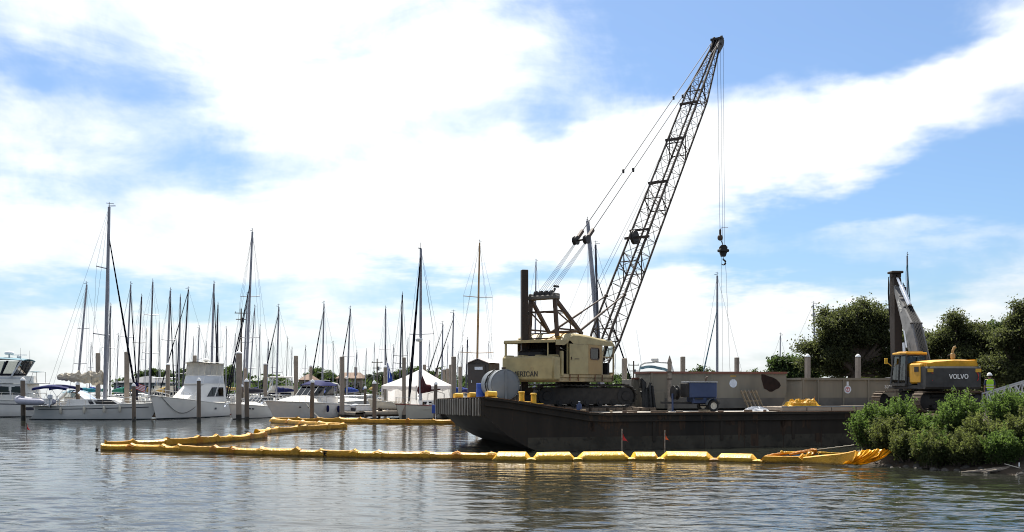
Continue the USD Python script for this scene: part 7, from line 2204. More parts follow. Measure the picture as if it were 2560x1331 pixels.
# ------------------------------------------------------------------ shrubs at the waterside
def shrub(label, px, D, wpx, toppx, n_stem, mat, seed, zb=None, spread=1.0, leaf=0.042, per=230):
    k = D / F
    loc = G(px, D)
    loc[2] = float(land_height(np.array([loc[0]]), np.array([loc[1]]))[0]) - 0.05 if zb is None else zb
    H = (EYE + (HOR - toppx) * k - loc[2]) * 0.96
    W = wpx * k / 2 * 0.84
    rng = np.random.default_rng(seed)
    o = thing('shrub', label, 'shrub', loc, 0, 'leafy shrubs along the bank' if False else None)
    st = MB()
    cen, tip_n = [], 0
    for s in range(int(n_stem * 0.8)):
        a = rng.uniform(0, 2 * PI)
        r = math.sqrt(rng.uniform(0, 1)) * spread
        hh = H * (0.30 + 0.72 * (1 - r ** 2 * 0.7) * rng.uniform(0.45, 1.0))
        ex, ey = W * r * math.cos(a), W * 0.8 * r * math.sin(a)
        b0 = np.array([ex * 0.25, ey * 0.25, 0]) + rng.normal(size=3) * np.array([0.12, 0.12, 0])
        p3 = np.array([ex, ey, min(hh, H)])
        p1 = b0 + np.array([ex * 0.15, ey * 0.15, hh * 0.45])
        pts = np.array([(1 - t) ** 2 * b0 + 2 * t * (1 - t) * p1 + t * t * p3 for t in np.linspace(0, 1, 6)])
        st.tube(pts, np.linspace(0.024, 0.007, 6), 4)
        # leafy plumes on the upper part of every stem
        m_ = rng.integers(3, 6)
        for _ in range(m_):
            t = rng.uniform(0.22, 1.0)
            i = t * 5
            c = pts[int(min(4, i))] * (1 - (i - int(min(4, i)))) + pts[int(min(4, i)) + 1] * (i - int(min(4, i)))
            L = rng.uniform(0.35, 0.85)
            d = np.array([rng.normal() * 0.5 + ex * 0.4, rng.normal() * 0.5 + ey * 0.4, rng.uniform(0.9, 1.7)])
            d /= np.linalg.norm(d)
            u = rng.random(per // m_)
            cen.append(c + d * (u[:, None] * L) + rng.normal(size=(len(u), 3)) * (0.105 * (1.1 - 0.85 * u))[:, None])
    cen = np.concatenate(cen)
    cen = cen[cen[:, 2] > 0.02]
    v, q = leaf_quads(cen, leaf, rng, 0.25, 2.3)
    part(o, 'stems', st, 'bark')
    part(o, 'foliage', MB().add(v, q), mat)


for a in [
    ('round bright green shrub at the barge end behind the yellow fan of boom', 2178, 43.6, 130, 1012, 130, 'bush_leaf', 31),
    ('tall bushy green shrub second from the barge end', 2246, 43.2, 110, 1006, 130, 'bush_leaf', 32),
    ('olive shrub just behind the tip of the yellow boom fan', 2225, 42.3, 110, 1060, 120, 'bush_leaf_olive', 33),
    ('leafy green shrub in front of the excavator track', 2318, 42.2, 100, 1056, 90, 'bush_leaf', 34),
    ('upright pointed shrub rising before the excavator counterweight', 2400, 41.5, 120, 996, 130, 'bush_leaf', 35),
    ('low dark shrub overhanging the water between the taller shrubs', 2330, 39.8, 110, 1092, 100, 'bush_leaf_olive', 36),
    ('broad feathery shrub near the driftwood', 2462, 39.6, 110, 1058, 120, 'bush_leaf_olive', 37),
    ('large green shrub at the right edge before the gangway truss', 2520, 40.8, 130, 992, 150, 'bush_leaf', 38),
    ('dark shrub cut by the right frame edge low over the bank', 2565, 38.5, 110, 1046, 120, 'bush_leaf_olive', 39),
    ('low olive shrub hanging over the stones right of the yellow boom fan', 2268, 41.0, 90, 1095, 90, 'bush_leaf_olive', 41),
    ('low green shrub dipping to the water below the excavator track', 2338, 39.9, 100, 1100, 100, 'bush_leaf', 42),
    ('low spreading olive shrub over the stones left of the driftwood', 2432, 38.9, 90, 1110, 80, 'bush_leaf_olive', 43),
    ('low green shrub just above the driftwood log', 2510, 38.2, 100, 1095, 100, 'bush_leaf', 44),
    ('small shrub sprouting at the foot of the bank behind the driftwood', 2400, 39.2, 90, 1105, 80, 'bush_leaf_olive', 40),
]:
    shrub(*a)
# stones, brush and driftwood at the foot of the bank
rg = np.random.default_rng(77)
for i in range(70):
    t = rg.random()
    ed = land_poly.exterior
    p = ed.interpolate(ed.project(Point(15.0, 41.7)) + (rg.random() * 9.5) if True else 0)
    x, y = p.x + rg.normal() * 0.3, p.y + rg.normal() * 0.35
    px = 1280 + F * x / y
    if px < 2130 or px > 2590 or y > 45:
        continue
    s = rg.uniform(0.04, 0.17)
    o = thing('bank_stone', 'dark wet stone at the foot of the shrubby bank', 'stone', (x, y, max(0.0, float(land_height(np.array([x]), np.array([y]))[0]))), rg.uniform(0, 6), 'stones along the waterline')
    m = trimesh.creation.icosphere(2, 1.0)
    v = np.array(m.vertices)
    v *= (0.75 + 0.5 * meshkit.fbm(v * 1.3 + i * 7, 3, i))[:, None] * np.array([1, 0.8, 0.6]) * s
    part(o, 'rock', MB().add(v, m.faces), 'stone_dark' if rg.random() < 0.85 else 'stone_pale', 40)
dw = depth_at(1184)
o = thing('driftwood_log', 'bleached driftwood log lying half in the water at the right edge', 'driftwood', G(2482, dw + 0.2, 0.03), math.radians(4))
part(o, 'trunk', MB().tube([(-1.2, 0.05, 0.0), (-0.4, 0.0, 0.05), (0.4, 0.02, 0.10), (1.1, 0.0, 0.14), (1.5, 0.0, 0.2)], [0.03, 0.07, 0.10, 0.12, 0.10], 9), 'driftwood', True)
part(o, 'branch', MB().tube([(0.3, 0, 0.1), (0.0, -0.25, 0.1), (-0.7, -0.45, 0.04)], [0.05, 0.04, 0.015], 6), 'driftwood', True)
o = thing('broken_stake', 'thin pale stick slanting into the water beside the driftwood', 'stick', G(2548, dw - 0.2, 0.0), 0)
part(o, 'stick', MB().cyl((-0.45, 0.2, 0.36), (0.5, -0.1, 0.08), 0.016, 6), 'rope')
part(o, 'cut_end', MB().rbox((0.05, 0.1, 0.34), (0.04, 0.04, 0.16), 0.01), 'white_plastic')

# ------------------------------------------------------------------ containment boom
def boom_line(label, pts, segs, h, mat, seed, flat=False, rise=0.06, name='containment_boom', wid=0.34, ends=True, seg_len=2.4):
    """A floating boom: fabric sections with ridged tops, pinched at the joints. pts are world points on the water."""
    p = np.array(pts, float)
    o = thing(name, label, 'containment boom', (p[0][0], p[0][1], 0), 0)
    p = p - p[0] * np.array([1, 1, 0])
    d = np.concatenate([[0], np.cumsum(np.linalg.norm(np.diff(p[:, :2], axis=0), axis=1))])
    n = segs or max(1, int(round(d[-1] / seg_len)))
    rg = np.random.default_rng(seed)
    cuts = np.linspace(0, d[-1], n + 1)
    cuts[1:-1] += rg.uniform(-0.25, 0.25, n - 1) * d[-1] / n
    at = lambda s: np.array([np.interp(s, d, p[:, 0]), np.interp(s, d, p[:, 1]), 0])
    for k in range(n):
        s0, s1 = cuts[k], cuts[k + 1]
        rows = []
        hh = h * rg.uniform(0.9, 1.08)
        tw = rg.uniform(-0.12, 0.12)
        m = 15
        for j in range(m):
            t = j / (m - 1)
            c = at(s0 + (s1 - s0) * t)
            e = at(min(d[-1], s0 + (s1 - s0) * t + 0.05)) - at(max(0, s0 + (s1 - s0) * t - 0.05))
            e /= np.linalg.norm(e) + 1e-9
            nn = np.array([-e[1], e[0], 0])
            if flat:                       # box shaped float bodies with flattened gaps
                body = float(np.clip(min(t, 1 - t) / 0.14, 0, 1))
                body = body * body * (3 - 2 * body)
                top = 0.06 + (hh - 0.06) * body
                w = wid * (0.55 + 0.45 * body)
                prof = [(-w * 0.95, -0.15), (-w, 0.02), (-w * 0.96, top * 0.55), (-w * 0.62 , top * 0.86), (0.25 * w, top), (w * 0.85, top * 0.9), (w, top * 0.5), (w, -0.1)]
            else:
                bulge = 1 + rise * (2.2 * (rg.random() - 0.5) * 0.25) - 0.10 * math.sin(PI * t)
                pinch = 1.0 + (0.16 if j in (0, m - 1) else 0.0)
                top = hh * bulge * pinch
                w = wid * (0.75 + 0.25 * math.sin(PI * t) ** 0.3)
                w *= 0.72
                prof = [(-w * 0.9, -0.15), (-w, 0.04), (-w * 0.98 + tw * 0.1, top * 0.76), (-w * 0.72 + tw * 0.6, top * 0.97), (-0.1 * w + tw * 0.6, top), (w * 0.5, top * 0.93), (w * 0.9, top * 0.5), (w, -0.1)]
            rows.append([c + nn * (-a) * (-1) + np.array([0, 0, z]) for a, z in prof])
        mt = mat if rg.random() < 0.82 or flat else 'boom_yellow'
        part(o, 'float_section', MB().loft(rows), mt, 35)
        # joint collar with a puckered peak
        if k < n - 1 or ends:
            c = at(s1)
            e = at(min(d[-1], s1 + 0.1)) - at(max(0, s1 - 0.1))
            e /= np.linalg.norm(e) + 1e-9
            nn = np.array([-e[1], e[0], 0])
            rows = []
            for a, z in ((-0.16, 0.9), (-0.07, 1.04), (0.02, 1.12 + rg.uniform(-0.08, 0.14)), (0.11, 1.02), (0.19, 0.9)):
                if flat:
                    z *= 0.34
                w = wid * (1.01 if flat else 0.76)
                rows.append([c + e * a * 1.25 + nn * q + np.array([0, 0, zz * hh]) for q, zz in ((-w, -0.3), (-w * 1.0, z * 0.7), (-w * 0.75, z * 0.93), (-0.1 * w, z), (w * 0.6, z * 0.8), (w, z * 0.3))])
            part(o, 'joint_collar', MB().loft(rows), 'boom_orange' if rg.random() < (0.3 if not flat else 0.15) else mat, 35)
    return o


W = lambda px, py: G(px, depth_at(py))
front = boom_line('long yellow boom with black scrawl running along the front from its left tip', [W(256, 1126), W(340, 1127), W(500, 1132), (W(660, 1138)), W(800, 1142), W(960, 1146), W(1100, 1148), W(1230, 1150)], 13, 0.34, 'boom_yellow', 1)
# black scrawl on that boom
q = W(815, 1142)
loc0 = W(256, 1126)
mk = MB()
base = q - loc0 + np.array([0, -0.37, 0.02])
k_ = q[1] / F


def stroke(x0, z0, x1, z1, w=0.035):
    mk.beam(base + np.array([x0, -0.004, z0]), base + np.array([x1, -0.004, z1]), 0.012, w)


for s in ((0.0, 0.06, 0.02, 0.30), (-0.10, 0.22, 0.14, 0.25), (-0.06, 0.14, 0.10, 0.16), (-0.02, 0.08, 0.1, 0.05)):
    stroke(*s, 0.05)
rg = random.Random(8)
x = 0.22
for k in range(10):
    stroke(x, 0.10 + rg.uniform(-0.02, 0.02), x + 0.01, 0.18 + rg.uniform(-0.02, 0.02))
    stroke(x, 0.13, x + 0.05, 0.13 + rg.uniform(-0.03, 0.03), 0.03)
    x += 0.075 if k != 6 else 0.26
part(front, 'black_scrawl', mk, 'steel_black')
boom_line('bright yellow boom of box floats in front of the barge', [W(1232, 1151), W(1340, 1152), W(1480, 1151), W(1590, 1150.5), W(1690, 1151), W(1790, 1153), W(1895, 1156)], 6, 0.37, 'boom_bright', 2, True, wid=0.42)
boom_line('yellow boom zigzagging back from the left tip to its bend', [W(262, 1121), W(330, 1119), W(400, 1116.5), W(500, 1110), W(600, 1102), W(655, 1096)], 7, 0.40, 'boom_yellow', 3)
boom_line('yellow boom continuing the zigzag towards its sharp right turn', [W(640, 1090), W(690, 1083), W(770, 1077), W(857, 1072)], 6, 0.42, 'boom_yellow', 4)
boom_line('short doubled back yellow boom between sharp turn and far left corner', [W(855, 1070), W(790, 1066), W(740, 1062), W(682, 1058)], 4, 0.42, 'boom_yellow', 5)
boom_line('straight far yellow boom from the express cruiser to the barge bow', [W(684, 1056), W(740, 1056), W(850, 1057.5), W(980, 1060), W(1120, 1061), W(1200, 1062)], 9, 0.44, 'boom_yellow', 6)
o = thing('small_float', 'tiny dark float in the water off the left tip of the front boom', 'float', W(242, 1126), 0)
part(o, 'ball', MB().ball((0, 0, 0.05), 0.08, 1), 'steel_black', True)
part(o, 'stem', MB().cyl((0, 0, 0.1), (0, 0, 0.25), 0.02, 5), 'steel_black')


# the crumpled end of the boom hauled ashore: pleated fan and loose straps
def boom_end():
    a = W(1893, 1156)
    o = thing('beached_boom', 'crumpled golden yellow boom end hauled ashore and fanned out by the shrubs', 'containment boom', (a[0], a[1], 0), 0)
    Q = lambda px, py, D: P(px, py, D) - np.array([a[0], a[1], 0])
    Dn = a[1]
    f = []
    # last box float
    rows = [[Q(1895, 1158, Dn - .2), Q(1897, 1154, Dn - .3), Q(1900, 1152, Dn)], [Q(1908, 1157, Dn - .4), Q(1909, 1141, Dn - .4), Q(1915, 1139, Dn + .2)], [Q(1995, 1158, Dn - .5), Q(1995, 1143, Dn - .5), Q(1998, 1141, Dn + .2)], [Q(2008, 1160, Dn - .6), Q(2008, 1152, Dn - .6), Q(2008, 1150, Dn)]]
    part(o, 'float_section', MB().loft(rows), 'boom_yellow', 30)
    # side panel rising to the right
    rows = [[Q(2006, 1161, 42.4), Q(2006, 1146, 42.4), Q(2010, 1143, 42.8)], [Q(2050, 1163, 41.8), Q(2050, 1141, 41.9), Q(2053, 1138, 42.3)], [Q(2100, 1163, 41.2), Q(2100, 1136, 41.3), Q(2103, 1134, 41.7)], [Q(2128, 1160, 40.9), Q(2126, 1131, 41.1), Q(2128, 1129, 41.5)], [Q(2141, 1138, 40.8), Q(2139, 1127, 41.0), Q(2140, 1126, 41.4)]]
    part(o, 'side_panel', MB().loft(rows), 'boom_yellow', 30)
    # pleated fan: ridges run up from the water to the shrub
    n = 21
    rows = []
    gf = np.random.default_rng(6)
    for k in range(n):
        t = k / (n - 1)
        jit = gf.normal(size=(7, 2)) * np.array([1.6, 1.4])
        am = gf.uniform(0.6, 2.2)
        lo = np.array([2106 + 46 * t ** 1.1, 1160 + 3.0 * t])
        hi = np.array([2140 + 92 * t ** 0.75, 1127 - 8 * math.sin(PI * t * 0.75) + 8 * t])
        zig = (k % 2) * 2 - 1
        row = []
        for iu, u in enumerate(np.linspace(0, 1, 7)):
            px, py = lo * (1 - u) + hi * u + jit[iu] * (0.3 + u) + np.array([8 * math.sin(PI * u), 6 * math.sin(PI * u) * (0.2 + 0.8 * t)])
            D = 40.85 - 0.25 * t + 0.6 * u + 0.09 * am * zig * (0.3 + 0.7 * math.sin(PI * (u * 0.8 + 0.1)))
            row.append(Q(px, py + 1.2 * am * zig, D))
        rows.append(row)
    part(o, 'pleated_fan', MB().loft(rows[::-1]), 'boom_bright')
    # straps and folded strips drawn together at the rope
    for i, (p0, p1, p2, w) in enumerate((((1918, 1140), (1975, 1132), (2036, 1124), 0.13), ((1955, 1132), (1990, 1133), (2030, 1128), 0.11), ((2040, 1125), (2020, 1140), (2000, 1151), 0.16), ((2040, 1126), (2035, 1138), (2018, 1148), 0.14), ((2045, 1132), (2080, 1134), (2128, 1134), 0.10), ((1998, 1152), (2008, 1150), (2022, 1146), 0.12), ((1975, 1137), (2005, 1129), (2042, 1125), 0.1), ((2052, 1133), (2048, 1129), (2046, 1138), 0.08), ((1952, 1131), (1955, 1127), (1962, 1133), 0.09))):
        pts = [Q(p0[0], p0[1], 43.1 - 0.05 * i), Q(p1[0], p1[1], 43.3 - 0.05 * i), Q(p2[0], p2[1], 43.2 - 0.05 * i)]
        t = np.linspace(0, 1, 9)[:, None]
        cv = (1 - t) ** 2 * pts[0] + 2 * t * (1 - t) * pts[1] + t * t * pts[2]
        part(o, 'folded_strip', MB().tube(cv, w * 0.5 * (0.8 + 0.3 * np.sin(np.linspace(0, 7, 9))), 6), 'boom_bright' if i % 3 else 'boom_orange', True)
    rows = [[Q(1992 + 42 * u, 1141 - 14 * u + 4 * math.sin(u * 15), 43.0 - 0.1 * (j % 2)) + np.array([0, 0, -0.09 * j]) for u in np.linspace(0, 1, 10)] for j in range(4)]
    part(o, 'crumpled_web', MB().loft(rows), 'boom_yellow', 30)
    part(o, 'hauling_rope', MB().tube([Q(2038, 1125, 43.2), Q(2070, 1121, 43.5), Q(2135, 1113, 44.3)], 0.02, 5), 'rope', True)


boom_end()

# ------------------------------------------------------------------ marker flags in the water
for px, pt, pb, D, lab, m, fl in ((67, 1057, 1090, None, 'tiny red flag on a thin stake far out on the left water', 'flag_red', 12), (1555, 1073, 1135, None, 'dull red flag hanging on a stake behind the bright boom, left of its twin', 'flag_red', 20), (1662, 1076, 1135, None, 'bright orange flag on a stake behind the bright boom', 'flag_orange', 16)):
    D = depth_at(pb)
    k = D / F
    h = (pb - pt) * k
    o = thing('marker_flag', lab, 'marker flag', G(px, D), 0)
    part(o, 'stake', MB().cyl((0, 0, -0.4), (0, 0, h), 0.03 if px > 100 else 0.02, 6), 'driftwood' if px > 100 else 'steel_brown')
    rows = [[(0.02 + fl * k * (0.05 + 0.95 * t) * (0.35 * u + 0.45 * t) * (u > 0), 0.03 * math.sin(5 * u + 4 * t), h - 0.06 - (fl * 1.25 * k) * t - 0.12 * u) for u in np.linspace(0, 1, 5)] for t in np.linspace(0, 1, 6)]
    part(o, 'pennant', MB().loft(rows), m, True)


# ------------------------------------------------------------------ the excavator on the bank
def excavator():
    D = 56.0
    zg = 1.92
    X = (2322 - 1280) / F * D
    loc = np.array([X, D, zg])
    yaw = math.radians(90 + 3.5)                       # it faces away
    o = thing('excavator', 'yellow and charcoal tracked excavator seen from behind on the bank', 'excavator', loc, yaw)
    # crawler frame turned half across
    oy = math.radians(24) - yaw
    R = np.array([[math.cos(oy), -math.sin(oy), 0], [math.sin(oy), math.cos(oy), 0], [0, 0, 1]])
    for sg in (-1, 1):
        y0 = sg * 1.45
        tl, r = 5.0, 0.50
        half = tl / 2 - r
        v, f = MB().rbox((0, 0, 0.52), (tl - 0.9, 0.30, 0.46), 0.06).mesh()
        t = part(o, 'crawler_track', MB().add((v + np.array([0, y0, 0])) @ R.T, f), 'track_steel')
        path = [(x, 0.03, 0.0) for x in np.linspace(-half, half, 21)]
        path += [(half + r * math.cos(a), 0.53 + r * math.sin(a), a + PI / 2) for a in np.linspace(-PI / 2, PI / 2, 10)[1:-1]]
        path += [(x, 1.03, PI) for x in np.linspace(half, -half, 21)]
        path += [(-half + r * math.cos(a), 0.53 + r * math.sin(a), a + PI / 2) for a in np.linspace(PI / 2, 3 * PI / 2, 10)[1:-1]]
        for x, z, a in path:
            M = np.array([[math.cos(a), 0, -math.sin(a)], [0, 1, 0], [math.sin(a), 0, math.cos(a)]])
            s_ = MB().box((0, 0, 0), (0.19, 0.62, 0.04), M=M).box(M @ np.array([0.06, 0, -0.04]), (0.035, 0.62, 0.06), M=M)
            v, f = s_.mesh()
            part(t, 'track_shoe', MB().add((v + np.array([x, y0, z])) @ R.T, f), 'mat_wood')
        for x, rr in ((-half, 0.40), (half, 0.40), (-1.3, 0.17), (-0.45, 0.17), (0.45, 0.17), (1.3, 0.17)):
            v, f = MB().lathe([(0.0, -0.2), (rr * 0.6, -0.2), (rr, -0.14), (rr, 0.14), (rr * 0.6, 0.2), (0.0, 0.2)], (0, 0, 0), 14, 'y').mesh()
            part(t, 'roller', MB().add((v + np.array([x, y0, 0.53 if rr > 0.3 else 0.24])) @ R.T, f), 'steel_black', 40)
    v, f = MB().rbox((0, 0, 0.75), (2.2, 2.4, 0.5), 0.1).mesh()
    part(o, 'car_body', MB().add(v @ R.T, f).lathe([(0.8, 0.95), (0.8, 1.22), (0, 1.22)], (0, 0, 0), 20), 'steel_black')
    # house: local x forward (away), y to the left (image left)
    hw = 1.5
    part(o, 'platform', MB().rbox((-0.4, 0, 1.30), (4.6, 2 * hw, 0.22), 0.05), 'digger_grey')
    rows = []
    for y in np.linspace(-hw - 0.02, hw + 0.02, 13):
        u = y / hw
        xb = -3.05 + 0.30 * u * u
        rows.append([(xb + 0.08, y, 1.22), (xb, y, 1.32), (xb, y, 2.32), (xb + 0.10, y, 2.42), (xb + 0.95, y, 2.42), (xb + 0.95, y, 1.22)])
    cw = part(o, 'counterweight', MB().loft(rows, True, True, True), 'digger_grey', 30)
    t = meshkit.text_mesh('VOLVO', 0.24, 0.012, True)
    tv = np.array(t.vertices)
    tv[:, 0] *= 1.06 / tv[:, 0].max()
    tv[:, 0] -= 0.53
    M = np.array([[0, 0, -1.0], [-1, 0, 0], [0, 1, 0]])
    part(cw, 'lettering', MB().add(tv @ M.T + np.array([-3.058, -0.12, 1.76]), t.faces), 'letter_white')
    for y in (-1.30, 1.30):
        part(cw, 'reflector_plate', MB().box((-2.86, y, 2.20), (0.02, 0.34, 0.18)), 'bitt_yellow')
        part(cw, 'red_arc_decal', MB().tube([(-2.845, y * 0.95 + 0.1 * math.cos(a), 1.86 + 0.22 * math.sin(a)) for a in np.linspace(1.4, 4.4, 8)], 0.022, 5), 'flag_red')
    rows = []
    for x, z in ((-2.55, 2.40), (-2.54, 2.72), (-1.2, 2.80), (0.5, 2.82), (0.62, 2.4)):
        rows.append([(x, -hw + 0.10, z - 0.32), (x, -hw + 0.12, z + 0.02), (x, -0.2, z + 0.02), (x, hw - 0.6, z - 0.05), (x, hw - 0.35, z - 0.10), (x, hw - 0.33, z - 0.32)])
    en = part(o, 'engine_hood', MB().loft(rows[::-1]).box((-0.9, -hw + 0.12, 2.1), (3.2, 0.1, 1.4)).box((-0.95, 0.1, 2.25), (3.0, 2.6, 0.7)), 'digger_yellow', 30)
    part(en, 'hood_lip', MB().beam((-2.58, -hw + 0.1, 2.50), (-2.58, hw - 0.1, 2.50), 0.10, 0.16), 'digger_yellow')
    part(en, 'exhaust_stack', MB().cyl((-1.9, -0.4, 2.8), (-1.9, -0.4, 3.3), 0.07, 8).tube([(-1.9, -0.4, 3.28), (-1.9, -0.48, 3.46), (-1.95, -0.55, 3.5)], 0.07, 7).rbox((-1.9, -0.4, 3.0), (0.24, 0.20, 0.3), 0.05), 'crane_tan')
    part(en, 'grab_rail', MB().tube([(-0.6, -1.2, 2.8), (-0.6, -1.2, 3.1), (0.2, -1.2, 3.1), (0.2, -1.2, 2.8)], 0.025, 5), 'steel_black')
    sb = part(o, 'side_cowl', MB().rbox((-1.55, hw - 0.16, 2.06), (1.35, 0.42, 1.10), 0.08), 'digger_yellow', 30)
    part(sb, 'vent_grille', MB().box((-1.75, hw + 0.055, 2.28), (0.5, 0.02, 0.28)).box((-2.235, hw - 0.14, 2.28), (0.02, 0.28, 0.24)), 'steel_black')
    part(sb, 'white_placard', MB().box((-2.23, hw - 0.2, 1.72), (0.02, 0.22, 0.3)), 'decal_white')
    part(o, 'side_step_box', MB().rbox((0.1, hw - 0.3, 1.62), (2.2, 0.6, 0.5), 0.05), 'digger_grey')
    # cab
    fr = frustum(-0.55, 1.35, 0.62, 0.62, 1.45, -0.45, 1.15, 0.55, 0.55, 3.12)
    fr[:, 1] += hw - 0.55
    cb = MB()
    for q in range(4):
        cb.beam(fr[q], fr[q + 4], 0.10)
        cb.beam(fr[q], fr[(q + 1) % 4], 0.10, 0.14)
        cb.beam(fr[q + 4], fr[(q + 1) % 4 + 4], 0.10)
    cb.beam((fr[2] + fr[3]) / 2, (fr[6] + fr[7]) / 2, 0.08)
    cab = part(o, 'cab_frame', cb, 'digger_grey')
    part(cab, 'cab_roof', MB().rbox((0.35, hw - 0.55, 3.19), (1.75, 1.22, 0.14), 0.06).rbox((0.35, hw - 0.55, 3.27), (1.3, 0.9, 0.08), 0.03), 'digger_yellow', 30)
    for sd in ('starboard', 'front', 'port', 'back'):
        for u0, u1 in ((0.05, 0.48), (0.53, 0.95)):
            part(cab, 'pane', MB().slab(face(fr, sd), u0, u1, 0.30 if sd != 'port' else 0.08, 0.95, 0.012, 0.0), 'window_clear')
    part(cab, 'rear_panel', MB().slab(face(fr, 'back'), 0.02, 0.98, 0.02, 0.46, 0.03, 0.01), 'digger_grey')
    part(cab, 'seat', MB().rbox((0.2, hw - 0.55, 2.0), (0.5, 0.5, 0.14), 0.05).rbox((-0.05, hw - 0.55, 2.45), (0.14, 0.5, 0.8), 0.05).rbox((0.2, hw - .55, 1.7), (.4, .4, .5), .05), 'black_rubber')
    part(cab, 'mirror', MB().cyl((1.2, hw + 0.1, 2.5), (1.3, hw + 0.35, 2.75), 0.02, 5).rbox((1.32, hw + 0.38, 2.80), (0.08, 0.2, 0.34), 0.03), 'bitt_yellow')
    # boom: plate girder cranked in the middle, seen from behind, tip at photo (2243, 716)
    def L_(px, py, Dd):
        return to_local(P(px, py, Dd), loc, yaw)
    base = np.array([0.75, -0.1, 2.0])
    knee = L_(2328, 826, D + 2.6)
    tip = L_(2243, 718, D + 6.0)
    knee[1] = base[1] + (tip[1] - base[1]) * 0.25
    prof = []
    top_line = [base + np.array([-0.35, 0, 0.3]), knee + np.array([-0.42, 0, 0.38]), knee * 0.5 + tip * 0.5 + np.array([-0.16, 0, 0.27]), tip + np.array([0.1, 0, 0.25])]
    bot_line = [base + np.array([0.35, 0, -0.3]), knee + np.array([0.40, 0, -0.40]), knee * 0.5 + tip * 0.5 + np.array([0.18, 0, -0.28]), tip + np.array([-0.0, 0, -0.22])]
    rows = []
    for a_, b_, w in zip(top_line, bot_line, (0.33, 0.32, 0.28, 0.22)):
        rows.append([a_ + np.array([0, w, 0]), a_ - np.array([0, w, 0]), b_ - np.array([0, w, 0]), b_ + np.array([0, w, 0])])
    bm = part(o, 'boom', MB().loft(rows, True, True, True), 'digger_boom')
    b = MB()
    for s in (-1, 1):
        b.cyl(base + np.array([0.9, s * 0.55, -0.5]), knee * 0.75 + base * 0.25 + np.array([0.5, s * 0.5, -0.1]), 0.10, 8)
        b.cyl(knee * 0.6 + base * 0.4 + np.array([0.3, s * 0.5, 0]), knee + np.array([0.2, s * 0.45, -0.05]), 0.06, 8)
    part(bm, 'lift_cylinder', b, 'chrome')
    up = np.array([-0.35, 0, 0.62])
    b0, b1 = knee * 0.65 + tip * 0.35 + up * 0.85, tip + np.array([0.35, 0, 0.95])
    part(bm, 'stick_cylinder', MB().cyl(b0, b0 * 0.45 + b1 * 0.55, 0.13, 10).cyl(b0 * 0.45 + b1 * 0.55, b1, 0.075, 10), 'chrome', True)
    b = MB()
    for k in range(5):
        y = -0.18 + 0.09 * k
        b.tube([base + np.array([-0.4, y, 0.5]), knee + np.array([-0.44, y, 0.40]), knee * 0.5 + tip * 0.5 + np.array([-0.22, y, 0.36])], 0.03, 5)
    part(bm, 'hydraulic_hose', b, 'black_rubber', True)
    b = MB()
    for t in (0.15, 0.4, 0.65, 0.9):
        c = knee * (1 - t) + tip * t + np.array([-0.2, 0, 0.31])
        part(bm, 'hose_clamp', MB().rbox(c, (0.12, 0.6, 0.07), 0.02), 'digger_grey')
    part(bm, 'hose_clamp', MB().rbox(knee + np.array([-0.38, 0, 0.38]), (0.14, 0.72, 0.1), 0.02), 'digger_grey')
    tl = meshkit.text_mesh('VOLVO', 0.22, 0.008, True)
    tv = np.array(tl.vertices)
    tv[:, 0] -= tv[:, 0].max() / 2
    dirb = (knee - tip) / np.linalg.norm(knee - tip)
    s0 = np.array([0, 1.0, 0])
    upb = np.cross(s0, dirb)
    if upb[2] < 0:
        upb = -upb
    MM = np.stack([dirb, upb, s0], 1)
    f_ = tl.faces if np.linalg.det(MM) > 0 else tl.faces[:, ::-1]
    part(bm, 'boom_lettering', MB().add(tv @ MM.T + knee * 0.45 + tip * 0.55 + np.array([0, 0.315, -0.08]), f_), 'letter_white')
    # stick hanging straight down, with bucket out of sight behind the bin
    st_top = L_(2231, 684, D + 6.2)
    st_bot = L_(2226, 950, D + 6.0)
    st_top[1] = st_bot[1] = tip[1] + 0.02
    rows = []
    for t, wx, wy in ((0, 0.20, 0.22), (0.10, 0.34, 0.24), (0.25, 0.38, 0.25), (0.7, 0.30, 0.24), (1.0, 0.22, 0.22)):
        c = st_top * (1 - t) + st_bot * t
        rows.append([c + np.array([-wx, wy, 0]), c + np.array([-wx, -wy, 0]), c + np.array([wx, -wy, 0]), c + np.array([wx, wy, 0])])
    sk = part(o, 'stick', MB().loft(rows, True, True, True), 'pile_steel')
    part(sk, 'stick_head', MB().rbox(st_top + np.array([0, 0, 0.06]), (0.7, 0.75, 0.14), 0.04).rbox(st_top + np.array([0, 0, -0.12]), (0.4, 0.6, 0.3), 0.05), 'pile_steel')
    part(sk, 'bucket_cylinder', MB().cyl(st_top + np.array([-0.5, -0.36, -0.9]), st_bot * 0.55 + st_top * 0.45 + np.array([-0.5, -0.36, 0]), 0.10, 8).cyl(st_bot * 0.5 + st_top * 0.5 + np.array([-0.5, -0.36, 0]), st_bot + np.array([-0.4, -0.3, 0.2]), 0.06, 8), 'steel_black')
    part(sk, 'hose', MB().tube([st_top + np.array([0.2, 0.33, -0.2]), st_top + np.array([0.1, 0.4, -1.2]), st_top + np.array([0.1, 0.34, -2.6])], 0.04, 5).tube([st_top + np.array([-0.2, -0.4, -0.6]), st_top + np.array([-0.55, -0.55, -2.6]), st_bot + np.array([-0.6, -0.5, 1.5])], 0.035, 5), 'black_rubber', True)
    bk = [(-0.25, 0.1), (0.35, 0.15), (0.75, -0.35), (0.7, -0.95), (0.2, -1.15), (-0.45, -1.05)]
    Mx = np.array([[1, 0, 0], [0, 0, 1.0], [0, 1, 0]])
    part(o, 'bucket', MB().prism(bk, 1.2, Mx, st_bot + np.array([0, -0.6, 0])), 'steel_black')


excavator()
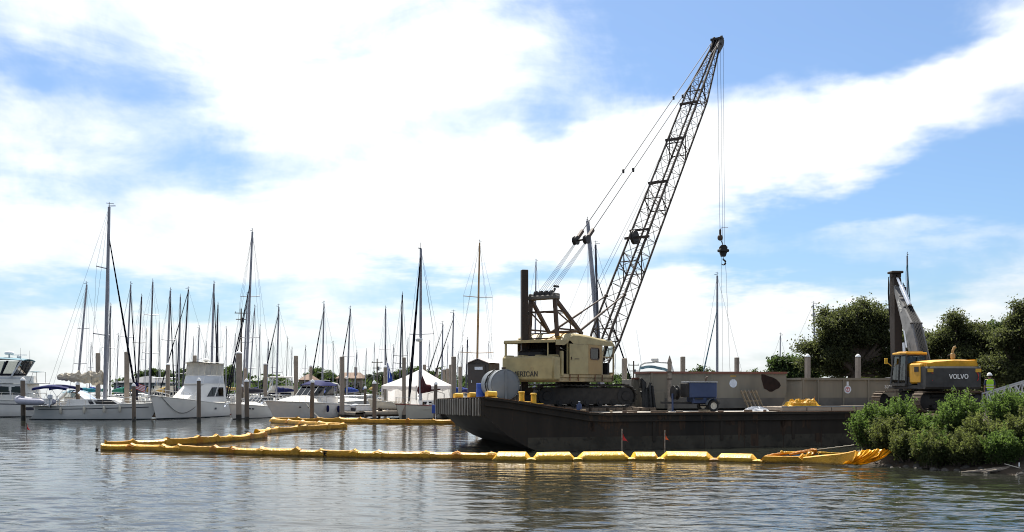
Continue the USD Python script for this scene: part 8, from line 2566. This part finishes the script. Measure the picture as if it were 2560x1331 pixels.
# teal tarpaulin over the far track of the excavator
o = thing('tarpaulin', 'faded teal tarpaulin draped in front of the excavator cab', 'tarpaulin', G(2292, 56.8, 3.10), 0.25)
rows = [[(-1.0 + 2.0 * u, 0.55 * (t - 0.5), 0.02 + 0.10 * math.sin(u * 7 + t * 3) * (0.3 + 0.7 * t) + 0.12 * math.sin(PI * u) + 0.05 * math.sin(9 * t + 4 * u)) for u in np.linspace(0, 1, 16)] for t in np.linspace(0, 1, 8)]
part(o, 'cloth', thick(rows, 0.03), 'canvas_slate', True)
part(o, 'ridge_pole', MB().cyl((-1.05, -0.28, -0.02), (1.05, -0.28, 0.06), 0.04, 6), 'gelcoat')


# ------------------------------------------------------------------ the worker
def worker():
    D = 58.5
    z0 = 2.08
    loc = G(2474, D, z0)
    h_top = EYE + (HOR - 934) / F * D - z0
    s = h_top / 1.83
    import manifold3d as m3
    o = thing('person', 'worker in white hard hat and lime safety vest standing behind the excavator track', 'person', loc, math.radians(78), scale=s)
    # local: +x the way the figure faces (away to the right)
    def chain(joints):
        out = None
        for (p, r), (q, r2) in zip(joints[:-1], joints[1:]):
            a = m3.Manifold.sphere(r, 14).translate(list(map(float, p)))
            b = m3.Manifold.sphere(r2, 14).translate(list(map(float, q)))
            h = m3.Manifold.batch_hull([a, b])
            out = h if out is None else out + h
        return out
    J = lambda x, y, z: np.array([x, y, z], float)
    body = chain([(J(0, 0, 0.98), 0.155), (J(0, 0, 1.15), 0.15), (J(0.0, 0, 1.38), 0.15)])
    for sg in (-1, 1):
        body += chain([(J(0, 0, 1.02), 0.14), (J(0, sg * 0.10, 0.94), 0.115), (J(0.02, sg * 0.11, 0.52), 0.075), (J(0, sg * 0.12, 0.12), 0.052)])
        body += chain([(J(0, 0, 1.40), 0.11), (J(0, sg * 0.17, 1.44), 0.085), (J(-0.02, sg * 0.235, 1.18), 0.055), (J(0.06, sg * 0.24, 0.93), 0.038)])
        body += chain([(J(0, sg * 0.12, 0.10), 0.05), (J(0.05, sg * 0.13, 0.05), 0.045), (J(0.17, sg * 0.14, 0.035), 0.038)])
        # hand: palm, four fingers, thumb
        body += chain([(J(0.065, sg * 0.24, 0.90), 0.028), (J(0.075, sg * 0.24, 0.83), 0.032)])
        for k, ln in enumerate((0.075, 0.085, 0.08, 0.062)):
            y = sg * 0.24
            x = 0.045 + 0.020 * k
            body += chain([(J(x, y, 0.82), 0.010), (J(x + 0.003, y - sg * 0.006, 0.82 - ln * 0.55), 0.009), (J(x + 0.004, y - sg * 0.022, 0.82 - ln), 0.008)])
        body += chain([(J(0.05, sg * 0.235, 0.88), 0.013), (J(0.015, sg * 0.225, 0.84), 0.011), (J(0.012, sg * 0.22, 0.80), 0.009)])
    body += chain([(J(0, 0, 1.42), 0.07), (J(0.01, 0, 1.56), 0.06)])
    hd = m3.Manifold.sphere(1.0, 24).scale([0.098, 0.078, 0.118]).translate([0.02, 0, 1.67])
    hd += chain([(J(0.05, 0, 1.60), 0.055), (J(0.085, 0, 1.585), 0.03)])
    hd += chain([(J(0.112, 0, 1.685), 0.010), (J(0.132, 0, 1.65), 0.014)])
    for sg in (-1, 1):
        hd += m3.Manifold.sphere(0.028, 10).scale([0.8, 0.4, 1.2]).translate([0.01, sg * 0.08, 1.66])
    body += hd
    mm = body.refine_to_length(0.035).to_mesh()
    tm = trimesh.Trimesh(mm.vert_properties[:, :3], mm.tri_verts)
    trimesh.smoothing.filter_taubin(tm, iterations=6)
    part(o, 'body', MB().tm(tm), 'skin', True)
    for sg in (-1, 1):
        part(o, 'eye', MB().ball((0.103, sg * 0.032, 1.685), 0.011, 1), 'letter_dark')
    part(o, 'mouth', MB().rbox((0.112, 0, 1.612), (0.012, 0.045, 0.008), 0.003), 'flag_red')
    part(o, 'hair', MB().ball((-0.012, 0, 1.70), 0.1, 2, (0.98, 0.86, 1.02)), 'hair', True)
    hat = MB().lathe([(0.0, 0.135), (0.05, 0.130), (0.10, 0.10), (0.128, 0.04), (0.132, 0.0), (0.165, -0.008), (0.165, -0.018), (0.12, -0.012)], (0.012, 0, 1.735), 20)
    ht = part(o, 'hard_hat', hat, 'white_plastic', 50)
    part(ht, 'peak', MB().rbox((0.16, 0, 1.722), (0.10, 0.2, 0.012), 0.005), 'white_plastic')
    sh = MB()
    for sg in (-1, 1):
        sh.tube([(0, sg * 0.16, 1.46), (-0.01, sg * 0.21, 1.30), (-0.02, sg * 0.24, 1.17)], [0.10, 0.082, 0.07], 12)
    sh.loft([[(0.175 * c * k1, 0.24 * s_ * k2, z) for c, s_ in [(math.cos(a), math.sin(a)) for a in np.linspace(0, 2 * PI, 21)[:-1]]] for z, k1, k2 in ((0.95, 1.0, 0.80), (1.15, 0.98, 0.78), (1.36, 1.02, 0.92), (1.48, 0.75, 0.78), (1.53, 0.45, 0.35))], True)
    part(o, 'shirt', sh, 'shirt_navy', 50)
    vs = MB().loft([[(0.192 * c * k1, 0.255 * s_ * k2, z) for c, s_ in [(math.cos(a), math.sin(a)) for a in np.linspace(0, 2 * PI, 21)[:-1]]] for z, k1, k2 in ((0.90, 1.02, 0.84), (1.15, 1.0, 0.80), (1.36, 1.03, 0.90), (1.47, 0.82, 0.74), (1.515, 0.5, 0.45))], True)
    vest = part(o, 'safety_vest', vs, 'vest_lime', 50)
    bd = MB()
    for z in (1.02, 1.16):
        bd.loft([[(0.198 * math.cos(a), 0.262 * math.sin(a) * 0.81, z + dz) for a in np.linspace(0, 2 * PI, 21)] for dz in (0, 0.05)])
    part(vest, 'reflective_band', bd, 'vest_band', True)
    tr = MB()
    for sg in (-1, 1):
        tr.tube([(0, sg * 0.085, 1.0), (0.0, sg * 0.105, 0.90), (0.02, sg * 0.11, 0.52), (0, sg * 0.12, 0.09)], [0.15, 0.14, 0.098, 0.085], 14)
    part(o, 'trousers', tr, 'jeans', True)
    bt = MB()
    for sg in (-1, 1):
        bt.ball((0.06, sg * 0.135, 0.055), 0.1, 2, (1.55, 0.58, 0.62)).cyl((0, sg * 0.12, 0.03), (0, sg * 0.12, 0.22), 0.068, 10)
    part(o, 'boots', bt, 'boot', True)


worker()


# ------------------------------------------------------------------ the gangway truss at the right edge
def gangway():
    a, b = P(2468, 985, 52.0), P(2600, 945, 50.0)
    base_z = 2.0
    o = thing('gangway_truss', 'silver aluminium gangway truss resting on the bank at the right edge', 'gangway', (a[0], a[1], 0), 0)
    b = b - np.array([a[0], a[1], 0])
    a = np.array([0, 0, a[2]])
    side = np.array([0.25, 1.1, 0])
    H = np.array([0, 0, 0.72])
    for s in (0, 1):
        p, q = a + side * s, b + side * s
        part(o, 'top_chord', MB().beam(p, q, 0.07), 'alu')
        part(o, 'bottom_chord', MB().beam(p - H, q - H, 0.07), 'alu')
        n = 9
        for k in range(n):
            c0, c1 = p + (q - p) * k / n, p + (q - p) * (k + 1) / n
            part(o, 'brace', MB().beam(c0 if k % 2 else c0 - H, c1 - H if k % 2 else c1, 0.045), 'alu')
        for k in range(0, n + 1, 2):
            c0 = p + (q - p) * k / n
            part(o, 'upright', MB().beam(c0, c0 - H, 0.045), 'alu')
    for k in range(12):
        c0 = a - H + (b - a) * k / 11
        part(o, 'floor_bar', MB().beam(c0, c0 + side, 0.05), 'alu')
    part(o, 'tube', MB().cyl(a - H + np.array([1.0, -0.25, -0.06]), b - H + np.array([-0.2, -0.3, -0.25]), 0.11, 10), 'tank_grey', True)
    part(o, 'leg', MB().beam(a - H + side * 0.5 + np.array([0.2, 0, 0]), np.array([0.2, 0.5, base_z - 0.1]), 0.1).beam(b - H + side * 0.5, np.array([b[0], b[1] + 0.5, base_z - 0.1]), 0.1), 'alu')


gangway()
o = thing('sand_heap', 'pale sandy heap on the bank at the right edge behind the shrubs', 'sand heap', G(2550, 47.5, 1.85), 0)
crumple(o, 'mound', 0, 0, 1.6, 0.9, 0.62, 'sand', 4, 20)
part(o, 'top_lump', MB().ball((-0.4, 0, 0.3), 0.3, 2, (1.6, 1, 0.6)), 'sand', True)
for k, (px, D, ln, lab) in enumerate(((2340, 50.5, 2.6, 'long grey timber sleeper on the bank below the excavator track'), (2368, 48.5, 2.2, 'pale weathered timber nearest the shrubs below the excavator'), (2290, 52.0, 1.8, 'dark timber baulk on the bank left of the excavator track end'))):
    g_ = G(px, D)
    z = float(land_height(np.array([g_[0]]), np.array([g_[1]]))[0])
    o = thing('timber_baulk', lab, 'timber', (g_[0], g_[1], z), math.radians(5 - 6 * k))
    part(o, 'beam', MB().rbox((0, 0, 0.10), (ln, 0.22, 0.2), 0.02), ('driftwood', 'pallet_wood', 'mat_wood')[k])
    part(o, 'beam', MB().rbox((0.2, 0.3, 0.08), (ln * 0.8, 0.18, 0.16), 0.02), 'mat_wood')
